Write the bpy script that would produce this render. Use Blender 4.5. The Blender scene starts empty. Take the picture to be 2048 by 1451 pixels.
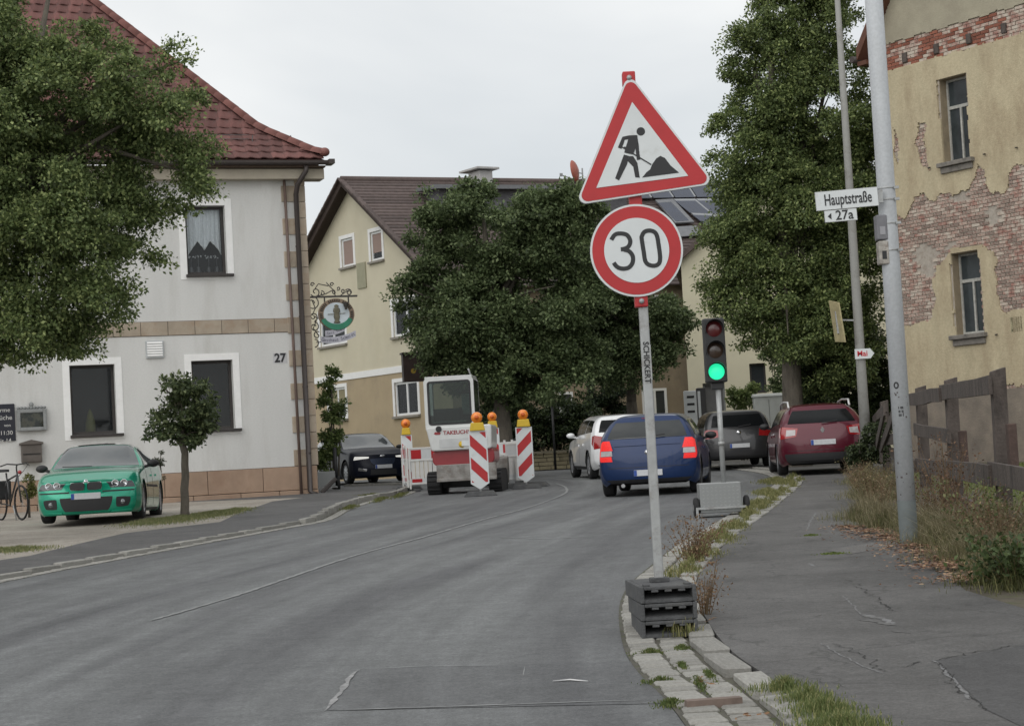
import bpy, bmesh, math, random
import numpy as np
from mathutils import Vector, Matrix, noise as mnoise
rnd = random.Random(7)
scn = bpy.context.scene
col = scn.collection
# ---------------------------------------------------------------- camera
F = 3800.0                      # focal length in pixels of a 2048 px wide frame
CAMH = 1.414
PITCH = math.atan(195.0 / F)
ROLL = math.atan(0.055)
FWD = Vector((0, math.cos(PITCH), math.sin(PITCH)))
UP0 = Vector((0, -math.sin(PITCH), math.cos(PITCH)))
CR = Vector((1, 0, 0)) * math.cos(ROLL) - UP0 * math.sin(ROLL)
CU = UP0 * math.cos(ROLL) + Vector((1, 0, 0)) * math.sin(ROLL)
cam_d = bpy.data.cameras.new('camera')
cam = bpy.data.objects.new('camera', cam_d)
col.objects.link(cam)
cam_d.sensor_width = 36.0
cam_d.lens = 36.0 * F / 2048.0
cam_d.clip_start = 0.1
cam_d.clip_end = 3000
m = Matrix((CR, CU, -FWD)).transposed().to_4x4()
m.translation = Vector((0, 0, CAMH))
cam.matrix_world = m
scn.camera = cam
# ---------------------------------------------------------------- sky and light (overcast)
SUN_AZ, SUN_EL = 205.0, 42.0     # degrees clockwise from +Y, i.e. behind the camera, slightly left
world = bpy.data.worlds.new('World')
scn.world = world
world.use_nodes = True
wn, wl = world.node_tree.nodes, world.node_tree.links
wn.clear()
wo = wn.new('ShaderNodeOutputWorld')
bgA = wn.new('ShaderNodeBackground'); bgB = wn.new('ShaderNodeBackground')
addw = wn.new('ShaderNodeAddShader')
skyt = wn.new('ShaderNodeTexSky'); skyt.sky_type = 'NISHITA'; skyt.sun_disc = False
skyt.sun_elevation = math.radians(SUN_EL); skyt.sun_rotation = math.radians(SUN_AZ)
wl.new(skyt.outputs[0], bgA.inputs[0]); bgA.inputs[1].default_value = 0.012
tc = wn.new('ShaderNodeTexCoord'); mp = wn.new('ShaderNodeMapping'); mp.inputs['Scale'].default_value = (1.6, 1.6, 2.6)
nz = wn.new('ShaderNodeTexNoise'); nz.inputs['Scale'].default_value = 1.7; nz.inputs['Detail'].default_value = 5; nz.inputs['Roughness'].default_value = .5
nz.inputs['Distortion'].default_value = .4
cr = wn.new('ShaderNodeValToRGB')
cr.color_ramp.elements[0].position = .30; cr.color_ramp.elements[0].color = (.63, .66, .68, 1)
cr.color_ramp.elements[1].position = .60; cr.color_ramp.elements[1].color = (.95, .95, .93, 1)
wl.new(tc.outputs['Generated'], mp.inputs[0]); wl.new(mp.outputs[0], nz.inputs['Vector']); wl.new(nz.outputs['Fac'], cr.inputs[0])
wl.new(cr.outputs[0], bgB.inputs[0]); bgB.inputs[1].default_value = 0.97
wl.new(bgA.outputs[0], addw.inputs[0]); wl.new(bgB.outputs[0], addw.inputs[1]); wl.new(addw.outputs[0], wo.inputs[0])
sd = bpy.data.lights.new('sun', 'SUN'); sd.energy = 1.35; sd.angle = math.radians(75); sd.color = (1, .97, .93)
so = bpy.data.objects.new('sun', sd); col.objects.link(so)
az, el = math.radians(SUN_AZ), math.radians(SUN_EL)
sv = Vector((math.sin(az) * math.cos(el), math.cos(az) * math.cos(el), math.sin(el)))
so.rotation_euler = sv.to_track_quat('Z', 'Y').to_euler()
scn.view_settings.view_transform = 'Standard'
try: scn.view_settings.look = 'None'
except Exception: pass
scn.view_settings.exposure = 0.0
scn.view_settings.gamma = 1.0
scn.view_settings.use_curve_mapping = False
scn.cycles.use_denoising = True
scn.cycles.max_bounces = 6
scn.cycles.transparent_max_bounces = 12
# ---------------------------------------------------------------- ground height and picture-to-place helpers
def gz(y):
    if y < 33.3: return .0201 * y
    if y < 60: return .0201 * 33.3 + .014 * (y - 33.3)
    return .0201 * 33.3 + .014 * 26.7
def ray(px, py): return FWD + CR * ((px - 1024) / F) + CU * ((725.5 - py) / F)
def at(px, py, Y):
    r = ray(px, py); t = Y / r.y
    return Vector((r.x * t, Y, CAMH + r.z * t))
def gnd(px, py, dz=0.0):
    r = ray(px, py); lo, hi = 3.0, 60.0
    f = lambda Y: CAMH + r.z * Y / r.y - gz(Y) - dz
    if f(hi) > 0: return Vector((r.x / r.y * hi, hi, gz(hi) + dz))
    for _ in range(40):
        mid = (lo + hi) / 2
        if f(mid) > 0: lo = mid
        else: hi = mid
    return Vector((r.x / r.y * lo, lo, gz(lo) + dz))
def xat(px, Y, py=900): return at(px, py, Y).x
# ---------------------------------------------------------------- materials
def lin(c):
    return tuple(((v / 255) / 12.92 if v / 255 <= .04045 else ((v / 255 + .055) / 1.055) ** 2.4) for v in c)
MATS = {}
def M(name, c, rough=.7, var=.12, scale=3.0, bump=0.0, bscale=60.0, metal=0.0, coat=0.0, spec=.5, dark=None, dscale=1.2, dlo=.5, dhi=.7,
      island=0.0, rand=0.0, emit=0.0, speck=None, stretch=None):
    if name in MATS: return MATS[name]
    mt = bpy.data.materials.new(name); mt.use_nodes = True
    n, l = mt.node_tree.nodes, mt.node_tree.links
    b = n['Principled BSDF']
    b.inputs['Roughness'].default_value = rough; b.inputs['Metallic'].default_value = metal
    b.inputs['Specular IOR Level'].default_value = spec
    if coat: b.inputs['Coat Weight'].default_value = coat; b.inputs['Coat Roughness'].default_value = .04
    t = n.new('ShaderNodeTexCoord')
    vec = t.outputs['Object']
    if stretch:
        mpn = n.new('ShaderNodeMapping'); mpn.inputs['Scale'].default_value = stretch; l.new(vec, mpn.inputs[0]); vec = mpn.outputs[0]
    no = n.new('ShaderNodeTexNoise'); no.inputs['Scale'].default_value = scale; no.inputs['Detail'].default_value = 6; no.inputs['Roughness'].default_value = .62
    l.new(vec, no.inputs['Vector'])
    r = n.new('ShaderNodeValToRGB'); r.color_ramp.elements[0].position = .3; r.color_ramp.elements[1].position = .7
    r.color_ramp.elements[0].color = tuple(max(0, v * (1 - var)) for v in c) + (1,)
    r.color_ramp.elements[1].color = tuple(min(1, v * (1 + var)) for v in c) + (1,)
    l.new(no.outputs['Fac'], r.inputs[0]); out = r.outputs[0]
    if dark:
        n2 = n.new('ShaderNodeTexNoise'); n2.inputs['Scale'].default_value = dscale; n2.inputs['Detail'].default_value = 8; n2.inputs['Roughness'].default_value = .7
        l.new(vec, n2.inputs['Vector'])
        r2 = n.new('ShaderNodeValToRGB'); r2.color_ramp.elements[0].position = dlo; r2.color_ramp.elements[1].position = dhi
        r2.color_ramp.elements[0].color = (0, 0, 0, 1); r2.color_ramp.elements[1].color = (1, 1, 1, 1)
        l.new(n2.outputs['Fac'], r2.inputs[0])
        mx = n.new('ShaderNodeMix'); mx.data_type = 'RGBA'
        l.new(r2.outputs[0], mx.inputs[0]); l.new(out, mx.inputs[6]); mx.inputs[7].default_value = tuple(dark) + (1,)
        out = mx.outputs[2]
    if speck:
        n3 = n.new('ShaderNodeTexNoise'); n3.inputs['Scale'].default_value = speck[0]; n3.inputs['Detail'].default_value = 2
        l.new(t.outputs['Object'], n3.inputs['Vector'])
        mr = n.new('ShaderNodeMapRange'); mr.inputs[1].default_value = .35; mr.inputs[2].default_value = .65
        mr.inputs[3].default_value = 1 - speck[1]; mr.inputs[4].default_value = 1 + speck[1]
        l.new(n3.outputs['Fac'], mr.inputs[0])
        vm = n.new('ShaderNodeVectorMath'); vm.operation = 'SCALE'; l.new(out, vm.inputs[0]); l.new(mr.outputs[0], vm.inputs['Scale']); out = vm.outputs[0]
    if island or rand:
        src = None
        if island: g = n.new('ShaderNodeNewGeometry'); src = g.outputs['Random Per Island']; k = island
        else: g = n.new('ShaderNodeObjectInfo'); src = g.outputs['Random']; k = rand
        mr = n.new('ShaderNodeMapRange'); mr.inputs[3].default_value = 1 - k; mr.inputs[4].default_value = 1 + k
        l.new(src, mr.inputs[0])
        vm = n.new('ShaderNodeVectorMath'); vm.operation = 'SCALE'; l.new(out, vm.inputs[0]); l.new(mr.outputs[0], vm.inputs['Scale']); out = vm.outputs[0]
    l.new(out, b.inputs['Base Color'])
    if bump:
        nb = n.new('ShaderNodeTexNoise'); nb.inputs['Scale'].default_value = bscale; nb.inputs['Detail'].default_value = 4
        l.new(t.outputs['Object'], nb.inputs['Vector'])
        bp = n.new('ShaderNodeBump'); bp.inputs['Strength'].default_value = bump; bp.inputs['Distance'].default_value = .02
        l.new(nb.outputs['Fac'], bp.inputs['Height']); l.new(bp.outputs[0], b.inputs['Normal'])
    if emit:
        b.inputs['Emission Color'].default_value = tuple(c) + (1,); b.inputs['Emission Strength'].default_value = emit
    MATS[name] = mt
    return mt
def leafmat(name, c, c2, k=.55, tr=.35):
    if name in MATS: return MATS[name]
    mt = bpy.data.materials.new(name); mt.use_nodes = True
    n, l = mt.node_tree.nodes, mt.node_tree.links
    b = n['Principled BSDF']; b.inputs['Roughness'].default_value = .55; b.inputs['Specular IOR Level'].default_value = .35
    g = n.new('ShaderNodeNewGeometry'); r = n.new('ShaderNodeValToRGB')
    r.color_ramp.elements[0].color = tuple(v * (1 - k) for v in c) + (1,); r.color_ramp.elements[1].color = tuple(c2) + (1,)
    r.color_ramp.elements[0].position = 0; r.color_ramp.elements[1].position = 1
    e = r.color_ramp.elements.new(.6); e.color = tuple(c) + (1,)
    l.new(g.outputs['Random Per Island'], r.inputs[0]); l.new(r.outputs[0], b.inputs['Base Color'])
    ts = n.new('ShaderNodeBsdfTranslucent'); l.new(r.outputs[0], ts.inputs[0])
    mx = n.new('ShaderNodeMixShader'); mx.inputs[0].default_value = tr
    l.new(b.outputs[0], mx.inputs[1]); l.new(ts.outputs[0], mx.inputs[2]); l.new(mx.outputs[0], n['Material Output'].inputs[0])
    MATS[name] = mt
    return mt
def glassmat(name, tint=(.5, .55, .55), base=.10):
    if name in MATS: return MATS[name]
    mt = bpy.data.materials.new(name); mt.use_nodes = True
    n, l = mt.node_tree.nodes, mt.node_tree.links
    n.remove(n['Principled BSDF'])
    tr = n.new('ShaderNodeBsdfTransparent'); tr.inputs[0].default_value = tuple(tint) + (1,)
    gl = n.new('ShaderNodeBsdfGlossy'); gl.inputs['Roughness'].default_value = .03; gl.inputs[0].default_value = (.95, .97, 1, 1)
    fr = n.new('ShaderNodeFresnel'); fr.inputs[0].default_value = 1.34
    ad = n.new('ShaderNodeMath'); ad.operation = 'ADD'; ad.inputs[1].default_value = base; ad.use_clamp = True
    mx = n.new('ShaderNodeMixShader')
    l.new(fr.outputs[0], ad.inputs[0]); l.new(ad.outputs[0], mx.inputs[0]); l.new(tr.outputs[0], mx.inputs[1]); l.new(gl.outputs[0], mx.inputs[2])
    l.new(mx.outputs[0], n['Material Output'].inputs[0])
    MATS[name] = mt
    return mt
# ---------------------------------------------------------------- mesh collector
class MB:
    def __init__(s): s.v = []; s.f = []; s.sm = []
    def add(s, vs, fs, smooth=False):
        o = len(s.v); s.v += [tuple(v) for v in vs]; s.f += [tuple(i + o for i in f) for f in fs]; s.sm += [smooth] * len(fs); return s
    def box(s, x0, x1, y0, y1, z0, z1):
        return s.add([(x0, y0, z0), (x1, y0, z0), (x1, y1, z0), (x0, y1, z0), (x0, y0, z1), (x1, y0, z1), (x1, y1, z1), (x0, y1, z1)],
                     [(3, 2, 1, 0), (4, 5, 6, 7), (0, 1, 5, 4), (1, 2, 6, 5), (2, 3, 7, 6), (3, 0, 4, 7)])
    def hexa(s, b, t):           # two quads, bottom and top, same order
        return s.add(list(b) + list(t), [(3, 2, 1, 0), (4, 5, 6, 7), (0, 1, 5, 4), (1, 2, 6, 5), (2, 3, 7, 6), (3, 0, 4, 7)])
    def bar(s, a, b, w, h, up=(0, 0, 1)):
        a, b = Vector(a), Vector(b); d = (b - a).normalized(); u = Vector(up)
        sd_ = d.cross(u)
        if sd_.length < 1e-4: sd_ = d.cross(Vector((0, 1, 0)))
        sd_.normalize(); u = sd_.cross(d).normalized()
        q = lambda p: [p - sd_ * w / 2 - u * h / 2, p + sd_ * w / 2 - u * h / 2, p + sd_ * w / 2 + u * h / 2, p - sd_ * w / 2 + u * h / 2]
        return s.add(q(a) + q(b), [(0, 1, 2, 3), (7, 6, 5, 4), (1, 0, 4, 5), (2, 1, 5, 6), (3, 2, 6, 7), (0, 3, 7, 4)])
    def tube(s, pts, r, n=8, caps=True):
        pts = [Vector(p) for p in pts]; k = len(pts)
        rs = r if isinstance(r, (list, tuple)) else [r] * k
        base = len(s.v); ref = Vector((.31, .17, .93)); prev = None
        for i, p in enumerate(pts):
            d = (pts[min(i + 1, k - 1)] - pts[max(i - 1, 0)]).normalized()
            if prev is None:
                a = d.cross(ref)
                if a.length < .1: a = d.cross(Vector((1, 0, 0)))
            else: a = prev - d * prev.dot(d)
            a.normalize(); prev = a; b = d.cross(a)
            for j in range(n):
                t = 2 * math.pi * j / n; s.v.append(tuple(p + (a * math.cos(t) + b * math.sin(t)) * rs[i]))
        for i in range(k - 1):
            for j in range(n):
                s.f.append((base + i * n + j, base + i * n + (j + 1) % n, base + (i + 1) * n + (j + 1) % n, base + (i + 1) * n + j)); s.sm.append(True)
        if caps:
            s.f.append(tuple(base + j for j in reversed(range(n)))); s.sm.append(False)
            s.f.append(tuple(base + (k - 1) * n + j for j in range(n))); s.sm.append(False)
        return s
    def lathe(s, prof, c=(0, 0, 0), axis='z', n=20, smooth=True):
        c = Vector(c); base = len(s.v)
        for r, h in prof:
            for j in range(n):
                t = 2 * math.pi * j / n; a, b = r * math.cos(t), r * math.sin(t)
                p = {'z': (a, b, h), 'x': (h, a, b), 'y': (a, h, b)}[axis]
                s.v.append(tuple(c + Vector(p)))
        for i in range(len(prof) - 1):
            for j in range(n):
                f = (base + i * n + j, base + i * n + (j + 1) % n, base + (i + 1) * n + (j + 1) % n, base + (i + 1) * n + j)
                s.f.append(f if axis != 'y' else f[::-1]); s.sm.append(smooth)
        return s
    def prism(s, poly, y0, y1, ax='xz'):     # poly in xz, extruded along y (or xy along z, yz along x)
        k = len(poly)
        q = {'xz': lambda a, b, h: (a, h, b), 'xy': lambda a, b, h: (a, b, h), 'yz': lambda a, b, h: (h, a, b)}[ax]
        vs = [q(a, b, y0) for a, b in poly] + [q(a, b, y1) for a, b in poly]
        fs = [tuple(range(k)), tuple(reversed(range(k, 2 * k)))] + [(i + k, (i + 1) % k + k, (i + 1) % k, i) for i in range(k)]
        return s.add(vs, fs)
    def ball(s, c, rx, ry=None, rz=None, n=12, m_=8):
        ry = ry or rx; rz = rz or rx; c = Vector(c); base = len(s.v)
        for i in range(m_ + 1):
            ph = math.pi * i / m_
            for j in range(n):
                t = 2 * math.pi * j / n
                s.v.append((c.x + rx * math.sin(ph) * math.cos(t), c.y + ry * math.sin(ph) * math.sin(t), c.z + rz * math.cos(ph)))
        for i in range(m_):
            for j in range(n):
                s.f.append((base + i * n + j, base + (i + 1) * n + j, base + (i + 1) * n + (j + 1) % n, base + i * n + (j + 1) % n)); s.sm.append(True)
        return s
    def mesh(s, name, mat):
        me = bpy.data.meshes.new(name); me.from_pydata(s.v, [], s.f)
        me.polygons.foreach_set('use_smooth', s.sm)
        for mm in (mat if isinstance(mat, (list, tuple)) else [mat]): me.materials.append(mm)
        bm = bmesh.new(); bm.from_mesh(me); bmesh.ops.recalc_face_normals(bm, faces=bm.faces); bm.to_mesh(me); bm.free()
        me.update(); return me
    def build(s, name, mat, parent=None, bevel=0, loc=None):
        o = bpy.data.objects.new(name, s.mesh(name, mat)); col.objects.link(o)
        if parent is not None: o.parent = parent
        if loc is not None: o.location = loc
        if bevel:
            b = o.modifiers.new('bevel', 'BEVEL'); b.width = bevel; b.segments = 2; b.limit_method = 'ANGLE'; b.angle_limit = .6
        return o
def tag(o, label=None, cat=None, group=None, kind=None):
    if label: o['label'] = label
    if cat: o['category'] = cat
    if group: o['group'] = group
    if kind: o['kind'] = kind
    return o
def empty(name, loc=(0, 0, 0), rz=0.0, **k):
    o = bpy.data.objects.new(name, None); col.objects.link(o); o.location = loc; o.rotation_euler = (0, 0, rz); o.empty_display_size = .2
    return tag(o, **k)
def inst(me, name, parent=None, loc=(0, 0, 0), rot=(0, 0, 0), sc=(1, 1, 1)):
    o = bpy.data.objects.new(name, me); col.objects.link(o); o.location = loc; o.rotation_euler = rot; o.scale = sc
    if parent is not None: o.parent = parent
    return o
def kids(o): return [c for c in bpy.data.objects if c.parent == o]
def copy_tree(o, parent=None):
    c = o.copy(); col.objects.link(c)
    if parent is not None: c.parent = parent
    for ch in kids(o): copy_tree(ch, c)
    return c
def text(body, size, mat, name='lettering', parent=None, mtx=None, ext=.0015, sx=1.0, bold=0.0, align='CENTER'):
    cu = bpy.data.curves.new('t', 'FONT'); cu.body = body; cu.size = size; cu.extrude = ext; cu.align_x = align; cu.align_y = 'CENTER'; cu.offset = bold
    cu.resolution_u = 3
    to = bpy.data.objects.new('t', cu); col.objects.link(to)
    bpy.context.view_layer.update()
    me = bpy.data.meshes.new_from_object(to.evaluated_get(bpy.context.evaluated_depsgraph_get()))
    bpy.data.objects.remove(to); me.materials.clear(); me.materials.append(mat)
    me.transform(Matrix.Diagonal((sx, 1, 1, 1)))
    if mtx is not None: me.transform(mtx)
    o = bpy.data.objects.new(name, me); col.objects.link(o)
    if parent is not None: o.parent = parent
    return o
def stand(x, y, z, rz=0.0):      # text lying in xy -> standing in xz, facing -y
    return Matrix.Translation((x, y, z)) @ Matrix.Rotation(rz, 4, 'Z') @ Matrix.Rotation(math.pi / 2, 4, 'X')
# sheet on the ground following the slope
def sheet(name, pts, dz, mat, parent=None, skirt=0.0, kind='structure', holes=None):
    bm = bmesh.new()
    f = bm.faces.new([bm.verts.new((p[0], p[1], 0)) for p in pts])
    bmesh.ops.triangulate(bm, faces=[f])
    ys = [p[1] for p in pts]
    for yk in [33.3, 60.0]:
        if min(ys) < yk < max(ys):
            bmesh.ops.bisect_plane(bm, geom=bm.verts[:] + bm.edges[:] + bm.faces[:], plane_co=(0, yk, 0), plane_no=(0, 1, 0))
    for v in bm.verts: v.co.z = gz(v.co.y) + dz
    bmesh.ops.recalc_face_normals(bm, faces=bm.faces)
    if sum(ff.normal.z for ff in bm.faces) < 0: bmesh.ops.reverse_faces(bm, faces=bm.faces)
    if skirt:
        be = [e for e in bm.edges if e.is_boundary]
        r = bmesh.ops.extrude_edge_only(bm, edges=be)
        for v in [g for g in r['geom'] if isinstance(g, bmesh.types.BMVert)]: v.co.z -= skirt
    me = bpy.data.meshes.new(name); bm.to_mesh(me); bm.free(); me.materials.append(mat)
    o = bpy.data.objects.new(name, me); col.objects.link(o)
    if parent is not None: o.parent = parent
    elif kind: o['kind'] = kind
    return o
def smooth_path(pts, step=.5):
    P = [Vector((p[0], p[1])) for p in pts]; out = []
    for i in range(len(P) - 1):
        p0, p1, p2, p3 = P[max(i - 1, 0)], P[i], P[i + 1], P[min(i + 2, len(P) - 1)]
        k = max(1, int((p2 - p1).length / step))
        for j in range(k):
            t = j / k
            out.append(.5 * ((2 * p1) + (p2 - p0) * t + (2 * p0 - 5 * p1 + 4 * p2 - p3) * t * t + (3 * p1 - p0 - 3 * p2 + p3) * t ** 3))
    out.append(P[-1]); return out
def offset_path(P, d):           # d > 0 : to the right of travel
    out = []
    for i, p in enumerate(P):
        t = (P[min(i + 1, len(P) - 1)] - P[max(i - 1, 0)]).normalized()
        out.append(Vector((p.x + t.y * d, p.y - t.x * d)))
    return out
def along(P, start, end):        # resample by arc length -> function
    L = [0]
    for i in range(len(P) - 1): L.append(L[-1] + (P[i + 1] - P[i]).length)
    def f(s):
        s = max(0, min(L[-1] - 1e-6, s)); i = 0
        while L[i + 1] < s: i += 1
        t = (s - L[i]) / (L[i + 1] - L[i]); d = (P[i + 1] - P[i]).normalized()
        return P[i].lerp(P[i + 1], t), d
    return f, L[-1]
# a numpy mesh of many small quads/tris (leaves, grass)
def npmesh(name, V, faces_n, mat, parent=None, loc=None, smooth=False):
    n = len(V) // faces_n
    me = bpy.data.meshes.new(name)
    me.vertices.add(len(V)); me.vertices.foreach_set('co', V.astype(np.float32).ravel())
    me.loops.add(len(V)); me.loops.foreach_set('vertex_index', np.arange(len(V), dtype=np.int32))
    me.polygons.add(n); me.polygons.foreach_set('loop_start', (np.arange(n) * faces_n).astype(np.int32))
    try: me.polygons.foreach_set('loop_total', np.full(n, faces_n, dtype=np.int32))
    except Exception: pass
    me.materials.append(mat); me.update(calc_edges=True); me.validate()
    o = bpy.data.objects.new(name, me); col.objects.link(o)
    if parent is not None: o.parent = parent
    if loc is not None: o.location = loc
    return o
def leaf_verts(C, size, rng, droop=.35, outward=None, asp=.62):
    n = len(C)
    d = rng.normal(size=(n, 3))
    if outward is not None: d = d * .8 + outward * .9
    d[:, 2] -= droop; d /= np.linalg.norm(d, axis=1)[:, None]
    r = rng.normal(size=(n, 3)) * .55; r[:, 2] += .75
    if outward is not None: r += outward * .45
    s = np.cross(d, r); s /= np.linalg.norm(s, axis=1)[:, None] + 1e-9
    nn = np.cross(s, d)
    L = size * rng.uniform(.65, 1.25, size=(n, 1)); W = L * asp / 2
    b = C; tip = C + d * L
    mid = C + d * L * .45
    V = np.stack([b, mid + s * W + nn * L * .08, tip, mid - s * W + nn * L * .08], axis=1).reshape(-1, 3)
    return V
def crown(lobes, ncl, nleaf, size, clr, seed, droop=.35, flat=.75, shell=.5):
    rng = np.random.default_rng(seed); allC = []; allO = []; subs = []
    for (cx, cy, cz, rx, ry, rz) in lobes:          # boughs: smaller rounded masses spread over each big one
        rm = (rx * ry * rz) ** (1 / 3); k = int(np.clip(8 + rm * 13, 6, 30))
        for _ in range(k):
            u = rng.normal(size=3); u /= np.linalg.norm(u); q = rng.uniform(.25, .88) ** .6; sr = rm * rng.uniform(.24, .42)
            subs.append((cx + u[0] * rx * q, cy + u[1] * ry * q, cz + u[2] * rz * q, sr * 1.1, sr * 1.1, sr * .8, u))
    w = np.array([s_[3] ** 2 for s_ in subs]); idx = rng.choice(len(subs), size=ncl, p=w / w.sum())
    for i in idx:
        cx, cy, cz, rx, ry, rz, lu = subs[i]
        u = rng.normal(size=3) + lu * .5; u[2] += .35; u /= np.linalg.norm(u); rr = .55 + .55 * rng.random() ** .7
        if rng.random() < .16: rr *= rng.uniform(1.25, 1.7)
        c = np.array([cx + u[0] * rx * rr, cy + u[1] * ry * rr, cz + u[2] * rz * rr])
        k = max(6, int(nleaf * rng.uniform(.6, 1.4))); rad = clr * rng.uniform(.5, 1.1)
        p = rng.normal(size=(k, 3)); p /= np.linalg.norm(p, axis=1)[:, None]; p *= (rng.random((k, 1)) ** .5)
        o = p * .35 + u * .8; p[:, 2] *= flat * .85
        p[:, 2] -= np.maximum(p[:, 0] * u[0] + p[:, 1] * u[1], 0) * .4
        allC.append(c + p * rad); allO.append(o)
    return leaf_verts(np.concatenate(allC), size, rng, droop, np.concatenate(allO)), None
# facade frame: local x along the wall, local -y outward, z up
class Wall:
    def __init__(s, P0, e):
        s.P = Vector((P0[0], P0[1], gz(P0[1]))); s.e = Vector((e[0], e[1], 0)).normalized(); s.n = Vector((s.e.y, -s.e.x, 0))
        s.rz = math.atan2(s.e.y, s.e.x)
    def px(s, px, py, off=0.0):  # picture point -> (s, z) on the wall plane (off = metres proud)
        r = ray(px, py); o = Vector((0, 0, CAMH)); p0 = s.P + s.n * off
        t = (p0 - o).dot(s.n) / r.dot(s.n); w = o + r * t
        return (w - s.P).dot(s.e), w.z - s.P.z
    def rect(s, x0, y0, x1, y1, off=0.0):
        xm, ym = (x0 + x1) / 2, (y0 + y1) / 2
        a = s.px(x0, ym, off)[0]; b = s.px(x1, ym, off)[0]; c = s.px(xm, y1, off)[1]; d = s.px(xm, y0, off)[1]
        return a, b, c, d
def holed_wall(name, s0, s1, z0, z1, holes, depth, mat, parent, clip=None, y=0.0, back=True):
    """front face at y with rectangular holes, reveals of the given depth; clip: list of (point, normal) in xz that cut the outline"""
    bm = bmesh.new()
    ss = sorted({s0, s1} | {h[0] for h in holes} | {h[1] for h in holes}); zs = sorted({z0, z1} | {h[2] for h in holes} | {h[3] for h in holes})
    for i in range(len(ss) - 1):
        for j in range(len(zs) - 1):
            a, b, c, d = ss[i], ss[i + 1], zs[j], zs[j + 1]; mx_, mz_ = (a + b) / 2, (c + d) / 2
            if any(h[0] < mx_ < h[1] and h[2] < mz_ < h[3] for h in holes): continue
            bm.faces.new([bm.verts.new(q) for q in ((a, y, c), (b, y, c), (b, y, d), (a, y, d))])
    for (a, b, c, d) in holes:
        e = y + depth
        for q in (((a, y, c), (b, y, c), (b, e, c), (a, e, c)), ((b, y, c), (b, y, d), (b, e, d), (b, e, c)), ((b, y, d), (a, y, d), (a, e, d), (b, e, d)), ((a, y, d), (a, y, c), (a, e, c), (a, e, d))):
            bm.faces.new([bm.verts.new(p) for p in q])
    for (pt, no) in (clip or []):
        bmesh.ops.bisect_plane(bm, geom=bm.verts[:] + bm.edges[:] + bm.faces[:], plane_co=(pt[0], 0, pt[1]), plane_no=(no[0], 0, no[1]), clear_outer=True)
    bmesh.ops.remove_doubles(bm, verts=bm.verts, dist=.0005)
    me = bpy.data.meshes.new(name); bm.to_mesh(me); bm.free(); me.materials.append(mat)
    o = bpy.data.objects.new(name, me); col.objects.link(o); o.parent = parent
    return o
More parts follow.
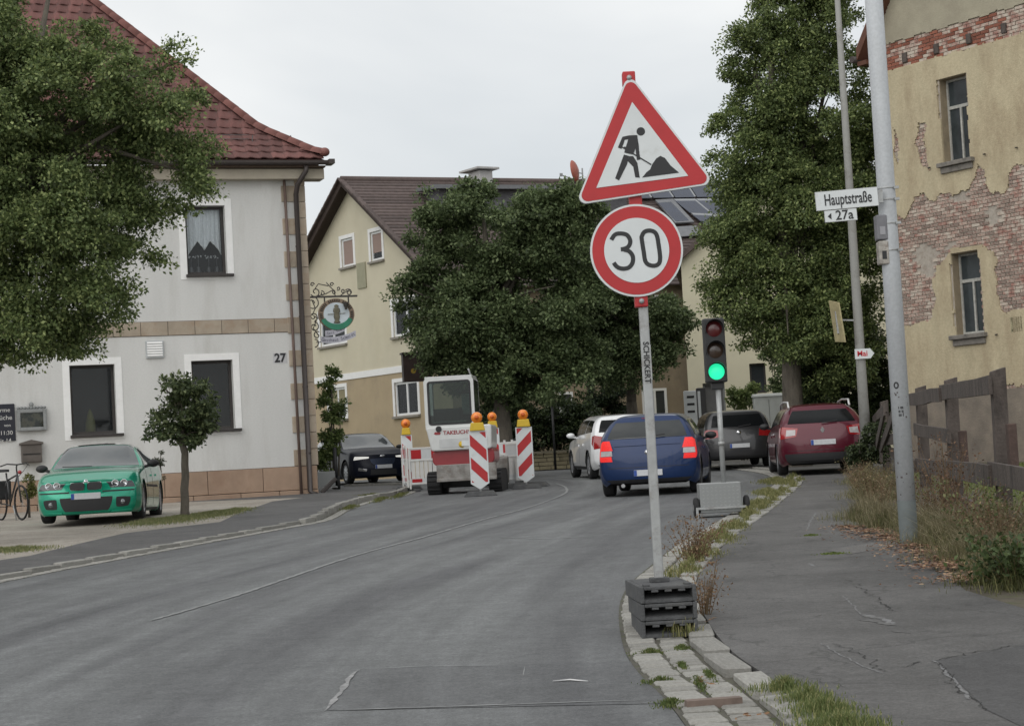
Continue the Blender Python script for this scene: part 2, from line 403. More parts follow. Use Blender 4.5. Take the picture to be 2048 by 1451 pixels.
# ================================================================ SETTING: ground, road, pavements
ROADFIT = [float(v) for v in np.polyfit([8.4, 12.5, 16, 20, 25.6, 29.7, 36, 42, 50], [.70, .71, 1.0, 1.69, 2.9, 3.76, 4.9, 5.45, 5.4], 3)]
def asphalt(name, c, patch, streak=True, cracks=False, bluish=None):
    mt = bpy.data.materials.new(name); mt.use_nodes = True
    n, l = mt.node_tree.nodes, mt.node_tree.links
    b = n['Principled BSDF']; b.inputs['Roughness'].default_value = .72; b.inputs['Specular IOR Level'].default_value = .4
    t = n.new('ShaderNodeTexCoord'); mp_ = n.new('ShaderNodeMapping'); mp_.inputs['Scale'].default_value = (.85, .16, .3); mp_.inputs['Rotation'].default_value = (0, 0, .22)
    l.new(t.outputs['Object'], mp_.inputs[0])
    if streak:      # lateral distance from the carriageway edge, so the wear runs along the bend
        sx_ = n.new('ShaderNodeSeparateXYZ'); l.new(t.outputs['Object'], sx_.inputs[0])
        def mth(op, a, b_):
            q = n.new('ShaderNodeMath'); q.operation = op
            for i_, v_ in enumerate((a, b_)):
                if isinstance(v_, (int, float)): q.inputs[i_].default_value = v_
                else: l.new(v_, q.inputs[i_])
            return q.outputs[0]
        yy_ = sx_.outputs['Y']; ac = ROADFIT[0]
        for cf_ in ROADFIT[1:]: ac = mth('ADD', mth('MULTIPLY', yy_, ac), float(cf_))
        lat = mth('SUBTRACT', sx_.outputs['X'], ac); cx_ = n.new('ShaderNodeCombineXYZ'); l.new(mth('MULTIPLY', lat, 1.15), cx_.inputs[0]); l.new(mth('MULTIPLY', yy_, .07), cx_.inputs[1])
        class _O: outputs = [cx_.outputs[0]]
        mp_ = _O
    def noise(vec, sc, det, ro=.6, dist=0):
        q = n.new('ShaderNodeTexNoise'); q.inputs['Scale'].default_value = sc; q.inputs['Detail'].default_value = det; q.inputs['Roughness'].default_value = ro; q.inputs['Distortion'].default_value = dist
        l.new(vec, q.inputs['Vector']); return q.outputs['Fac']
    def ramp(f, p0, p1, c0, c1):
        q = n.new('ShaderNodeValToRGB'); q.color_ramp.elements[0].position = p0; q.color_ramp.elements[1].position = p1
        q.color_ramp.elements[0].color = tuple(c0) + (1,); q.color_ramp.elements[1].color = tuple(c1) + (1,); l.new(f, q.inputs[0]); return q.outputs[0]
    def mul(a, f, lo, hi):
        mr = n.new('ShaderNodeMapRange'); mr.inputs[1].default_value = .32; mr.inputs[2].default_value = .68; mr.inputs[3].default_value = lo; mr.inputs[4].default_value = hi
        l.new(f, mr.inputs[0]); vm = n.new('ShaderNodeVectorMath'); vm.operation = 'SCALE'; l.new(a, vm.inputs[0]); l.new(mr.outputs[0], vm.inputs['Scale']); return vm.outputs[0]
    out = ramp(noise(mp_.outputs[0] if streak else t.outputs['Object'], 1.0 if streak else .5, 5, .55, .6), .36, .66, c, patch)
    out = mul(out, noise(t.outputs['Object'], 2.2, 7, .7), .86, 1.14)
    if streak: out = mul(out, noise(mp_.outputs[0], 3.2, 4, .6, .3), .84, 1.14)
    out = mul(out, noise(t.outputs['Object'], 9, 4, .7), .86, 1.14); out = mul(out, noise(t.outputs['Object'], 48, 3, .75), .70, 1.32)
    out = mul(out, noise(t.outputs['Object'], 190, 2, .7), .72, 1.3)
    if cracks:
        v = n.new('ShaderNodeTexVoronoi'); v.feature = 'DISTANCE_TO_EDGE'; v.inputs['Scale'].default_value = .55
        wv = n.new('ShaderNodeVectorMath'); wv.operation = 'MULTIPLY_ADD'
        nn_ = n.new('ShaderNodeTexNoise'); nn_.inputs['Scale'].default_value = 2.5; nn_.inputs['Detail'].default_value = 6; l.new(t.outputs['Object'], nn_.inputs['Vector'])
        l.new(nn_.outputs['Color'], wv.inputs[0]); wv.inputs[1].default_value = (.8, .8, .8); l.new(t.outputs['Object'], wv.inputs[2]); l.new(wv.outputs[0], v.inputs['Vector'])
        mr = n.new('ShaderNodeMapRange'); mr.inputs[1].default_value = .0; mr.inputs[2].default_value = .012; mr.inputs[3].default_value = .6; mr.inputs[4].default_value = 1
        l.new(v.outputs['Distance'], mr.inputs[0]); vm = n.new('ShaderNodeVectorMath'); vm.operation = 'SCALE'; l.new(out, vm.inputs[0]); l.new(mr.outputs[0], vm.inputs['Scale']); out = vm.outputs[0]
    l.new(out, b.inputs['Base Color'])
    bp = n.new('ShaderNodeBump'); bp.inputs['Strength'].default_value = .35; bp.inputs['Distance'].default_value = .01
    l.new(noise(t.outputs['Object'], 120, 3, .8), bp.inputs['Height']); l.new(bp.outputs[0], b.inputs['Normal'])
    MATS[name] = mt; return mt
m_road = asphalt('asphalt_road', (.088, .090, .094), (.150, .156, .157))
m_pave = asphalt('asphalt_pavement', (.072, .070, .068), (.116, .113, .110), streak=False, cracks=True)
m_pave_l = asphalt('asphalt_footway', (.074, .073, .073), (.106, .105, .105), streak=False, cracks=True)
m_drive = asphalt('driveway_gravel', (.25, .225, .19), (.34, .31, .27), streak=False)
m_patch = asphalt('asphalt_patch', (.078, .080, .084), (.118, .122, .124))
m_earth = M('earth_grass', (.075, .085, .03), .9, .45, 2.5, .5, 30, dark=(.14, .11, .07), dscale=1.5)
m_soil = M('dry_soil', (.085, .073, .052), .95, .35, 5, .5, 40, dark=(.07, .075, .03), dscale=3)
m_granite = M('granite_stone', (.295, .288, .265), .85, .18, 9, .4, 90, rand=.16, dark=(.2, .19, .17), dscale=7, dlo=.5, dhi=.75, speck=(220, .2))
m_joint = M('kerb_joint_dirt', (.085, .08, .065), .95, .3, 14, .4, 60, dark=(.06, .075, .02), dscale=8)
m_tar = M('seam_filler', (.215, .22, .22), .6, .2, 6)
m_scratch = M('chalky_scratch', (.17, .17, .172), .9, .25, 20)

RE = smooth_path([(.72, 2.0), (.70, 8.4)] + [gnd(*p).xy[:] for p in [(1265, 1330), (1240, 1262), (1240, 1205), (1262, 1165), (1300, 1132), (1345, 1095), (1400, 1062), (1455, 1030), (1505, 998), (1545, 968)]]
                 + [(5.45, 42), (5.5, 47), (5.2, 51.5), (4.0, 56), (1.6, 60), (-3, 63), (-10, 66), (-20, 69)], .4)
LK = smooth_path([(-9.2, 2), (-8.2, 8), (-7.0, 14)] + [gnd(*p).xy[:] for p in [(0, 1160), (200, 1122), (400, 1085), (560, 1056), (640, 1040), (690, 1016), (745, 1000), (800, 990), (826, 976)]]
                 + [(-3.1, 49.6), (-5, 51.2), (-9, 52.6), (-22, 55)], .4)
g = sheet('ground', [(-400, -20), (400, -20), (400, 33.3), (400, 60), (400, 900), (-400, 900), (-400, 60), (-400, 33.3)], -.12, m_earth)
road_outline = [tuple(p) for p in LK] + [(-22, 69)] + [tuple(p) for p in reversed(RE)]
road = sheet('road', road_outline, 0, m_road)
# dark repair patch, seams and tracks on the carriageway
sheet('asphalt_repair', [gnd(*p).xy for p in [(655, 1420), (722, 1337), (1262, 1322), (1345, 1406)]], .0025, m_patch)
def strip(name, pxs, w, dz, mat, jag=.25, parent=None, seed=1, step=.1, wob=0.0):
    P = smooth_path([gnd(px, py, dz).xy[:] for px, py in pxs], step); r = random.Random(seed); bm = MB(); vs = []
    for i, p in enumerate(P):
        t = (P[min(i + 1, len(P) - 1)] - P[max(i - 1, 0)]).normalized(); nn_ = Vector((t.y, -t.x)); c = p + nn_ * (r.uniform(-.15, .15) * w + wob * (mnoise.noise(Vector((p.x * 7, p.y * 7, seed))) + .5 * mnoise.noise(Vector((p.x * 19, p.y * 19, seed)))))
        ww = w / 2 * r.uniform(1 - jag, 1 + jag) * min(1, (i + .2) / 3, (len(P) - i - .8) / 3)
        for s_ in (-1, 1):
            q = c + nn_ * ww * s_; vs.append((q.x, q.y, gz(q.y) + dz))
    fs = [(2 * i, 2 * i + 1, 2 * i + 3, 2 * i + 2) for i in range(len(P) - 1)]
    bm.add(vs, fs); o = bm.build(name, mat, parent)
    if parent is None: o['kind'] = 'structure'
    return o
strip('road_seam', [(300, 1240), (480, 1187), (700, 1113), (850, 1072), (960, 1040), (1050, 1016), (1102, 998), (1132, 984), (1130, 973), (1112, 966)], .05, .0055, m_tar, .35)
strip('repair_seam', [(655, 1419), (900, 1411), (1100, 1404), (1290, 1398)], .022, .0055, m_tar, .5)
strip('repair_seam', [(650, 1420), (668, 1398), (690, 1370), (700, 1352), (720, 1337)], .032, .0058, M('old_road_paint', (.24, .24, .24), .9, .4, 12), .5)
strip('repair_seam', [(722, 1337), (860, 1330), (1010, 1331)], .016, .0055, m_tar, .6)
strip('repair_seam', [(1050, 1330), (1046, 1350)], .008, .0055, m_tar, .6)
strip('road_seam', [(990, 1072), (1100, 1076), (1230, 1066)], .035, .0055, m_tar, .6)
hook = MB(); a_ = gnd(1106, 1363); b_ = gnd(1176, 1363); hook.tube([a_ + Vector((0, 0, .004)), a_.lerp(b_, .5) + Vector((0, .012, .012)), b_ + Vector((0, 0, .004))], .006, 6)
tag(hook.build('metal_rod', M('bright_steel', (.5, .5, .5), .35, .1, metal=.8)), 'short thin metal rod lying on the dark repaired asphalt', 'metal rod')
# pavements
kR = offset_path(RE, .58); kRo = [p for p in kR if p.y < 60.5]
right_b = [(12, 60), (12, 45), (9.5, 40.5)] + [gnd(*p).xy[:] for p in [(1705, 950), (1722, 990), (1700, 1045), (1790, 1085), (1850, 1110), (1930, 1190), (2060, 1232)]] + [(4.2, 11), (4.0, 2)]
right_b = [(x, y) for x, y in right_b]
sheet('pavement_right', [tuple(p) for p in kRo] + right_b, .04, m_pave, skirt=.2)
sheet('verge', [(60, 60), (12, 60), (12, 45), (9.5, 40.5)] + right_b[3:-2] + [(4.2, 11), (4.0, 2), (60, 2)], .03, m_soil)
kL = offset_path(LK, -.14)
kLi = [p for p in kL if p.y > 3 and p.x > -14]
inner = [(-13.4, 52.9), (-13.4, 48)] + [gnd(px, py, .09).xy[:] for px, py in [(612, 990), (545, 998), (500, 1013), (440, 1038), (335, 1050), (250, 1060), (160, 1080), (60, 1104), (-120, 1130)]] + [(-12, 22), (-12, 3)]
pavl = sheet('pavement_left', [tuple(p) for p in kLi] + inner, .05, m_pave_l, skirt=.2)
sheet("driveway", [(-40, 3), (-40, 52), (-5, 48)] + inner[2:-2] + [(-12, 22), (-12, 3)], .044, m_drive)
# pavement marks: light chalky scratches and one paler slab of asphalt
for i, (pp, w) in enumerate([([(1686, 1190), (1704, 1207), (1722, 1228)], .010), ([(1614, 1058), (1622, 1040), (1632, 1024)], .022), ([(1720, 1228), (1750, 1232), (1790, 1246)], .05),
                             ([(1620, 1125), (1627, 1132)], .03), ([(1640, 1284), (1700, 1318), (1765, 1345)], .010), ([(1870, 1318), (1905, 1355), (1942, 1397)], .016), ([(1460, 1306), (1500, 1301)], .012)]):
    strip('pavement_scratch', pp, w, .0425, m_scratch, .5, seed=i, step=.03, wob=.02)
sheet('pavement_patch', [gnd(*p, .04).xy for p in [(1872, 1320), (2060, 1288), (2060, 1460), (1975, 1420)]], .0425, asphalt('asphalt_dark_patch', (.052, .051, .052), (.080, .079, .079), streak=False))
sheet('pavement_patch', [gnd(*p, .04).xy for p in [(1652, 1100), (1780, 1080), (1812, 1088), (1700, 1108)]], .0425, asphalt('asphalt_pale_patch', (.10, .097, .092), (.14, .135, .13), streak=False))
m_crack = M('dark_crack', (.028, .027, .026), .95, .3, 20)
for i, (pp, w) in enumerate([([(1690, 1158), (1740, 1185), (1765, 1205), (1790, 1222)], .014), ([(1660, 1285), (1720, 1308), (1772, 1342)], .012), ([(1790, 1333), (1870, 1318), (1960, 1300), (2060, 1288)], .016), ([(1420, 1242), (1560, 1228), (1700, 1222), (1800, 1218)], .008), ([(1430, 1110), (1560, 1098), (1652, 1100)], .012), ([(1480, 1352), (1560, 1345), (1640, 1360), (1720, 1375)], .007), ([(1872, 1322), (1905, 1360), (1975, 1420)], .012)]):
    strip('pavement_crack', pp, w * .5, .0435, m_crack, .7, seed=20 + i, step=.03, wob=.07)
for i, (px, py, w) in enumerate([(1745, 1233, .07), (1772, 1246, .05), (1800, 1262, .04), (1735, 1240, .03), (1452, 1232, .012), (1905, 1300, .02)]):
    strip('pavement_scratch', [(px - 22, py - 2), (px, py), (px + 22, py + 3)], w, .0428, M('pale_worn_stain', (.135, .133, .13), .95, .3, 30), .7, seed=40 + i, step=.03)
def kerb_line(name, P, y0, y1, rows, parent_name, seed):
    root = empty(parent_name); root['kind'] = 'structure'; r = random.Random(seed)
    protos = []
    for (nm, off, w, ln, top, jit) in rows:
        f, L = along(offset_path(P, off + w / 2), 0, 0); s = 0; meshes = []
        for k in range(6):
            b = bmesh.new(); bmesh.ops.create_cube(b, size=1.0)
            for v in b.verts:
                v.co.x *= 1 - r.uniform(0, .07) ; v.co.y *= 1 - r.uniform(0, .035); v.co.z += r.uniform(-.03, .03) if v.co.z > 0 else 0
            bmesh.ops.bevel(b, geom=[e for e in b.edges if e.verts[0].co.z > 0 or e.verts[1].co.z > 0], offset=.07, segments=1, affect='EDGES')
            me = bpy.data.meshes.new(nm); b.to_mesh(me); b.free(); me.materials.append(m_granite); meshes.append(me)
        cnt = 0
        while s < L:
            li = ln * r.uniform(1 - jit, 1 + jit); p, d = f(s + li / 2); s += li
            if p.y < y0 or p.y > y1: continue
            z = gz(p.y) + (top if not callable(top) else top(p.y)) + r.uniform(-.003, .003)
            if cnt >= 290: break
            cnt += 1
            inst(r.choice(meshes), nm, root, (p.x + r.uniform(-.008, .008), p.y, z - .06), (r.uniform(-.010, .010), r.uniform(-.015, .015), math.atan2(-d.x, d.y) + r.uniform(-.04, .04)),
                 (w * r.uniform(.93, 1.0), li - .016 - r.uniform(0, .012), .12))
    return root
kerb_line('k', RE, 6.5, 60, [('sett', .02, .185, .16, .018, .35), ('gutter_sett', .215, .185, .15, .014, .35), ('kerb_stone', .415, .165, .75, .047, .2)], 'kerb_right', 3)
kerb_line('k', [p for p in LK], 15, 51, [('sett', .02, .17, .22, .012, .35), ('kerb_stone', -.15, .14, .8, lambda y: .055 + .055 * min(1, max(0, (y - 29) / 3)), .25)], 'kerb_left', 4)
for P, sgn, nm in ((RE, 1, 'kerb_joint_right'), (LK, -1, 'kerb_joint_left')):
    A = [p for p in P if 6 < p.y < 62]
    B = offset_path(A, .60 if sgn > 0 else -.16); A2 = offset_path(A, -.0 if sgn > 0 else .2)
    vs = []; fs = []
    for i in range(len(A)): vs += [(A2[i].x, A2[i].y, gz(A2[i].y) + .004), (B[i].x, B[i].y, gz(B[i].y) + .004)]
    fs = [(2 * i, 2 * i + 1, 2 * i + 3, 2 * i + 2) for i in range(len(A) - 1)]
    o = MB().add(vs, fs).build(nm, m_joint); o['kind'] = 'structure'
# a brown timber sleeper set across the gutter near the camera
q = MB(); q.bar(gnd(1372, 1410, .02), gnd(1482, 1402, .02), .07, .05); tag(q.build('gutter_board', M('brown_board', (.16, .12, .10), .85, .25, 12)), 'brownish strip laid across the granite gutter beside the kerb', 'board')

# ================================================================ grass, weeds, litter
def blades(name, areas, n, h, w, c1, c2, seed, dz=.09, lean=.35, curve=.5):
    """areas: list of (x, y, rx, ry) ellipses"""
    rng = np.random.default_rng(seed); A = np.array([a[2] * a[3] for a in areas]); idx = rng.choice(len(areas), n, p=A / A.sum())
    ar = np.array(areas)[idx]; t = rng.uniform(0, 2 * np.pi, n); r = np.minimum(np.abs(rng.normal(size=n)) * .62, 1.5)
    x = ar[:, 0] + ar[:, 2] * r * np.cos(t); y = ar[:, 1] + ar[:, 3] * r * np.sin(t)
    g_ = np.where(y < 33.3, .0201 * y, .0201 * 33.3 + .014 * (np.minimum(y, 60) - 33.3)) + dz
    hh = h * rng.uniform(.35, 1.15, n) * np.maximum(.3, 1.15 - .6 * r); a = rng.uniform(0, 2 * np.pi, n); ln = lean * hh * rng.uniform(.2, 1.4, n)
    dx, dy = np.cos(a) * ln, np.sin(a) * ln; b = rng.uniform(0, 2 * np.pi, n); wx, wy = np.cos(b) * w / 2, np.sin(b) * w / 2
    base = np.stack([x, y, g_], 1); mid = base + np.stack([dx * .3, dy * .3, hh * .6], 1); tip = base + np.stack([dx, dy, hh * (1 - .2 * curve)], 1); W = np.stack([wx, wy, wx * 0], 1)
    V = np.stack([base - W, base + W, mid + W * .8, mid - W * .8, mid - W * .8, mid + W * .8, tip + W * .15, tip - W * .15], 1).reshape(-1, 3)
    return npmesh(name, V, 4, leafmat(name + '_' + str(seed), c1, c2, .25, .35))
def weed(name, x, y, h, spread, n_stems, c1, c2, seed, dz=.09, leaf=.035, per=26, label='', parent=None):
    """branching dry weed: thin stems plus leaflets"""
    r = random.Random(seed); st = MB(); C = []
    z0 = gz(y) + dz
    for i in range(n_stems):
        a = r.uniform(0, 6.28); b = r.uniform(.1, 1) * spread; H = h * r.uniform(.55, 1.1); x0, y0 = x + math.cos(a) * b * .35, y + math.sin(a) * b * .35
        pts = [Vector((x0, y0, z0)), Vector((x0 + math.cos(a) * b * .35, y0 + math.sin(a) * b * .35, z0 + H * .5)), Vector((x0 + math.cos(a) * b * .9, y0 + math.sin(a) * b * .9, z0 + H))]
        st.tube(pts, [.004, .003, .0015], 3, False)
        for k in range(per):
            t = r.uniform(.15, 1); p = pts[0].lerp(pts[1], t * 2) if t < .5 else pts[1].lerp(pts[2], t * 2 - 1)
            C.append((p.x + r.gauss(0, .05), p.y + r.gauss(0, .05), p.z + r.gauss(0, .03)))
    root = empty(name, (0, 0, 0)) if parent is None else parent
    st.build('stem', M('dry_stem', (.16, .11, .06), .9), root)
    V = leaf_verts(np.array(C), leaf, np.random.default_rng(seed), -.2)
    npmesh('leaf_mass', V, 4, leafmat('weedleaf_%s' % name + str(c1[0]), c1, c2, .4, .3), root)['kind'] = 'stuff'
    if label: tag(root, label, 'weed')
    return root
def G(px, py, dz=.045): return gnd(px, py, dz).xy
_r = random.Random(9); _ga = []
for _p in offset_path(RE, .40):
    if 15.5 < _p.y < 41 and _r.random() < .42: _ga.append((_p.x + _r.uniform(-.09, .13), _p.y, _r.uniform(.04, .12), _r.uniform(.15, .4)))
o = blades('gutter_grass', _ga + [(G(px, py)[0] , G(px, py)[1], rx, ry) for px, py, rx, ry in [(1555, 962, .3, 1.4), (1538, 985, .22, 1.2), (1518, 1008, .2, .9), (1500, 1025, .14, .7), (1470, 1052, .14, .8), (1440, 1075, .22, 1.0), (1405, 1105, .22, .7), (1375, 1140, .14, .6), (1350, 1262, .10, .12), (1380, 1262, .10, .1)]], 13000, .12, .008, (.18, .19, .07), (.42, .38, .19), 11, .02)
o['kind'] = 'stuff'; tag(o, 'yellow green grass tufts growing along the right kerb', 'grass')
o = blades('kerb_moss', [(p[0], p[1], rx, ry) for p, rx, ry in [(G(1300, 1308, 0), .1, .1), (G(1365, 1300, 0), .05, .16), (G(1320, 1365, 0), .1, .07), (G(1345, 1410, 0), .08, .14), (G(1365, 1335, 0), .03, .2), (G(1400, 1370, 0), .03, .3), (G(1450, 1335, 0), .03, .4), (G(1420, 1355, 0), .03, .3)]], 2600, .035, .008, (.10, .14, .04), (.2, .2, .08), 12, .005)
o['kind'] = 'stuff'; tag(o, 'small moss and grass tufts between the granite setts', 'grass')
o = blades('foreground_grass', [(G(px, py)[0], G(px, py)[1], rx, ry) for px, py, rx, ry in [(1570, 1398, .17, .14), (1620, 1420, .14, .2), (1650, 1445, .16, .2), (1690, 1480, .2, .3)]], 4200, .07, .005, (.14, .18, .06), (.36, .34, .16), 13, .09)
o['kind'] = 'stuff'; tag(o, 'grass clump at the front end of the right kerb', 'grass')
o = blades('driveway_grass', [(G(px, py)[0], G(px, py)[1], rx, ry) for px, py, rx, ry in [(300, 1044, .45, 1.3), (360, 1038, .6, 1.8), (430, 1028, .55, 1.8), (470, 1022, .3, 1.5), (40, 1100, .45, .6), (-10, 1103, .6, .6)]], 15000, .075, .010, (.17, .20, .08), (.38, .34, .19), 14, .045)
o['kind'] = 'stuff'; tag(o, 'rough grass patch round the foot of the small tree', 'grass')
o = blades('left_kerb_grass', [(p[0], p[1], rx, ry) for p, rx, ry in [(G(760, 1002, 0), .12, 1.6), (G(800, 993, 0), .12, 2), (G(700, 1018, 0), .12, 1.2), (G(745, 985, .09), .5, .5)]], 2600, .06, .014, (.12, .14, .04), (.26, .24, .1), 15, .03)
o['kind'] = 'stuff'; tag(o, 'grass and moss along the foot of the left kerb', 'grass')
o = blades('pavement_moss', [(G(1667, 1117)[0], G(1667, 1117)[1], .14, .1), (G(1622, 1079)[0], G(1622, 1079)[1], .1, .1)], 500, .02, .012, (.12, .17, .04), (.2, .22, .06), 16, .09)
o['kind'] = 'stuff'; tag(o, 'two small patches of grass growing in the right pavement', 'grass')
o = blades('lawn', [(fy + 2.3, yy, 2.2, 1.6) for yy, fy in [(y_, 2.44 + .132 * y_) for y_ in (18, 20.5, 23, 25.5, 28, 30.5, 33, 35.5)]], 42000, .13, .016, (.17, .22, .07), (.34, .35, .14), 17, .02)
o['kind'] = 'stuff'; tag(o, 'bright green lawn behind the wooden fence', 'grass')
# tall dry verge grass between pavement and fence
va = []
for px, py, rx, ry in [(1735, 1030, .4, .7), (1745, 990, .35, 1.2), (1770, 1045, .35, .7), (1860, 1060, .4, .9), (1900, 1080, .45, .8), (1950, 1110, .4, .7), (2010, 1130, .35, .6), (2050, 1150, .3, .5), (1990, 1060, .6, 1.2), (2060, 1080, .6, 1.0), (1735, 965, .3, 1.6)]:
    p = G(px, py, .08); va.append((p[0], p[1], rx, ry))
o = blades('dry_verge_grass', va, 13000, .36, .0042, (.18, .16, .09), (.44, .38, .24), 18, .03, .75)
o['kind'] = 'stuff'; tag(o, 'tall dry straw coloured grass along the fence and the big pole', 'grass')
o = blades('green_verge_grass', va + [(G(2030, 1175)[0], G(2030, 1175)[1], .35, .35), (G(1965, 1165)[0], G(1965, 1165)[1], .3, .25)], 12000, .22, .006, (.12, .13, .05), (.26, .25, .11), 19, .03, .7)
o['kind'] = 'stuff'; tag(o, 'green weeds and grass low along the verge', 'grass')
def litter(name, areas, n, size, c1, c2, seed, dz, label):
    rng = np.random.default_rng(seed); pts = []
    for (x, y, rx, ry) in areas:
        k = int(n * rx * ry / sum(a[2] * a[3] for a in areas)) + 1
        for _ in range(k):
            a = rng.uniform(0, 6.28); q = min(abs(rng.normal()) * .75, 2.0); X, Y = x + rx * q * math.cos(a), y + ry * q * math.sin(a); pts.append((X, Y, gz(Y) + dz + .008 + rng.random() * .012))
    V = leaf_verts(np.array(pts), size, rng, 0); V[:, 2] = V[:, 2] * 1
    C = V.reshape(-1, 4, 3); c = C[:, :1, :]; C = c + (C - c) * np.array([1, 1, .25]); C[:, :, 2] += .01
    o = npmesh(name, C.reshape(-1, 3), 4, leafmat(name + '_m', c1, c2, .4, .15)); o['kind'] = 'stuff'; return tag(o, label, 'dead leaves')
litter('dead_leaves', [(G(px, py, .09)[0], G(px, py, .09)[1], rx, ry) for px, py, rx, ry in [(1700, 1048, .25, .3), (1735, 1056, .3, .4), (1770, 1066, .35, .4), (1800, 1072, .3, .4), (1820, 1085, .3, .4), (1845, 1098, .3, .4), (1888, 1122, .3, .4), (1870, 1110, .28, .3), (1920, 1150, .3, .3), (1960, 1140, .3, .3), (1900, 1125, .3, .3)]], 3600, .05, (.24, .13, .08), (.46, .31, .19), 21, .045, 'brown dead leaves littering the pavement edge at the big pole')
litter('gutter_leaves', [(G(px, py, .02)[0], G(px, py, .02)[1], rx, ry) for px, py, rx, ry in [(1405, 1365, .03, .18), (1500, 1440, .08, .06), (1410, 1245, .08, .1), (1400, 1130, .1, .3), (1420, 1130, .08, .2)]], 160, .04, (.25, .13, .06), (.42, .28, .14), 22, .02, 'few brown leaves caught beside the kerb stones')
kx, ky = G(1385, 1125, .02)
weed('dry_weed', kx, ky, .42, .28, 34, (.20, .12, .07), (.34, .24, .14), 31, .02, .026, 26, 'brown dry weed clump behind the sign foot at the kerb')
kx, ky = G(1400, 1225, .05)
weed('dry_weed', kx + .03, ky, .36, .16, 20, (.20, .12, .08), (.32, .22, .13), 32, .03, .022, 22, 'thin reddish weed right beside the stacked sign base plates')
kx, ky = G(1900, 1050, .07)
weed('dry_weed', kx, ky, .9, .5, 44, (.14, .08, .05), (.26, .16, .10), 33, .07, .03, 30, 'tall dark brown dry weed in front of the fence post')
kx, ky = G(2035, 1165, .07)
weed('leafy_weed', kx, ky, .34, .42, 40, (.06, .09, .03), (.12, .16, .06), 34, .07, .05, 34, 'low dark green leafy weed at the right picture edge')
kx, ky = G(1990, 1105, .07)
weed('leafy_weed', kx, ky, .6, .4, 34, (.11, .13, .05), (.22, .22, .10), 35, .07, .035, 30, 'pale green weed with seed heads below the fence rails')
for _i, (_px, _py, _h, _s, _c1, _c2, _lb) in enumerate([(1765, 1030, .50, .3, (.16, .10, .06), (.34, .25, .15), 'wispy brown weed touching the left side of the big pole foot'), (1858, 1060, .55, .3, (.13, .08, .05), (.30, .22, .14), 'wispy brown weed just right of the big pole foot'),
        (1720, 975, .42, .3, (.20, .17, .08), (.40, .34, .18), 'pale straw weed at the far left end of the verge'), (1945, 1085, .6, .35, (.14, .15, .07), (.32, .30, .16), 'pale feathery weed under the lower fence rail'), (1800, 985, .5, .3, (.15, .14, .06), (.33, .29, .15), 'bushy straw weed behind the big pole'), (2010, 1120, .5, .3, (.16, .10, .07), (.30, .20, .13), 'brown stalky weed near the right picture edge below the fence')]):
    kx, ky = G(_px, _py, .05); weed('dry_weed', kx, ky, _h, _s, 30, _c1, _c2, 60 + _i, .03, .024, 26, _lb)
kx, ky = G(1742, 1000, .07)
weed('leafy_weed', kx, ky, .55, .45, 36, (.15, .13, .06), (.28, .24, .12), 36, .07, .03, 30, 'straw coloured bushy weed left of the big pole')
# ================================================================ BUILDINGS
m_wallw = M('render_plaster', (.60, .60, .585), .9, .06, .9, .25, 120, dark=(.44, .43, .40), dscale=1.1, dlo=.50, dhi=.85, stretch=(1, 1, .22), speck=(25, .025))
m_white = M('white_paint', (.80, .80, .79), .75, .05, 5, .1, 80)
m_sand = M('sandstone', (.385, .325, .255), .9, .16, 2.2, .35, 50, rand=.12, dark=(.33, .24, .17), dscale=1.7)
m_sandr = M('sandstone_plinth', (.36, .255, .185), .9, .14, 1.6, .3, 50, rand=.08, dark=(.30, .20, .14), dscale=1.1)
m_joint2 = M('dark_joint', (.14, .12, .10), .95, .2)
m_tile = M('clay_roof_tile', (.138, .058, .051), .85, .3, 5, .3, 40, rand=.3, dark=(.075, .050, .046), dscale=2.0, dlo=.45, dhi=.65)
m_ridge = M('clay_ridge_tile', (.185, .075, .063), .7, .2, 4, .2, 40, rand=.15)
m_pipe = M('brown_metal_pipe', (.050, .040, .037), .5, .15, 4)
m_pipe2 = M('old_brown_pipe', (.13, .09, .075), .6, .2, 4)
m_dark = M('dark_interior', (.016, .016, .018), .95, .2)
m_dkwood = M('dark_window_frame', (.035, .03, .028), .6, .2, 10)
m_winframe = M('white_window_frame', (.72, .73, .73), .45, .04)
m_glass = glassmat('window_glass', (.86, .88, .88), .0)
m_curtain = M('net_curtain', (.85, .85, .88), .95, .1, 20)
m_iron = M('wrought_iron', (.05, .045, .04), .55, .2, 20)
m_chalk = M('chalk', (.6, .6, .58), .95, .1)

# ---------- the inn on the left
inn_c = at(638, 990, 46.0)
IW = Wall((inn_c.x, inn_c.y), (.943, .332))
inn = empty('inn_building', IW.P, IW.rz, label='white plastered inn with red tiled hipped roof and sandstone corner stones', cat='building')
zE = IW.px(500, 350)[1]                        # eaves height
w1 = IW.rect(372, 411, 452, 548); w2 = IW.rect(141, 729, 232, 868); w3 = IW.rect(385, 720, 468, 858); w4 = IW.rect(120, 418, 205, 560)
INNL = -15.0
zP1 = IW.px(400, 942)[1]; zP0 = IW.px(400, 990)[1]
holed_wall('wall', INNL, -.02, zP1, zE, [w1, w2, w3], .28, m_wallw, inn)
b = MB(); b.box(INNL, -.03, .95, 1.1, -.3, zE); b.box(INNL, -.03, .28, 9, zE - .12, zE)
b.build('inner_wall', m_dark, inn)
b = MB(); b.add([(0, .3, -.3), (0, 11, -.3), (0, 11, zE), (0, .3, zE)], [(0, 1, 2, 3)]); b.add([(INNL, 0, -.3), (INNL, 11, -.3), (INNL, 11, zE), (INNL, 0, zE)], [(3, 2, 1, 0)]); b.add([(INNL, 11, -.3), (0, 11, -.3), (0, 11, zE), (INNL, 11, zE)], [(0, 1, 2, 3)])
b.build('wall', m_wallw, inn)
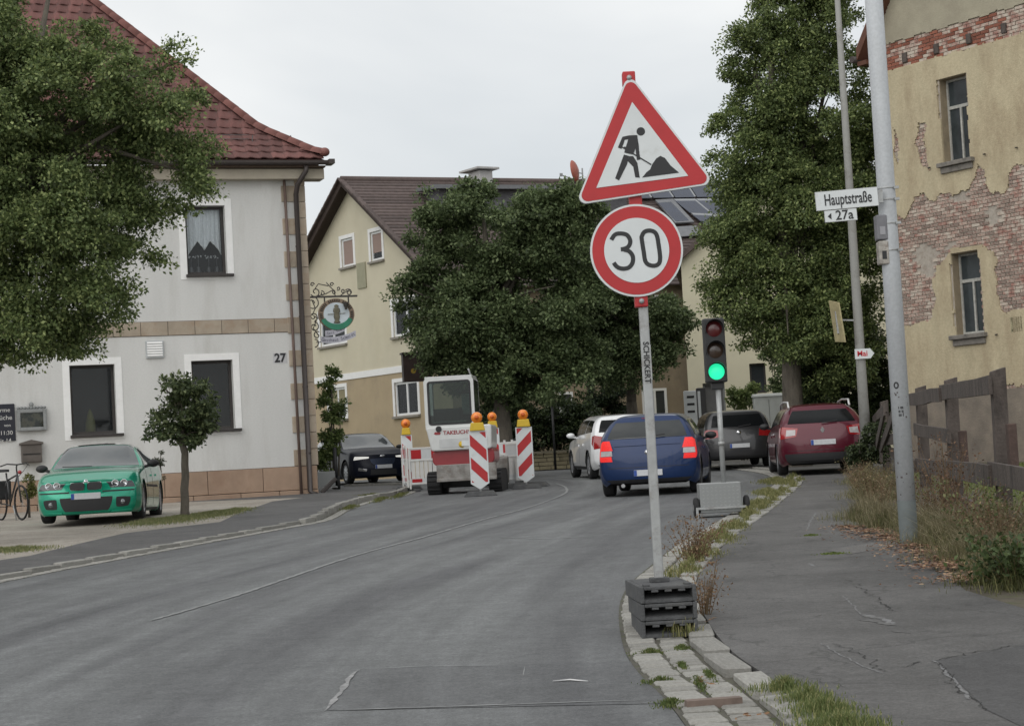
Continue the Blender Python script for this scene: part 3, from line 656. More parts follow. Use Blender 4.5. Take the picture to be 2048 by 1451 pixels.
# plinth slabs and base course
b = MB(); b.box(INNL, -.02, .02, .2, -.4, zP1); b.build('plinth_core', m_joint2, inn)
x = -.02; r = random.Random(2)
while x > INNL + 1:
    w = r.uniform(1.0, 1.35); MB().box(x - w + .012, x, -.03, .02, zP0, zP1 - .012).build('plinth_slab', m_sandr, inn, .008); x -= w
x = -.02
while x > INNL + 1:
    w = r.uniform(.7, 1.3); MB().box(x - w + .015, x, -.07, .02, -.35, zP0 - .015).build('base_stone', m_sandr, inn, .012); x -= w
# band of sandstone slabs
b0 = IW.px(450, 667)[1]; b1 = IW.px(450, 640)[1]
x = -.26
while x > INNL + 1:
    w = .64; MB().box(x - w + .012, x, -.022, .01, b0, b1).build('band_stone', m_sand, inn, .006); x -= w
MB().box(INNL, -.02, -.004, .02, b0 - .012, b1 + .012).build('band_joint', m_joint2, inn)
# quoins
z = zP1 + .0; k = 0
while z < zE - .15:
    h = .40; w = .24 if k % 2 else .57
    MB().box(-w, .02, -.028, .30, z + .006, min(z + h, zE) - .006).build('quoin', m_sand, inn, .008); z += h; k += 1
MB().box(-.22, .01, -.006, .3, zP1, zE).build('quoin_joint', m_joint2, inn)
# windows
def inn_window(w, curtain=False, name='window'):
    a, b_, c, d = w; t = .16
    s = MB()
    for q in ((a - t, a, c - .02, d + t), (b_, b_ + t, c - .02, d + t), (a, b_, d, d + t), (a - t, b_ + t, c - .12, c - .02)):
        s.box(q[0], q[1], -.012, .05, q[2], q[3])
    o = s.build(name, m_white, inn)
    fr = MB(); f = .07
    for q in ((a, a + f, c, d), (b_ - f, b_, c, d), (a + f, b_ - f, d - f, d), (a + f, b_ - f, c, c + f)):
        fr.box(q[0], q[1], .20, .26, q[2], q[3])
    fr.build('frame', m_dkwood, o)
    MB().box(a + f, b_ - f, .228, .234, c + f, d - f).build('pane', m_glass, o)
    MB().box(a - .04, b_ + .14, -.10, .22, c - .07, c - .003).build('sill', m_dkwood, o, .008)
    MB().box(a - .3, b_ + .3, .80, .82, c - .3, d + .3).build('room_shade', m_dark, o)
    return o
o1 = inn_window(w1); inn_window(w2); inn_window(w3)
a, b_, c, d = w1; W_ = b_ - a; H_ = d - c
# lace curtain with two arches in its lower edge, pale flowers on the sill below it
cv = MB(); n = 60; top = []; ed = []
for i in range(n + 1):
    t = i / n; x = a + .075 + (W_ - .15) * t
    fr_ = float(np.interp(t, [0, .10, .30, .38, .5, .62, .68, .90, 1], [.70, .62, .49, .53, .625, .53, .49, .60, .70])); zl = c + H_ * (1 - fr_)
    y = .30 + .022 * math.sin(t * 52) + .01 * math.sin(t * 23); top += [(x, y, d - .06), (x, y, zl)]; ed.append((x, y - .012, zl))
cv.add(top, [(2 * i, 2 * i + 2, 2 * i + 3, 2 * i + 1) for i in range(n)], True); cvo = cv.build('net_curtain', m_curtain, o1)
MB().tube(ed, .014, 5).build('curtain_hem', M('white_hem', (.85, .85, .85), .9), cvo)
rr = random.Random(4)
for gx in (.16, .34, .60, .80):
    fl = MB()
    for k in range(7): fl.ball((a + W_ * gx + rr.uniform(-.08, .08), .31 + rr.uniform(-.02, .02), c + H_ * .27 + rr.uniform(-.03, .03)), rr.uniform(.012, .022), n=6, m_=4)
    f_ = fl.build('flower_head', M('white_petals', (.65, .65, .66), .9), inn)
    MB().lathe([(.04, .0), (.05, .1), (.035, .2), (.03, .21)], (a + W_ * gx, .33, c), n=10).tube([(a + W_ * gx, .33, c + .2), (a + W_ * gx, .31, c + H_ * .27)], .01, 5).build('vase', M('grey_glass_vase', (.10, .10, .11), .3), f_)
# small conifer-like yellow plant behind the lower left pane
a, b_, c, d = w2; g2 = MB().lathe([(.001, .62), (.06, .5), (.11, .3), (.13, .08), (.1, 0)], (a + (b_ - a) * .46, .40, c), n=10)
pz = g2.build('sill_plant', M('olive_plant', (.10, .10, .025), .9, .4, 30), inn); 
MB().lathe([(.1, 0), (.1, .05)], (a + (b_ - a) * .46, .40, c - .02), n=10).build('saucer', m_white, inn)
# eaves: box cornice, fascia, gutter
OH = .46
b = MB(); b.box(INNL, .45, -.30, .2, zE - .14, zE + .10); b.build('cornice', M('beige_cornice', (.40, .36, .29), .85, .1, 3), inn)
b = MB(); b.box(INNL, OH + .0, -OH + .02, .6, zE + .12, zE + .16); b.build('soffit', M('brown_board2', (.10, .07, .05), .8, .2, 9), inn)
gut = MB(); prof = [(-.08, .0), (-.07, -.06), (-.035, -.095), (.035, -.095), (.07, -.06), (.08, 0)]
for s_ in range(len(prof) - 1):
    (ya, za), (yb, zb) = prof[s_], prof[s_ + 1]
    gut.add([(INNL, -OH - .08 + ya, zE + .26 + za), (OH + .08, -OH - .08 + ya, zE + .26 + za), (OH + .08, -OH - .08 + yb, zE + .26 + zb), (INNL, -OH - .08 + yb, zE + .26 + zb)], [(0, 1, 2, 3)])
gut.box(OH + .02, OH + .16, -OH - .3, -OH + .1, zE + .16, zE + .27)
gut.build('gutter', m_pipe, inn)
MB().tube([(-.02, -OH - .02, zE + .17), (-.04, -OH - .02, zE + .02), (-.22, -.3, zE - .28), (-.235, -.14, zE - .5), (-.235, -.12, .1), (-.12, -.25, .02)], .062, 10).build('downpipe', m_pipe, inn)
MB().tube([(-.5, -.10, zE - .14), (-.47, -.1, zE * .5), (-.45, -.10, -.05)], .035, 8).build('downpipe', m_pipe2, inn)
for zz in (1.0, 2.6, 4.3, 6.0): MB().lathe([(.07, 0), (.07, .04)], (-.235, -.12, zz), n=10).build('pipe_clip', m_pipe, inn)
# roof: curved at the eaves; front slope tiled piece by piece, hip closed with ridge tiles
def rz_of(u):                                  # height above the eaves at plan distance u behind the eaves line
    return .70 * u if u < 1.3 else .91 + 1.14 * (u - 1.3)
zR = zE + .30
sl = [0]; us = [0]
u = 0
while u < 7.6:
    u += .02; sl.append(sl[-1] + math.hypot(.02, rz_of(u) - rz_of(u - .02))); us.append(u)
def u_at(s): return float(np.interp(s, sl, us))
tm = MB(); xs = [(-.16, .0), (-.10, .026), (-.04, .022), (.03, .002), (.10, -.002), (.16, .0)]
vs = []
for yy, zz in ((0, .045), (.42, .02)):
    for xx, hh in xs: vs.append((xx, yy, hh + zz))
for xx, hh in xs: vs.append((xx, 0, hh + .02))
nx = len(xs)
tm.add(vs, [(i, i + 1, nx + i + 1, nx + i) for i in range(nx - 1)] + [(2 * nx + i, 2 * nx + i + 1, i + 1, i) for i in range(nx - 1)])
tile_me = tm.mesh('roof_tile', m_tile)
spots = []; CS = .335
for k in range(32):
    s0_ = k * CS; ua, ub = u_at(s0_), u_at(s0_ + CS); za, zb = rz_of(ua), rz_of(ub); ang = math.atan2(zb - za, ub - ua)
    j = 0
    while True:
        x = OH - .20 - ua - .31 * j; j += 1
        if x < INNL + .4: break
        jit = rnd.uniform(-.006, .006)
        spots.append((x, -OH + ua, zR + za + .005 + jit, ang + rnd.uniform(-.012, .012), k))
vis = sorted(spots, key=lambda q: (q[0] < -9.2, -q[0]))
for q in vis[:298]: inst(tile_me, 'roof_tile', inn, q[:3], (q[3], 0, rnd.uniform(-.01, .01)))
rest = MB()
tv = [Vector(v.co) for v in tile_me.vertices]; tf = [tuple(p.vertices) for p in tile_me.polygons]
for q in vis[298:]:
    mm = Matrix.Translation(q[:3]) @ Matrix.Rotation(q[3], 4, 'X'); rest.add([mm @ v for v in tv], tf)
tag(rest.build('roof_tiles', M('clay_roof_tile_far', (.138, .058, .051), .75, .3, 5, .3, 40, island=.3, dark=(.10, .055, .05), dscale=2.0, dlo=.45, dhi=.65), inn), kind='stuff')
rb = MB(); N = 16
prv = None
for i in range(N + 1):
    u = 7.6 * i / N; z_ = zR + rz_of(u) - .02
    cur = [(INNL, -OH + u, z_), (OH - u, -OH + u, z_), (OH - u, 12 - 0, z_)]
    if prv: rb.add([prv[0], prv[1], cur[1], cur[0]], [(0, 1, 2, 3)]); rb.add([prv[1], (prv[1][0], 12, prv[1][2]), (cur[1][0], 12, cur[1][2]), cur[1]], [(0, 1, 2, 3)])
    prv = cur
rb.build('roof', M('under_tiles', (.09, .04, .035), .9, .2), inn)
rt = MB(); vs = []
for yy, rr in ((0, .140), (.62, .130)):
    for j in range(7):
        t = math.pi * j / 6; vs.append((rr * math.cos(t), yy, rr * math.sin(t)))
for j in range(7): t = math.pi * j / 6; vs.append((.115 * math.cos(t), 0, .115 * math.sin(t)))
rt.add(vs, [(j, j + 1, 8 + j, 7 + j) for j in range(6)] + [(14 + j, 15 + j, j + 1, j) for j in range(6)], True)
rt_me = rt.mesh('ridge_tile', m_ridge)
hp = []; u = 0
while u < 7.4:
    hp.append(Vector((OH - u - .02, -OH + u + .02, zR + rz_of(u) + .075))); u += .36 / math.sqrt(2 + (.7 if u < 1.3 else 1.14) ** 2)
hp[0].z += .06
for i in range(len(hp) - 1):
    o = inst(rt_me, 'ridge_tile', inn, hp[i]); o.rotation_euler = (hp[i + 1] - hp[i]).to_track_quat('Y', 'Z').to_euler()
MB().ball(hp[0] + Vector((.01, -.01, .05)), .13, .13, .11).build('ridge_end', m_ridge, inn)
sg = MB()
for zz in (0, .1): sg.tube([(OH - 1.7, -OH + .72, zR + .62 + zz), (-9, -OH + .72, zR + .62 + zz)], .008, 4)
for i in range(10): sg.bar((-.2 - .95 * i, -OH + .72, zR + .72), (-.2 - .95 * i, -OH + .78, zR + .44), .02, .02)
sg.build('snow_guard', M('grey_steel', (.2, .2, .2), .5, metal=.6), inn)
# vent box
a, b_, c, d = IW.rect(291, 681, 327, 716)
v_ = empty('vent_grille', IW.P, IW.rz, label='small square white louvred vent cover on the inn wall', cat='vent')
MB().box(a, b_, -.05, 0, c, d).build('housing', M('pale_grey_metal', (.45, .47, .48), .6, .08), v_, .01)
for i in range(6): zz = c + .04 + i * (d - c - .06) / 6; MB().add([(a + .03, -.055, zz), (b_ - .03, -.055, zz), (b_ - .03, -.075, zz + .01), (a + .03, -.075, zz + .01), (a + .03, -.055, zz + .05), (b_ - .03, -.055, zz + .05)], [(0, 1, 2, 3), (3, 2, 5, 4)]).build('slat', m_white, v_)
# house number 27
hx, hz = IW.px(560, 716)
hn = empty('house_number', IW.P, IW.rz, label='dark painted house number 27 near the corner of the inn', cat='house number')
MB().box(hx - .17, hx + .17, -.006, -.002, hz - .12, hz + .12).build('plate', M('greyish_plate', (.48, .48, .49), .8), hn)
text('27', .29, M('black_paint', (.02, .02, .022), .6), 'digits', hn, stand(hx, -.012, hz), bold=.010, sx=.95)
# menu blackboard, display case, letter box
a, b_, c, d = IW.rect(-24, 808, 30, 882)
bb = empty('menu_blackboard', IW.P, IW.rz, label='black chalkboard with white handwriting on the inn wall, cut by the picture edge', cat='blackboard')
MB().box(a, b_, -.04, 0, c, d).build('board', M('slate_black', (.018, .02, .03), .7), bb, .008)
for i, (tt, sz) in enumerate((('warme', .14), ('Küche', .15), ('von', .10), ('11:30', .13), ('bis 14', .13))):
    text(tt, sz, m_chalk, 'handwriting', bb, stand(b_ - .06 if i % 2 else b_ - .1, -.045, d - .14 - i * .175), align='RIGHT')
a, b_, c, d = IW.rect(33, 818, 93, 861)
dc = empty('display_case', IW.P, IW.rz, label='grey ornate framed display case with a picture, above the letter box', cat='display case')
fr = MB(); f = .08
for q in ((a, a + f, c, d), (b_ - f, b_, c, d), (a + f, b_ - f, d - f, d), (a + f, b_ - f, c, c + f)): fr.box(q[0], q[1], -.12, 0, q[2], q[3])
m_ggrey = M('weathered_grey_metal', (.24, .25, .25), .7, .2, 8)
fr.build('frame', m_ggrey, dc, .01)
cu_ = MB(); cx = (a + b_) / 2
for i in range(9): xx = a + .04 + i * (b_ - a - .08) / 8; cu_.ball((xx, -.06, d + .035), .04, .03, .035, 7, 5)
cu_.ball((cx, -.06, d + .11), .05, .03, .06, 8, 6); cu_.build('crest', m_ggrey, dc)
MB().box(a + f, b_ - f, -.05, -.03, c + f, d - f).build('picture', M('faded_picture', (.20, .18, .12), .9, .55, 5, dark=(.03, .035, .03), dscale=5, dlo=.45, dhi=.55), dc)
MB().box(a + f, b_ - f, -.095, -.09, c + f, d - f).build('pane', m_glass, dc)
a, b_, c, d = IW.rect(40, 879, 84, 925)
lb = empty('letter_box', IW.P, IW.rz, label='brown wall letter box with pitched lid below the display case', cat='letter box')
m_lb = M('brown_enamel', (.10, .085, .075), .55, .15, 8)
MB().box(a + .02, b_ - .02, -.20, 0, c, d - .10).build('body', m_lb, lb, .012)
MB().prism([(a - .02, d - .11), (b_ + .02, d - .11), (b_ + .02, d - .07), ((a + b_) / 2, d + .0), (a - .02, d - .07)], -.24, 0).build('lid', m_lb, lb, .006)
MB().box(a + .05, b_ - .05, -.212, -.2, c + .19, c + .21).build('slot', M('black_slot', (.01, .01, .01), .8), lb)
MB().box(a + .03, b_ - .03, -.215, -.2, c + .02, c + .16).build('flap', m_lb, lb, .006)
# dark wooden stub leaning at the corner foot
MB().bar((.05, -.05, .05), (.42, -.1, .38), .14, .1).build('corner_guard', m_dkwood, inn, .02)

# ---------- wrought iron tavern sign on the corner
sgn = empty('tavern_sign', IW.P, IW.rz, label='wrought iron bracket with round tavern sign hanging from the inn corner', cat='tavern sign')
def sp(px, py): s_, z_ = IW.px(px, py); return Vector((s_, .18, z_))
MB().bar(sp(612, 593), sp(718, 590), .05, .045).build('arm', m_iron, sgn)
def scroll(c, r0, r1, a0, turns, n=22):
    return [c + Vector((math.cos(a0 + turns * 6.283 * i / n), 0, math.sin(a0 + turns * 6.283 * i / n))) * (r0 + (r1 - r0) * i / n) for i in range(n + 1)]
sc_ = MB()
for (px, py, r0, r1, a0, tn) in [(634, 582, .13, .03, 3.6, 1.1), (648, 585, .06, .02, 2, -1), (628, 567, .05, .02, 0, 1), (672, 583, .05, .02, 1, 1.1), (680, 575, .05, .015, 4, 1), (701, 583, .09, .02, 2.6, -1.2), (667, 567, .05, .02, 0, 1), (690, 580, .05, .02, 5, -1),
                                 (628, 605, .17, .05, 1.2, -1.2), (630, 632, .11, .03, 5.0, 1.2), (632, 652, .12, .04, 1.5, -1.2), (638, 669, .10, .02, 1, 1.1), (632, 682, .14, .06, -1.5, .45)]:
    sc_.tube(scroll(sp(px, py), r0, r1, a0, tn), .014, 5)
for pth in ([(640, 590), (655, 586), (668, 579), (673, 580)], [(674, 590), (672, 580), (664, 572), (656, 563)], [(684, 590), (692, 584), (702, 578), (706, 585)], [(628, 600), (634, 615), (628, 628), (640, 636)], [(636, 640), (630, 655), (640, 668)], [(636, 683), (655, 683)], [(634, 575), (640, 566), (660, 570)]):
    sc_.tube([sp(*p) for p in pth], .013, 5)
sc_.build('scrollwork', m_iron, sgn)
hg = MB()
for px in (652, 700): hg.bar(sp(px, 592), sp(px + 1, 606), .03, .03)
hg.build('hanger', m_iron, sgn)
C0 = sp(676, 627); RX, RZ = .455, .39
def ell(rx, rz, n=40, a0=0, a1=6.2832): return [(C0.x + rx * math.cos(a0 + (a1 - a0) * i / n), C0.z + rz * math.sin(a0 + (a1 - a0) * i / n)) for i in range(n + (0 if abs(a1 - a0 - 6.2832) < .01 else 1))]
MB().prism(ell(RX, RZ), .15, .20).build('disc', M('sign_brown', (.23, .17, .12), .7, .15, 8), sgn)
MB().prism(ell(RX * .72, RZ * .74), .142, .15).build('inner_disc', M('sign_pale_blue', (.52, .58, .62), .6, .08, 6), sgn)
lt = MB()
for i in range(30):
    t = math.pi * (-.12 + 1.24 * i / 29); cx, cz = C0.x + RX * .86 * math.cos(t), C0.z + RZ * .86 * math.sin(t)
    if i in (5, 12, 19, 25): continue
    u = Vector((math.cos(t), 0, math.sin(t))); lt.bar(Vector((cx, .145, cz)) - u * .035, Vector((cx, .145, cz)) + u * .035, .03, .012, (0, 1, 0))
lt.build('ring_lettering', M('sign_dark', (.05, .04, .03), .7), sgn)
rbn = MB(); pts_o = ell(RX * .93, RZ * .98, 16, math.pi * 1.12, math.pi * 1.88); pts_i = ell(RX * .70, RZ * .62, 16, math.pi * 1.12, math.pi * 1.88)
rbn.prism(pts_o + pts_i[::-1], .125, .142); rbn.build('green_ribbon', M('sign_green', (.03, .20, .12), .6, .2, 8), sgn)
fg = MB(); fg.lathe([(.012, .36), (.05, .33), (.06, .29), (.03, .26), (.075, .23), (.09, .12), (.06, .05), (.08, -.08), (.05, -.2), (.09, -.28), (0.01, -.3)], (C0.x, .125, C0.z - .02), n=8)
for v in range(len(fg.v)): fg.v[v] = (fg.v[v][0], .125 + (fg.v[v][1] - .125) * .15, C0.z + (fg.v[v][2] - C0.z) * .7)
fg.bar((C0.x - .22, .13, C0.z), (C0.x + .22, .13, C0.z + .02), .012, .012); fg.build('emblem_figure', M('emblem_olive', (.14, .13, .09), .8, .3, 14), sgn)
def arc_ribbon(name, cx, cz, w, h, sag, mat, par):
    o_ = MB(); n = 14; tp = []; bt = []
    for i in range(n + 1):
        t = -1 + 2 * i / n; tp.append((cx + w / 2 * t, cz + h / 2 - sag * (1 - t * t) + .06 * t)); bt.append((cx + w / 2 * t, cz - h / 2 - sag * (1 - t * t) + .06 * t))
    for i in range(n): o_.prism([bt[i], bt[i + 1], tp[i + 1], tp[i]], .15, .165)
    return o_.build(name, mat, par)
p1 = sp(675, 664); p2 = sp(680, 674)
arc_ribbon('upper_ribbon', p1.x - .02, p1.z + .05, .5, .13, .03, M('sign_lilac', (.42, .42, .47), .7), sgn)
arc_ribbon('lower_ribbon', p2.x, p2.z + .03, .88, .15, .07, M('sign_lilac', (.42, .42, .47), .7), sgn)
def arc_text(tt, size, cx, cz, w, sag, mat, par, y, nm='lettering'):
    k = len(tt)
    for i, ch in enumerate(tt):
        if ch == ' ': continue
        t = -1 + 2 * (i + .5) / k; text(ch, size, mat, nm, par, Matrix.Translation((cx + w / 2 * t, y, cz - sag * (1 - t * t) + .06 * t)) @ Matrix.Rotation(-(2 * sag * t * 2 / w * 1.0 + .12 / w), 4, 'Y') @ Matrix.Rotation(math.pi / 2, 4, 'X'), sx=.85)
m_let = M('sign_letter_grey', (.07, .07, .10), .7)
arc_text('Gasthaus Schmidt', .12, p2.x, p2.z + .03, .84, .07, m_let, sgn, .146)
arc_text('Seit 1781', .1, p1.x - .02, p1.z + .05, .42, .03, m_let, sgn, .146)
MB().lathe([(.03, .0), (.035, .06), (.06, .1), (.07, .18)], sp(693, 612) + Vector((0, -.12, -.08)), n=10).build('spotlight', m_iron, sgn)

# ---------- cream gabled house behind
m_cream = M('cream_plaster', (.58, .535, .41), .9, .05, .8, .15, 100, dark=(.50, .45, .32), dscale=.5, dlo=.5, dhi=.9)
m_ochre = M('ochre_plaster', (.40, .32, .21), .9, .07, 1, .15, 100, dark=(.32, .26, .18), dscale=.6)
m_broof = M('brown_roof_tiles', (.098, .074, .068), .85, .25, 6, .3, 60, island=.25)
ap = at(704, 362, 71)
CW = Wall((ap.x, ap.y), (.55, -.835))
ch = empty('cream_house', CW.P, CW.rz, label='large cream gabled house with brown tiled roof behind the round tree', cat='house')
zA = CW.px(704, 366)[1]
gR = CW.px(872, 545); gL = CW.px(621, 522)
tR = (zA - gR[1]) / gR[0]; tL = (zA - gL[1]) / (-gL[0]); tP = (tR + tL) / 2
HWR, HWL = 6.4, 6.4
zEv = zA - HWR * tP
zb = CW.px(735, 747)[1]
cwins = [CW.rect(683, 476, 707, 533), CW.rect(741, 462, 764, 521), CW.rect(786, 600, 838, 670), CW.rect(640, 625, 690, 690), CW.rect(658, 775, 692, 838), CW.rect(790, 762, 836, 830)]
def clipg(z0): return [((0, zA), (tP, 1)), ((0, zA), (-tP, 1))]
for (z0, z1, mt, hs) in ((zb, zA, m_cream, cwins[:4]), (-.4, zb, m_ochre, cwins[4:])):
    holed_wall('gable_wall', -HWL, HWR, z0, z1, hs, .14, mt, ch, clipg(0))
MB().box(-HWL, HWR, -.03, .0, zb - .12, zb + .12).build('band', m_white, ch)
MB().box(-HWL, HWR, .5, .6, -.4, zEv).build('inner_wall', m_dark, ch)
for i, w in enumerate(cwins):
    a, b_, c, d = w; f = .085
    fr = MB()
    for q in ((a, a + f, c, d), (b_ - f, b_, c, d), (a + f, b_ - f, d - f, d), (a + f, b_ - f, c, c + f)): fr.box(q[0], q[1], .04, .12, q[2], q[3])
    if i in (4, 5, 2, 3): fr.box((a + b_) / 2 - .05, (a + b_) / 2 + .05, .05, .11, c + f, d - f)
    wo_ = fr.build('window', m_winframe, ch)
    t = .14; s = MB()
    for q in ((a - t, a, c, d + t), (b_, b_ + t, c, d + t), (a, b_, d, d + t)): s.box(q[0], q[1], -.02, .02, q[2], q[3])
    s.build('surround', m_white, wo_)
    MB().box(a - t, b_ + t, -.10, .1, c - .09, c - .01).build('sill', M('grey_sill', (.25, .23, .2), .8), wo_)
    MB().box(a + f, b_ - f, .08, .085, c + f, d - f).build('pane', m_glass, wo_)
    if i < 2: MB().box(a + f, b_ - f, .065, .075, c + f + (0 if i == 0 else .22), d - f).build('roller_blind', M('pinkish_blind', (.30, .22, .19), .85, .05, stretch=(1, 1, 12)), wo_)
    elif i == 4: MB().box(a + f, b_ - f, .065, .075, (c + d) / 2 - .02, d - f).build('roller_blind', M('olive_blind', (.26, .23, .14), .85), wo_)
    if i >= 2:
        MB().box(a + f, b_ - f, .14, .16, c, d).build('room_shade', m_dark, wo_)
        cv = MB()
        for (xa, xb) in ((a + f, a + f + .3), (b_ - f - .3, b_ - f)):
            top = []
            for j in range(13): xx = xa + (xb - xa) * j / 12; top += [(xx, .115 + .012 * math.sin(j * 1.9), d - f), (xx, .115 + .012 * math.sin(j * 1.9), c + f)]
            cv.add(top, [(2 * j, 2 * j + 2, 2 * j + 3, 2 * j + 1) for j in range(12)], True)
        cv.build('net_curtain', m_curtain, wo_)
a, b_, c, d = CW.rect(716, 525, 733, 576); MB().box(a, b_, -.05, 0, c, d).build('wall_niche', M('grey_green_panel', (.32, .31, .22), .9, .1, 5), ch)
# roof, ridge running away to the right (slightly sheared plan)
rdir = Vector((2.2, 1.0, 0)).normalized(); Rinv = Matrix.Rotation(-CW.rz, 4, 'Z')
rl = (Rinv @ rdir.to_4d()).to_3d(); LEN = 29.0
def rp(s_, t_, up=0.0, front=0.0):               # s_ along gable, t_ metres along the ridge
    return Vector((s_, -front, zA - abs(s_) * tP + up)) + rl * t_
OV = .45
rf = MB()
for sg_ in (1, -1):
    nrow = 34; E = HWR + .5
    for i in range(nrow):
        sa, sb = E * i / nrow, E * (i + 1) / nrow; lift = .05
        A = rp(sg_ * sa, -OV, .12 + .0); B = rp(sg_ * sa, LEN, .12); C_ = rp(sg_ * (sb + .03), LEN, .12 + lift); D = rp(sg_ * (sb + .03), -OV, .12 + lift)
        rf.add([A, B, C_, D, D - Vector((0, 0, lift)), C_ - Vector((0, 0, lift))], [(0, 1, 2, 3), (3, 2, 5, 4)])
tag(rf.build('roof_courses', m_broof, ch), kind='stuff')
vg = MB()
for sg_ in (1, -1):
    E = HWR + .5
    vg.hexa([rp(0, -OV, -.12), rp(0, -OV + .08, -.12), rp(sg_ * E, -OV + .08, -.12), rp(sg_ * E, -OV, -.12)], [rp(0, -OV, .12), rp(0, -OV + .08, .12), rp(sg_ * E, -OV + .08, .12), rp(sg_ * E, -OV, .12)])
    vg.add([rp(0, -OV, .0), rp(0, .2, .0), rp(sg_ * E, .2, .0), rp(sg_ * E, -OV, .0)], [(0, 1, 2, 3)])
vg.build('bargeboard', M('dark_brown_wood', (.045, .03, .025), .8, .2, 8), ch)
vt = MB(); k = 0
for sg_ in (1, -1):
    n_ = 26
    for i in range(n_):
        A = rp(sg_ * (HWR + .5) * (i) / n_, -OV - .03, .17); B = rp(sg_ * (HWR + .5) * (i + 1.1) / n_, -OV - .03, .15); vt.bar(A, B, .2, .06)
vt.build('verge_tiles', m_broof, ch)['kind'] = 'stuff'
rt2 = MB(); rt2.tube([rp(0, -OV, .14), rp(0, LEN, .14)], .12, 8); rt2.build('ridge', m_broof, ch)
# body walls below the long eaves
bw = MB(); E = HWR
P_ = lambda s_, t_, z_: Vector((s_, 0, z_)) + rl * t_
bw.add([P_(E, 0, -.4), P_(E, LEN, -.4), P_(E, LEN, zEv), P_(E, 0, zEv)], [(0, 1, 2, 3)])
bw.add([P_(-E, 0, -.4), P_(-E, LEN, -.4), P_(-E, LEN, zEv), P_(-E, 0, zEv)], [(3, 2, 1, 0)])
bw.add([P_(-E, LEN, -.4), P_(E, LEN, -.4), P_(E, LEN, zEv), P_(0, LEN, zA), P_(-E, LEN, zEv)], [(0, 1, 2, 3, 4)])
bw.build('side_wall', M('ochre_plaster_painted_shade', (.27, .22, .155), .9, .1, 1, .15, 100, dark=(.2, .165, .12), dscale=.6), ch)  # ochre plaster with the shade under the trees darkened into its colour
# windows on the long wall seen under the trees
for (t_, z_, w_, h_) in ((3.6, 1.3, 1.0, 1.4), (7.4, 1.2, 1.0, 1.5), (10.5, .1, 1.0, 2.1), (13, 1.3, .9, 1.4), (16.5, 1.5, 1.0, 1.4), (12.5, 4.8, 1.0, 1.3), (16.5, 4.8, 1.0, 1.3), (8, 4.8, 1.0, 1.3)):
    A = P_(E + .0, t_, z_); q = MB(); sN = Vector((rl.y, -rl.x, 0)).normalized()
    if sN.x < 0: sN = -sN
    f = .09
    for (u0, u1, v0, v1) in ((0, f, 0, h_), (w_ - f, w_, 0, h_), (f, w_ - f, 0, f), (f, w_ - f, h_ - f, h_), (w_ / 2 - .04, w_ / 2 + .04, f, h_ - f)):
        q.hexa([A + rl * u0 + Vector((0, 0, v0)), A + rl * u1 + Vector((0, 0, v0)), A + rl * u1 + sN * .06 + Vector((0, 0, v0)), A + rl * u0 + sN * .06 + Vector((0, 0, v0))],
               [A + rl * u0 + Vector((0, 0, v1)), A + rl * u1 + Vector((0, 0, v1)), A + rl * u1 + sN * .06 + Vector((0, 0, v1)), A + rl * u0 + sN * .06 + Vector((0, 0, v1))])
    wo_ = q.build('window', m_winframe, ch)
    p = MB(); p.add([A + sN * .02, A + rl * w_ + sN * .02, A + rl * w_ + sN * .02 + Vector((0, 0, h_)), A + sN * .02 + Vector((0, 0, h_))], [(0, 1, 2, 3)]); p.build('pane', M('dark_glass', (.03, .035, .04), .08, .1), wo_)
# shed dormer and chimney, solar panels, skylight on the front slope
def onroof(px, py, up=.2):                       # picture point -> roof plane of the slope facing us
    n_ = (rp(1, 0) - rp(0, 0)).cross(rl).normalized(); W4 = Matrix.Translation(CW.P) @ Matrix.Rotation(CW.rz, 4, 'Z')
    o_ = W4 @ rp(0, 0, up); nn_ = (W4.to_3x3() @ n_); r = ray(px, py); t = (o_ - Vector((0, 0, CAMH))).dot(nn_) / r.dot(nn_)
    return W4.inverted() @ (Vector((0, 0, CAMH)) + r * t)
m_zinc = M('zinc_sheet', (.17, .175, .185), .5, .15, 5, metal=.2)
d0, d1 = onroof(832, 384), onroof(1230, 386)
drp = rl.cross(Vector((0, 0, 1))).normalized()
if drp.dot(rp(1, 0) - rp(0, 0)) < 0: drp = -drp
dm = MB(); q = 1.9
dm.hexa([d0, d1, d1 + drp * q + Vector((0, 0, -.15)), d0 + drp * q + Vector((0, 0, -.15))], [d0 + Vector((0, 0, .13)), d1 + Vector((0, 0, .13)), d1 + drp * q + Vector((0, 0, .0)), d0 + drp * q + Vector((0, 0, .0))])
dmo = dm.build('dormer', m_zinc, ch)
dw = MB(); dw.hexa([d0 + rl * .3 + Vector((0, 0, -1.6)), d1 - rl * .3 + Vector((0, 0, -1.6)), d1 - rl * .3 + drp * (q - .4) + Vector((0, 0, -1.5)), d0 + rl * .3 + drp * (q - .4) + Vector((0, 0, -1.5))],
                   [d0 + rl * .3, d1 - rl * .3, d1 - rl * .3 + drp * (q - .4) + Vector((0, 0, -.13)), d0 + rl * .3 + drp * (q - .4) + Vector((0, 0, -.13))])
dw.build('dormer_wall', M('slate_cladding', (.12, .12, .13), .8, .2, 6), dmo)
c0 = onroof(962, 372); cc = MB(); cc.box(c0.x - .4, c0.x + .4, c0.y - .3, c0.y + .3, c0.z - .5, c0.z + .55)
cho = cc.build('chimney', M('pale_chimney', (.42, .41, .40), .85, .12, 6), ch, .02)
cc = MB(); cc.box(c0.x - .75, c0.x + .6, c0.y - .5, c0.y + .5, c0.z + .58, c0.z + .66); cc.build('chimney_cover', M('pale_chimney', (.42, .41, .40)), cho, .01)
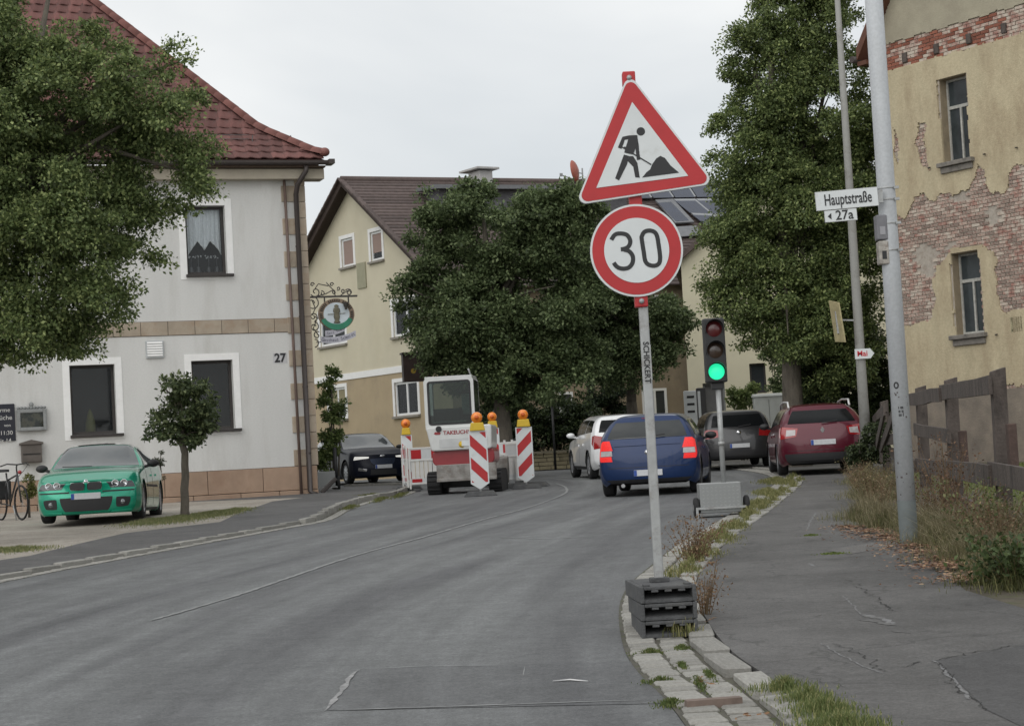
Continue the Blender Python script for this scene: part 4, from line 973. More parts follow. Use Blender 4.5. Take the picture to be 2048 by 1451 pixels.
def roofquad(nm, pts, mat, par, th=.06, up=.28):
    P4 = [onroof(px, py, up) for px, py in pts]; n_ = (P4[1] - P4[0]).cross(P4[3] - P4[0]).normalized()
    if n_.z < 0: n_ = -n_
    q = MB(); q.hexa(P4, [p + n_ * th for p in P4]); return q.build(nm, mat, par)
m_pv = M('solar_cell', (.022, .03, .055), .22, .15, 2, spec=.5); m_alu = M('aluminium', (.34, .35, .36), .4, .05, metal=.7)
def panel_grid(a_, b_, c_, d_, nx, ny):          # corners in the picture, clockwise from top left
    for i in range(nx):
        for j in range(ny):
            def bl(u, v):
                t = [a_[k] * (1 - u) * (1 - v) + b_[k] * u * (1 - v) + c_[k] * u * v + d_[k] * (1 - u) * v for k in (0, 1)]; return t
            u0, u1, v0, v1 = i / nx + .006, (i + 1) / nx - .006, j / ny + .006, (j + 1) / ny - .006
            fo = roofquad('solar_panel', [bl(u0, v0), bl(u1, v0), bl(u1, v1), bl(u0, v1)], m_alu, ch)
            e = .03; roofquad('cell_sheet', [bl(u0 + e / nx, v0 + e), bl(u1 - e / nx, v0 + e), bl(u1 - e / nx, v1 - e), bl(u0 + e / nx, v1 - e)], m_pv, fo, .012, .342)
panel_grid((1240, 372), (1462, 362), (1480, 394), (1262, 398), 5, 1)
panel_grid((1345, 400), (1480, 398), (1560, 470), (1415, 455), 3, 2)
sk = roofquad('skylight', [(1310, 402), (1345, 400), (1388, 446), (1350, 448)], m_zinc, ch)
roofquad('pane', [(1316, 406), (1342, 404), (1378, 441), (1352, 443)], m_pv, sk, .012, .345)
roofquad('flashing', [(1345, 455), (1392, 452), (1412, 470), (1362, 474)], m_zinc, ch, .03)
# satellite dish and aerial on the ridge
dp = onroof(1157, 368, .3); Wc = Matrix.Translation(CW.P) @ Matrix.Rotation(CW.rz, 4, 'Z'); dpw = Wc @ dp
sd_ = empty('satellite_dish', dpw, 0, label='red satellite dish seen edge on above the brown roof ridge', cat='satellite dish')
ds = MB(); ds.lathe([(.001, .0), (.2, .03), (.36, .09), (.44, .16), (.44, .175), (.36, .105), (.2, .045), (.001, .015)], (0, 0, 0), 'x', 22)
dso = ds.build('dish', M('red_dish', (.33, .09, .06), .5), sd_); dso.rotation_euler = (0, .12, math.radians(160)); dso.location = (.02, 0, .55); dso.scale = (1, 1, 1)
q = MB(); q.tube([(.18, 0, -.4), (.18, 0, .62)], .03, 8); q.tube([(0, 0, .45), (.2, 0, .4)], .02, 6); q.build('mast', m_ggrey, sd_)
q = MB(); q.tube([(-.06, 0, .15), (-.62, 0, .38)], .02, 6); q.box(-.72, -.60, -.04, .04, .34, .46); q.build('feed_arm', m_ggrey, sd_)

# ---------- pale house on the right, behind the parked cars
pc = at(1378, 800, 60)
PW = Wall((pc.x, pc.y), (1.0, -.12))
ph = empty('pale_house', PW.P, PW.rz, label='pale yellow house wall partly hidden by the tall lime tree', cat='house')
m_pale = M('pale_yellow_plaster', (.66, .62, .46), .9, .05, .8, .15, 100, dark=(.55, .52, .40), dscale=.7, dlo=.5, dhi=.9)
pwin = [PW.rect(1500, 726, 1532, 786), PW.rect(1408, 765, 1452, 870)]
e0 = PW.px(1378, 520)[1]; e1 = PW.px(1452, 440); sl_ = (e1[1] - e0) / e1[0]; WPH = 9.0; zapx = e0 + sl_ * WPH / 2
holed_wall('wall', 0, WPH, -.4, zapx, pwin, .2, m_pale, ph, [((0, e0), (-sl_, 1)), ((WPH, e0), (sl_, 1))])
q = MB(); q.add([(0, 0, -.4), (0, 9, -.4), (0, 9, e0), (0, 0, e0)], [(3, 2, 1, 0)]); q.add([(WPH, 0, -.4), (WPH, 9, -.4), (WPH, 9, e0), (WPH, 0, e0)], [(0, 1, 2, 3)]); q.build('side_wall', m_pale, ph)
q = MB()
for sg_ in (-1, 1):
    X0, X1 = WPH / 2, (WPH / 2 + sg_ * (WPH / 2 + .25)); Z1 = e0 - .25 * sl_
    q.hexa([(X0, -.25, zapx), (X1, -.25, Z1), (X1, 9, Z1), (X0, 9, zapx)], [(X0, -.25, zapx + .18), (X1, -.25, Z1 + .18), (X1, 9, Z1 + .18), (X0, 9, zapx + .18)])
q.build('roof', m_broof, ph)
for w, mt in zip(pwin, (m_winframe, m_ggrey)):
    a, b_, c, d = w; f = .06; fr = MB()
    for z_ in ((a, a + f, c, d), (b_ - f, b_, c, d), (a + f, b_ - f, d - f, d), (a + f, b_ - f, c, c + f)): fr.box(z_[0], z_[1], .12, .18, z_[2], z_[3])
    o = fr.build('window', m_dkwood if mt is m_winframe else m_ggrey, ph)
    MB().box(a + f, b_ - f, .14, .15, c + f, d - f).build('pane', M('dark_glass', (.03, .035, .04), .08, .1) if mt is m_winframe else M('grey_door', (.12, .12, .12), .7), o)
# ================================================================ VEHICLES
def herm(P, t):                  # P (n, ...), t (k,) -> (k, ...) monotone cubic
    n = len(P); s = P[1:] - P[:-1]; d = np.zeros_like(P)
    a, b = s[:-1], s[1:]; ok = (a * b) > 1e-12; d[1:-1] = np.where(ok, 2 * a * b / np.where(ok, a + b, 1), 0)
    d[0], d[-1] = s[0], s[-1]
    i = np.clip(np.floor(t).astype(int), 0, n - 2); f = (t - i); sh = (len(t),) + (1,) * (P.ndim - 1); f = f.reshape(sh)
    return P[i] * (2 * f ** 3 - 3 * f ** 2 + 1) + d[i] * (f ** 3 - 2 * f ** 2 + f) + P[i + 1] * (-2 * f ** 3 + 3 * f ** 2) + d[i + 1] * (f ** 3 - f ** 2)
m_tyre = M('tyre_rubber', (.018, .018, .019), .85, .2, 20, .2, 60)
m_rim = M('alloy_rim', (.42, .43, .45), .35, .1, 5, metal=.7)
m_rimd = M('dark_rim', (.05, .05, .055), .5, .1)
m_under = M('car_underside', (.008, .008, .008), .95)
m_black = M('black_plastic', (.018, .018, .02), .55, .1, 20)
m_cglass = M('car_glass', (.014, .017, .018), .05, .1, 2, spec=.6, coat=.35)
m_cglass2 = M('tinted_car_glass', (.010, .011, .012), .12, .1, 2, spec=.12)
m_cglass3 = M('sky_lit_car_glass', (.09, .10, .105), .05, .15, 2, spec=.8, coat=.8)  # car glass with a sky reflection painted into its paler base colour
m_chrome = M('chrome', (.6, .6, .62), .15, .05, metal=1.0)
m_plate = M('plate_white', (.55, .56, .58), .5, .08, 20)
m_blue = M('plate_blue', (.02, .07, .32), .5)
m_redl = M('red_lens', (.30, .012, .015), .12, .15, 20, coat=.8)
m_redlit = M('lit_red_lens', (.62, .016, .014), .3, .25, 60, emit=.55)
m_clearl = M('clear_lens', (.42, .40, .40), .12, .15, 20, coat=.8)
m_lamp = M('headlamp_glass', (.20, .21, .22), .08, .3, 30, metal=.5, coat=1.0)
m_lampd = M('dark_headlamp_glass', (.05, .055, .06), .1, .3, 30, metal=.2, coat=.6)
class Car:
    def __init__(s, name, paint, sp, label, pos, fwd, group=None):
        s.sp = sp; W, L, H = sp['W'], sp['L'], sp['H']; a = L / 2; gc = sp.get('gc', .17); bt = sp.get('belt', .93); rb, fb = .16, sp.get('fb', .22)
        hz, hf = sp.get('hz', .95), sp.get('hf', .72); xr = W / 2 - sp.get('tum', .24); yc, yw = sp['yc'], sp['yw']; rs = sp.get('rs', .34); w = W / 2
        body = [(w - .10, gc), (w - .03, gc + .07), (w, .42), (w - .005, .62)]
        def st(ys, top): return [(x, y, z) for (x, z), y in zip(body + top, ys)]
        bs = sp.get('bs', .03)      # belt rises to the rear
        cab = lambda bz, rz_, k=0: [(w - .045, bz), (xr + k, rz_ - .10), (xr * .74, rz_ - .018), (0, rz_)]
        q = -a + rb
        end = [(w - .20, gc + .06), (w - .12, gc + .13), (w - .06, .45), (w - .05, .66)]
        er = [(x, y, z) for (x, z), y in zip(end + [(w - .10, bt + bs), (xr - .03, H - .13), (xr * .7, H - .055), (0, H - .035)], [q, q, q, q, q + .05, q + rs, q + rs + .04, q + rs + .06])]
        rows = [er, st([q + .28] * 5 + [q + rs + .16, q + rs + .18, q + rs + .20], cab(bt + bs, H - .02)),
                st([-a + 1.35] * 8, cab(bt + bs * .6, H)), st([-.05] * 8, cab(bt, H)),
                st([yw + .05] * 5 + [yw] * 3, cab(bt - .02, H - .03, .01)),
                st([yc] * 5 + [yc, yc + .06, yc + .12], [(w - .05, hz - .06), (w - .11, hz), (w - .38, hz + .01), (0, hz + .02)]),
                st([(yc + a) / 2 + .1] * 8, [(w - .05, hz * .6 + hf * .4 - .05), (w - .13, hz * .6 + hf * .4 + .01), (w - .4, hz * .6 + hf * .4 + .04), (0, hz * .6 + hf * .4 + .05)])]
        if sp.get('boot'):        # saloon tail: low boot lid behind a rear screen
            bz = sp['boot']
            rows[0] = [(x, y, z) for (x, z), y in zip(end + [(w - .10, bz - .03), (w - .22, bz), (w - .5, bz + .01), (0, bz + .02)], [q] * 8)]
            rows[1] = st([q + .55] * 8, [(w - .06, bz - .01), (w - .18, bz + .02), (w - .45, bz + .03), (0, bz + .03)])
            rows[2] = st([-a + 1.45] * 8, cab(bt + .02, H - .04))
        e = a - fb
        rows.append([(x, y, z) for (x, z), y in zip([(w - .18, gc + .0), (w - .12, gc + .06), (w - .07, .40), (w - .07, .55), (w - .13, hf - .03), (w - .26, hf), (w - .48, hf + .012), (0, hf + .02)], [e] * 4 + [e + .0, e + .05, e + .08, e + .10])])
        s.C = np.array(rows, float); s.rb = np.array([.10, .15, .16, .15, .10, .05, .02, 0]); s.fb = np.array([.12, .19, .20, .17, .12, .07, .03, .0]) * sp.get('fbk', 1.0)
        s.root = empty(name, (pos[0], pos[1], gz(pos[1]) + sp.get('dz', 0)), math.atan2(-fwd[0], fwd[1]), label=label, cat='car', group=group)
        s.root.rotation_euler.x = .0201 if pos[1] < 33 else .014
        s.H, s.W, s.L, s.a, s.w = H, W, L, a, w; s.paint = paint; s.mesh_body(); s.wheels()
    def ev(s, surf, A, B):
        A, B = np.asarray(A, float), np.asarray(B, float)
        if surf in ('side', 'top'):
            sg_ = 1.0
            if surf == 'top': v = 7 - 1.9 * np.abs(B); sg_ = np.sign(B)
            else: v = B
            Q = herm(s.C, A); n, J, _ = Q.shape
            # interpolate along rows, point by point
            d = np.zeros_like(Q); S = Q[:, 1:] - Q[:, :-1]; a, b = S[:, :-1], S[:, 1:]; ok = (a * b) > 1e-12
            d[:, 1:-1] = np.where(ok, 2 * a * b / np.where(ok, a + b, 1), 0); d[:, 0] = S[:, 0]; d[:, -1] = S[:, -1]; d[:, -1, 2] = 0
            i = np.clip(np.floor(v).astype(int), 0, J - 2); f = (v - i)[:, None]; k = np.arange(n)
            P = Q[k, i] * (2 * f ** 3 - 3 * f ** 2 + 1) + d[k, i] * (f ** 3 - 2 * f ** 2 + f) + Q[k, i + 1] * (-2 * f ** 3 + 3 * f ** 2) + d[k, i + 1] * (f ** 3 - f ** 2)
            P[:, 0] *= sg_; return P
        E, Bd, sy = (s.C[0], s.rb, -1) if surf == 'rear' else (s.C[-1], s.fb, 1)
        P = herm(E, B); bd = herm(Bd[:, None], B)[:, 0]; P = P.copy(); P[:, 1] += sy * bd * (1 - np.abs(A) ** 2.8); P[:, 0] *= A; return P
    def mesh_body(s):
        nu, nv = 64, 30; U = np.linspace(0, len(s.C) - 1, nu); V = np.linspace(0, 7, nv); uu, vv = np.meshgrid(U, V, indexing='ij')
        P = s.ev('side', uu.ravel(), vv.ravel()).reshape(nu, nv, 3)
        R = s.sp.get('rw', .32) + .045; wy = [s.sp['yf'], s.sp['yr']]; zc = s.sp.get('rw', .32)
        ins = np.zeros((nu, nv), bool)
        for y0 in wy:
            dy = P[:, :, 1] - y0; dz = P[:, :, 2] - zc; r = np.hypot(dy, dz); m_ = (r < R) & (P[:, :, 0] > s.w * .6); ins |= m_
            dzc = np.where(dz < 0, dz, dz); k = R / np.maximum(r, 1e-3)
            P[:, :, 1] = np.where(m_, y0 + dy * k, P[:, :, 1]); P[:, :, 2] = np.where(m_, zc + dz * k, P[:, :, 2])
        mb = MB()
        for sg_ in (1, -1):
            vs = P.reshape(-1, 3) * np.array([sg_, 1, 1]); fs = []
            for i in range(nu - 1):
                for j in range(nv - 1):
                    if ins[i, j] and ins[i + 1, j] and ins[i, j + 1] and ins[i + 1, j + 1]: continue
                    q = (i * nv + j, (i + 1) * nv + j, (i + 1) * nv + j + 1, i * nv + j + 1); fs.append(q if sg_ > 0 else q[::-1])
            mb.add([tuple(p) for p in vs], fs, True)
        for surf in ('rear', 'front'):
            ns = 24; S = np.linspace(-1, 1, ns); ss, vv = np.meshgrid(S, V, indexing='ij'); Q = s.ev(surf, ss.ravel(), vv.ravel())
            fs = [(i * nv + j, (i + 1) * nv + j, (i + 1) * nv + j + 1, i * nv + j + 1) for i in range(ns - 1) for j in range(nv - 1)]
            mb.add([tuple(p) for p in Q], fs if surf == 'rear' else [f[::-1] for f in fs], True)
        me = bpy.data.meshes.new('body'); me.from_pydata(mb.v, [], mb.f); me.polygons.foreach_set('use_smooth', [True] * len(mb.f)); me.materials.append(s.paint)
        bm = bmesh.new(); bm.from_mesh(me); bmesh.ops.remove_doubles(bm, verts=bm.verts, dist=.0008); bmesh.ops.recalc_face_normals(bm, faces=bm.faces); bm.to_mesh(me); bm.free()
        s.body = bpy.data.objects.new('body', me); col.objects.link(s.body); s.body.parent = s.root
        w = s.w; a = s.a; b = MB(); b.box(-w + .26, w - .26, -a + .30, a - .40, s.sp.get('gc', .17) + .02, .62); b.box(-w + .06, w - .06, s.sp['yr'] + .42, s.sp['yf'] - .42, s.sp.get('gc', .17) + .06, .5); b.build('underbody', m_under, s.root)
    def wheels(s):
        rw, ww = s.sp.get('rw', .32), .205; rm = s.sp.get('rim', m_rim)
        ty = MB().lathe([(rw * .66, -ww / 2), (rw * .90, -ww / 2), (rw * .975, -ww * .42), (rw, -ww * .3), (rw, ww * .3), (rw * .975, ww * .42), (rw * .90, ww / 2), (rw * .66, ww / 2), (rw * .64, 0), (rw * .66, -ww / 2)], axis='x', n=32)
        rmb = MB(); rmb.lathe([(rw * .67, ww * .46), (rw * .60, ww * .46), (rw * .58, ww * .1), (.001, ww * .1)], axis='x', n=28)
        nsp = s.sp.get('spokes', 5)
        for k in range(nsp):
            t = 6.2832 * k / nsp; c, d = math.cos(t), math.sin(t); rmb.bar((ww * .40, c * .03, d * .03), (ww * .36, c * rw * .62, d * rw * .62), rw * .16, .03, (1, 0, 0))
        rmb.lathe([(.045, ww * .1), (.045, ww * .44), (.001, ww * .45)], axis='x', n=12)
        tm_, rme = ty.mesh('wheel', m_tyre), rmb.mesh('rim', rm)
        for y in (s.sp['yf'], s.sp['yr']):
            for sg_ in (1, -1):
                o = inst(tm_, 'wheel', s.root, (sg_ * (s.w - ww / 2 - .015), y, rw)); r_ = inst(rme, 'rim', o, rot=(0, 0, 0 if sg_ > 0 else math.pi))
    def patch(s, name, surf, cn, mat, off=.004, mirror=False, n=(10, 8), parent=None, depth=.012, round_=0.0):
        """cn: four (a, b) corners in order on the surface"""
        outs = []
        for sg_ in ((1, -1) if mirror else (1,)):
            nu, nv = n; A, B = [], []
            for i in range(nu + 1):
                for j in range(nv + 1):
                    u, v = i / nu, j / nv
                    if round_:
                        x, y = 2 * u - 1, 2 * v - 1; xx = x * math.sqrt(1 - y * y / 2 * round_); yy = y * math.sqrt(1 - x * x / 2 * round_); u, v = (xx + 1) / 2, (yy + 1) / 2
                    A.append(cn[0][0] * (1 - u) * (1 - v) + cn[1][0] * u * (1 - v) + cn[2][0] * u * v + cn[3][0] * (1 - u) * v)
                    B.append(cn[0][1] * (1 - u) * (1 - v) + cn[1][1] * u * (1 - v) + cn[2][1] * u * v + cn[3][1] * (1 - u) * v)
            A, B = np.array(A), np.array(B); e = .01
            P = s.ev(surf, A, B); Pa = s.ev(surf, A + e, B) - s.ev(surf, A - e, B); Pb = s.ev(surf, A, B + e) - s.ev(surf, A, B - e)
            N = np.cross(Pa, Pb); N /= np.linalg.norm(N, axis=1)[:, None] + 1e-9
            ref = {'side': np.array([1, 0, .3]), 'top': np.array([0, .3, 1]), 'rear': np.array([0, -1, 0]), 'front': np.array([0, 1, 0])}[surf]
            N *= np.sign(N @ ref + 1e-9)[:, None]
            T = P + N * off; Bt = P - N * depth; k = nv + 1; vs = [tuple(p) for p in T]; fs = [(i * k + j, (i + 1) * k + j, (i + 1) * k + j + 1, i * k + j + 1) for i in range(nu) for j in range(nv)]
            rim = [i * k for i in range(nu + 1)] + [nu * k + j for j in range(1, nv + 1)] + [i * k + nv for i in range(nu - 1, -1, -1)] + [j for j in range(nv - 1, 0, -1)]
            o0 = len(vs); vs += [tuple(Bt[r_]) for r_ in rim]; m_ = len(rim); vs2 = [tuple(T[r_]) for r_ in rim]; o1 = len(vs); vs += vs2
            fr = [(o1 + i, o1 + (i + 1) % m_, o0 + (i + 1) % m_, o0 + i) for i in range(m_)]
            if sg_ < 0: vs = [(-x, y, z) for x, y, z in vs]
            me = bpy.data.meshes.new(name); me.from_pydata(vs, [], fs + fr); me.polygons.foreach_set('use_smooth', [True] * len(fs) + [False] * len(fr)); me.materials.append(mat)
            bm = bmesh.new(); bm.from_mesh(me); bmesh.ops.recalc_face_normals(bm, faces=bm.faces); bm.to_mesh(me); bm.free()
            # keep the outer face pointing out
            c = me.polygons[len(fs) // 2]; want = Vector(N[len(N) // 2]) 
            if sg_ < 0: want.x = -want.x
            if c.normal.dot(want) < 0: me.flip_normals()
            o = bpy.data.objects.new(name, me); col.objects.link(o); o.parent = parent or s.root; outs.append(o)
        return outs if mirror else outs[0]
    def glasshouse(s, estate=False, saloon=False):
        m_cglass = s.sp.get('gl', globals()['m_cglass'])
        s.patch('windscreen', 'top', [(4.10, -.97), (4.90, -.97), (4.90, .97), (4.10, .97)], m_cglass, n=(8, 16))
        if saloon: s.patch('rear_window', 'top', [(1.12, -.9), (1.85, -.95), (1.85, .95), (1.12, .9)], m_cglass, n=(8, 14))
        s.patch('side_window', 'side', [(3.05, 4.13), (4.80, 4.10), (4.10, 4.86), (3.05, 4.90)], m_cglass, mirror=True, n=(12, 5))
        s.patch('side_window', 'side', [(2.0 if not saloon else 2.1, 4.13), (2.95, 4.13), (2.95, 4.90), (1.9 if not saloon else 2.25, 4.88)], m_cglass, mirror=True, n=(8, 5))
        if estate: s.patch('side_window', 'side', [(.75, 4.15), (1.9, 4.13), (1.82, 4.88), (.9, 4.84)], m_cglass, mirror=True, n=(8, 5))
        for u in (3.0,): s.patch('door_gap', 'side', [(u - .006, 1.2), (u + .006, 1.2), (u + .006, 4.1), (u - .006, 4.1)], m_black, .002, True, (1, 14))
        s.patch('door_gap', 'side', [(4.88, 1.3), (4.895, 1.3), (4.80, 4.05), (4.785, 4.05)], m_black, .002, True, (1, 14))
        s.patch('sill_trim', 'side', [(1.6, .35), (5.3, .35), (5.3, .95), (1.6, .95)], m_black, .004, True, (16, 3))
        for u in (2.2, 3.25): s.patch('door_handle', 'side', [(u, 3.5), (u + .14, 3.5), (u + .14, 3.62), (u, 3.62)], s.paint, .02, True, (4, 2))
        y = float(s.C[5, 0, 1]) - .28; z = s.sp.get('belt', .93)
        for sg_ in (1, -1):
            q = MB(); q.ball((sg_ * (s.w + .09), y, z + .06), .11, .075, .07, 10, 7); q.bar((sg_ * (s.w - .08), y + .02, z), (sg_ * (s.w + .04), y, z + .03), .07, .05); q.build('door_mirror', s.sp.get('mir', m_black), s.root)
    def box_at(s, name, surf, A, B, w, h, d, mat, rotz=0, bevel=.004, dy=0):
        p = s.ev(surf, [A], [B])[0]; sy = -1 if surf == 'rear' else 1
        q = MB().box(p[0] - w / 2, p[0] + w / 2, p[1] - d / 2 + dy, p[1] + d / 2 + dy, p[2] - h / 2, p[2] + h / 2); return q.build(name, mat, s.root, bevel)
    def plate(s, surf, B, w=.50, h=.105):
        p = s.ev(surf, [0.], [B])[0]; sy = -1 if surf == 'rear' else 1; y = p[1] + sy * .012
        q = MB().box(-w / 2, w / 2, min(y, y - sy * .03), max(y, y - sy * .03), p[2] - h / 2, p[2] + h / 2).build('number_plate', m_plate, s.root, .004)
        x0 = -w / 2 if surf == 'rear' else w / 2; xs_ = sorted((x0, x0 + (.055 if surf == 'rear' else -.055)))
        MB().box(xs_[0] + .002, xs_[1] - .002, min(y, y + sy * .003), max(y, y + sy * .003), p[2] - h / 2 + .003, p[2] + h / 2 - .003).build('blue_band', m_blue, q)
        r = random.Random(int(s.L * 100)); bl = MB(); x = -w / 2 + .08
        return q

# --- green saloon in front of the inn
m_green = M('emerald_metallic_paint', (.004, .33, .20), .28, .08, 40, metal=.5, coat=1.0)
cg = Car('green_saloon_car', m_green, dict(W=1.80, L=4.78, H=1.40, belt=.92, yc=.95, yw=.35, yf=1.42, yr=-1.41, boot=1.0, hz=.93, hf=.70, rw=.33, tum=.27, gc=.13, fb=.26, gl=m_cglass3, dz=.046, spokes=9),
         'metallic emerald green saloon car parked nose out in front of the inn', (-7.62, 34.95), (.085, -1.0))
cg.glasshouse(saloon=True)
cg.patch('roof_panel', 'top', [(2.1, -.98), (4.02, -.98), (4.02, .98), (2.1, .98)], M('black_gloss_roof', (.01, .01, .012), .12, .1, coat=1), .003, n=(12, 12))
for sg_ in (1, -1):
    hl = cg.patch('headlight', 'front', [(sg_ * .50, 3.12), (sg_ * .985, 3.10), (sg_ * .985, 4.0), (sg_ * .44, 3.95)], m_lampd, .006)
    for s_ in (.62, .80):
        p = cg.ev('front', [sg_ * s_], [3.64])[0]; q = MB(); q.lathe([(.058, .0), (.062, .02), (.05, .022), (.045, .004), (.001, .008)], (p[0], p[1] + .002, p[2]), 'y', 18); q.build('lamp_ring', M('lamp_silver', (.7, .72, .75), .2, metal=.8), hl)
    cg.patch('kidney_grille', 'front', [(sg_ * .02, 2.86), (sg_ * .33, 2.92), (sg_ * .345, 4.02), (sg_ * .03, 4.06)], m_chrome, .012, round_=.45, n=(8, 8))
    cg.patch('kidney_mesh', 'front', [(sg_ * .032, 2.92), (sg_ * .32, 2.98), (sg_ * .333, 3.96), (sg_ * .042, 3.99)], m_black, .017, round_=.45, n=(8, 8))
    cg.patch('bumper_strip', 'front', [(sg_ * .34, 2.62), (sg_ * .97, 2.66), (sg_ * .97, 2.80), (sg_ * .34, 2.78)], m_black, .012, n=(8, 2))
    f_ = cg.patch('fog_light_recess', 'front', [(sg_ * .62, 1.25), (sg_ * .88, 1.3), (sg_ * .90, 2.0), (sg_ * .60, 2.05)], m_black, .006, round_=.4)
    p = cg.ev('front', [sg_ * .74], [1.62])[0]; MB().lathe([(.045, 0), (.045, .02), (.001, .022)], (p[0], p[1] - .005, p[2]), 'y', 14).build('fog_lamp', m_lamp, f_)
    cg.patch('splitter', 'front', [(sg_ * .52, .55), (sg_ * .96, .6), (sg_ * .96, .95), (sg_ * .54, .85)], m_green, .035, n=(8, 3))
cg.patch('lower_grille', 'front', [(-.48, .95), (.48, .95), (.56, 2.12), (-.56, 2.12)], m_black, .008, n=(14, 4), round_=.15)
cg.patch('lower_lip', 'front', [(-.5, .55), (.5, .55), (.52, .85), (-.52, .85)], m_green, .02, n=(10, 2))
cg.plate('front', 2.25)
p = cg.ev('front', [0.], [4.2])[0]; MB().lathe([(.04, 0), (.035, .008), (.001, .01)], (0, p[1] - .0, p[2] + .01), 'y', 14).build('badge', m_chrome, cg.root)
MB().bar((.0, 1.45, .965), (.55, 1.13, .985), .02, .015).build('wiper', m_black, cg.root)
for yy in (.3, -.9): cg.patch('side_trim', 'side', [(2.2, 2.75), (5.0, 2.75), (5.0, 2.95), (2.2, 2.95)], m_black, .008, True, (12, 2)) if yy > 0 else None
cg.patch('roof_antenna', 'top', [(2.15, -.03), (2.3, -.03), (2.3, .03), (2.15, .03)], m_black, .05, n=(3, 2))

# --- blue hatchback waiting at the light, brake lights lit
m_bluep = M('dark_blue_metallic_paint', (.006, .024, .088), .35, .08, 40, metal=.15, coat=.45, spec=.3)
bf = Vector((.158, 1)).normalized(); bc = Vector((2.27, 33.25)) + bf * 2.12
cb = Car('blue_hatchback', m_bluep, dict(W=1.78, L=4.24, H=1.44, belt=.93, bs=.05, yc=.85, yw=.30, yf=1.36, yr=-1.30, hz=.93, hf=.72, rw=.32, tum=.25, gc=.18, rs=.36, rim=m_rimd, mir=m_black),
         'dark blue hatchback on the road with its red brake lights lit', bc, bf)
cb.glasshouse(estate=True)
def rear_common(c, gl, lit, tl, plateB, wiper=True):
    rw_ = c.patch('rear_window', 'rear', gl, c.sp.get('gl', m_cglass), .005, n=(16, 8))
    c.patch('bumper_lower', 'rear', [(-.96, .0), (.96, .0), (.98, .9), (-.98, .9)], m_black, .004, n=(16, 4))
    c.patch('lid_gap', 'rear', [(-.86, 2.30), (.86, 2.30), (.86, 2.345), (-.86, 2.345)], m_black, .002, n=(14, 1))
    p = c.ev('rear', [0.], [4.05])[0]
    if wiper: MB().bar((-.0, p[1] - .02, p[2] + .03), (.32, p[1] + .0, p[2] + .07), .02, .02).build('wiper', m_black, c.root)
    c.plate('rear', plateB)
    return rw_
rear_common(cb, [(-.90, 4.10), (.90, 4.10), (.90, 4.92), (-.90, 4.92)], True, None, 1.75)
for sg_ in (1, -1):
    for (v0, v1, mt) in ((3.52, 4.02, m_redlit), (3.22, 3.50, m_clearl), (2.86, 3.20, m_redlit)):
        cb.patch('tail_light', 'rear', [(sg_ * .74, v0), (sg_ * .995, v0), (sg_ * .995, v1), (sg_ * (.76 if v0 < 3.5 else .84), v1)], mt, .008, n=(6, 4))
for o in cb.patch('tail_light', 'side', [(.0, 2.9), (.32, 3.2), (.38, 3.9), (.0, 4.0)], m_redlit, .007, True, (5, 5)): pass
cb.patch('third_brake_light', 'rear', [(-.2, 5.45), (.2, 5.45), (.2, 5.55), (-.2, 5.55)], m_redl, .006, n=(4, 1))
cb.patch('tailgate_crease', 'rear', [(-.72, 3.72), (.72, 3.72), (.72, 3.79), (-.72, 3.79)], m_bluep, .014, n=(12, 2))
p = cb.ev('rear', [0.], [3.35])[0]; MB().lathe([(.045, 0), (.04, -.01), (.001, -.012)], (0, p[1] - .003, p[2]), 'y', 16).build('badge', m_chrome, cb.root)
MB().tube([(-.45, -cb.a + .1, .2), (-.45, -cb.a - .01, .2)], .035, 10).build('exhaust', m_chrome, cb.root)

# --- white suv beyond it
m_wp = M('white_car_paint', (.78, .79, .80), .3, .04, 20, coat=1.0)
wf = Vector((-.13, 1)).normalized(); wc = Vector((2.72, 46.0)) + wf * 2.1
cw = Car('white_suv', m_wp, dict(W=1.80, L=4.2, H=1.56, belt=1.02, bs=.06, yc=.9, yw=.35, yf=1.32, yr=-1.28, hz=1.02, hf=.82, rw=.34, tum=.22, gc=.22, rs=.30, gl=m_cglass2, mir=m_wp),
         'white sport utility car driving away around the bend', wc, wf)
cw.glasshouse(estate=True); rear_common(cw, [(-.88, 4.12), (.88, 4.12), (.86, 4.92), (-.86, 4.92)], False, None, 2.9)
for sg_ in (1, -1): cw.patch('tail_light', 'rear', [(sg_ * .46, 3.35), (sg_ * .995, 3.2), (sg_ * .995, 3.95), (sg_ * .46, 3.72)], m_redl, .008, n=(8, 5))
cw.patch('tail_light', 'side', [(.0, 3.3), (.55, 3.55), (.5, 3.9), (.0, 3.95)], m_redl, .007, True, (5, 4))
cw.patch('light_band', 'rear', [(-.46, 3.50), (.46, 3.50), (.46, 3.66), (-.46, 3.66)], m_black, .006, n=(8, 2))
cw.patch('wheel_trim', 'side', [(1.7, .4), (5.1, .4), (5.1, 1.2), (1.7, 1.2)], m_black, .006, True, (16, 3))

# --- grey hatchback parked
m_gp = M('anthracite_paint', (.035, .035, .038), .32, .08, 30, metal=.3, coat=.6)
cv_ = Car('grey_hatchback', m_gp, dict(W=1.79, L=4.25, H=1.48, belt=.97, bs=.03, yc=.88, yw=.30, yf=1.34, yr=-1.29, hz=.97, hf=.75, rw=.32, tum=.20, gc=.19, rs=.28, dz=.04, gl=m_cglass2, rim=m_rim, mir=m_black),
          'anthracite grey hatchback parked on the right next to the grey cabinet', (5.60, 49.9), (0, 1))
cv_.glasshouse(estate=True); rear_common(cv_, [(-.86, 4.12), (.86, 4.12), (.86, 4.95), (-.86, 4.95)], False, None, 2.62)
for sg_ in (1, -1): cv_.patch('tail_light', 'rear', [(sg_ * .60, 3.45), (sg_ * .995, 3.35), (sg_ * .995, 3.98), (sg_ * .66, 3.94)], m_redl, .008, n=(6, 4))
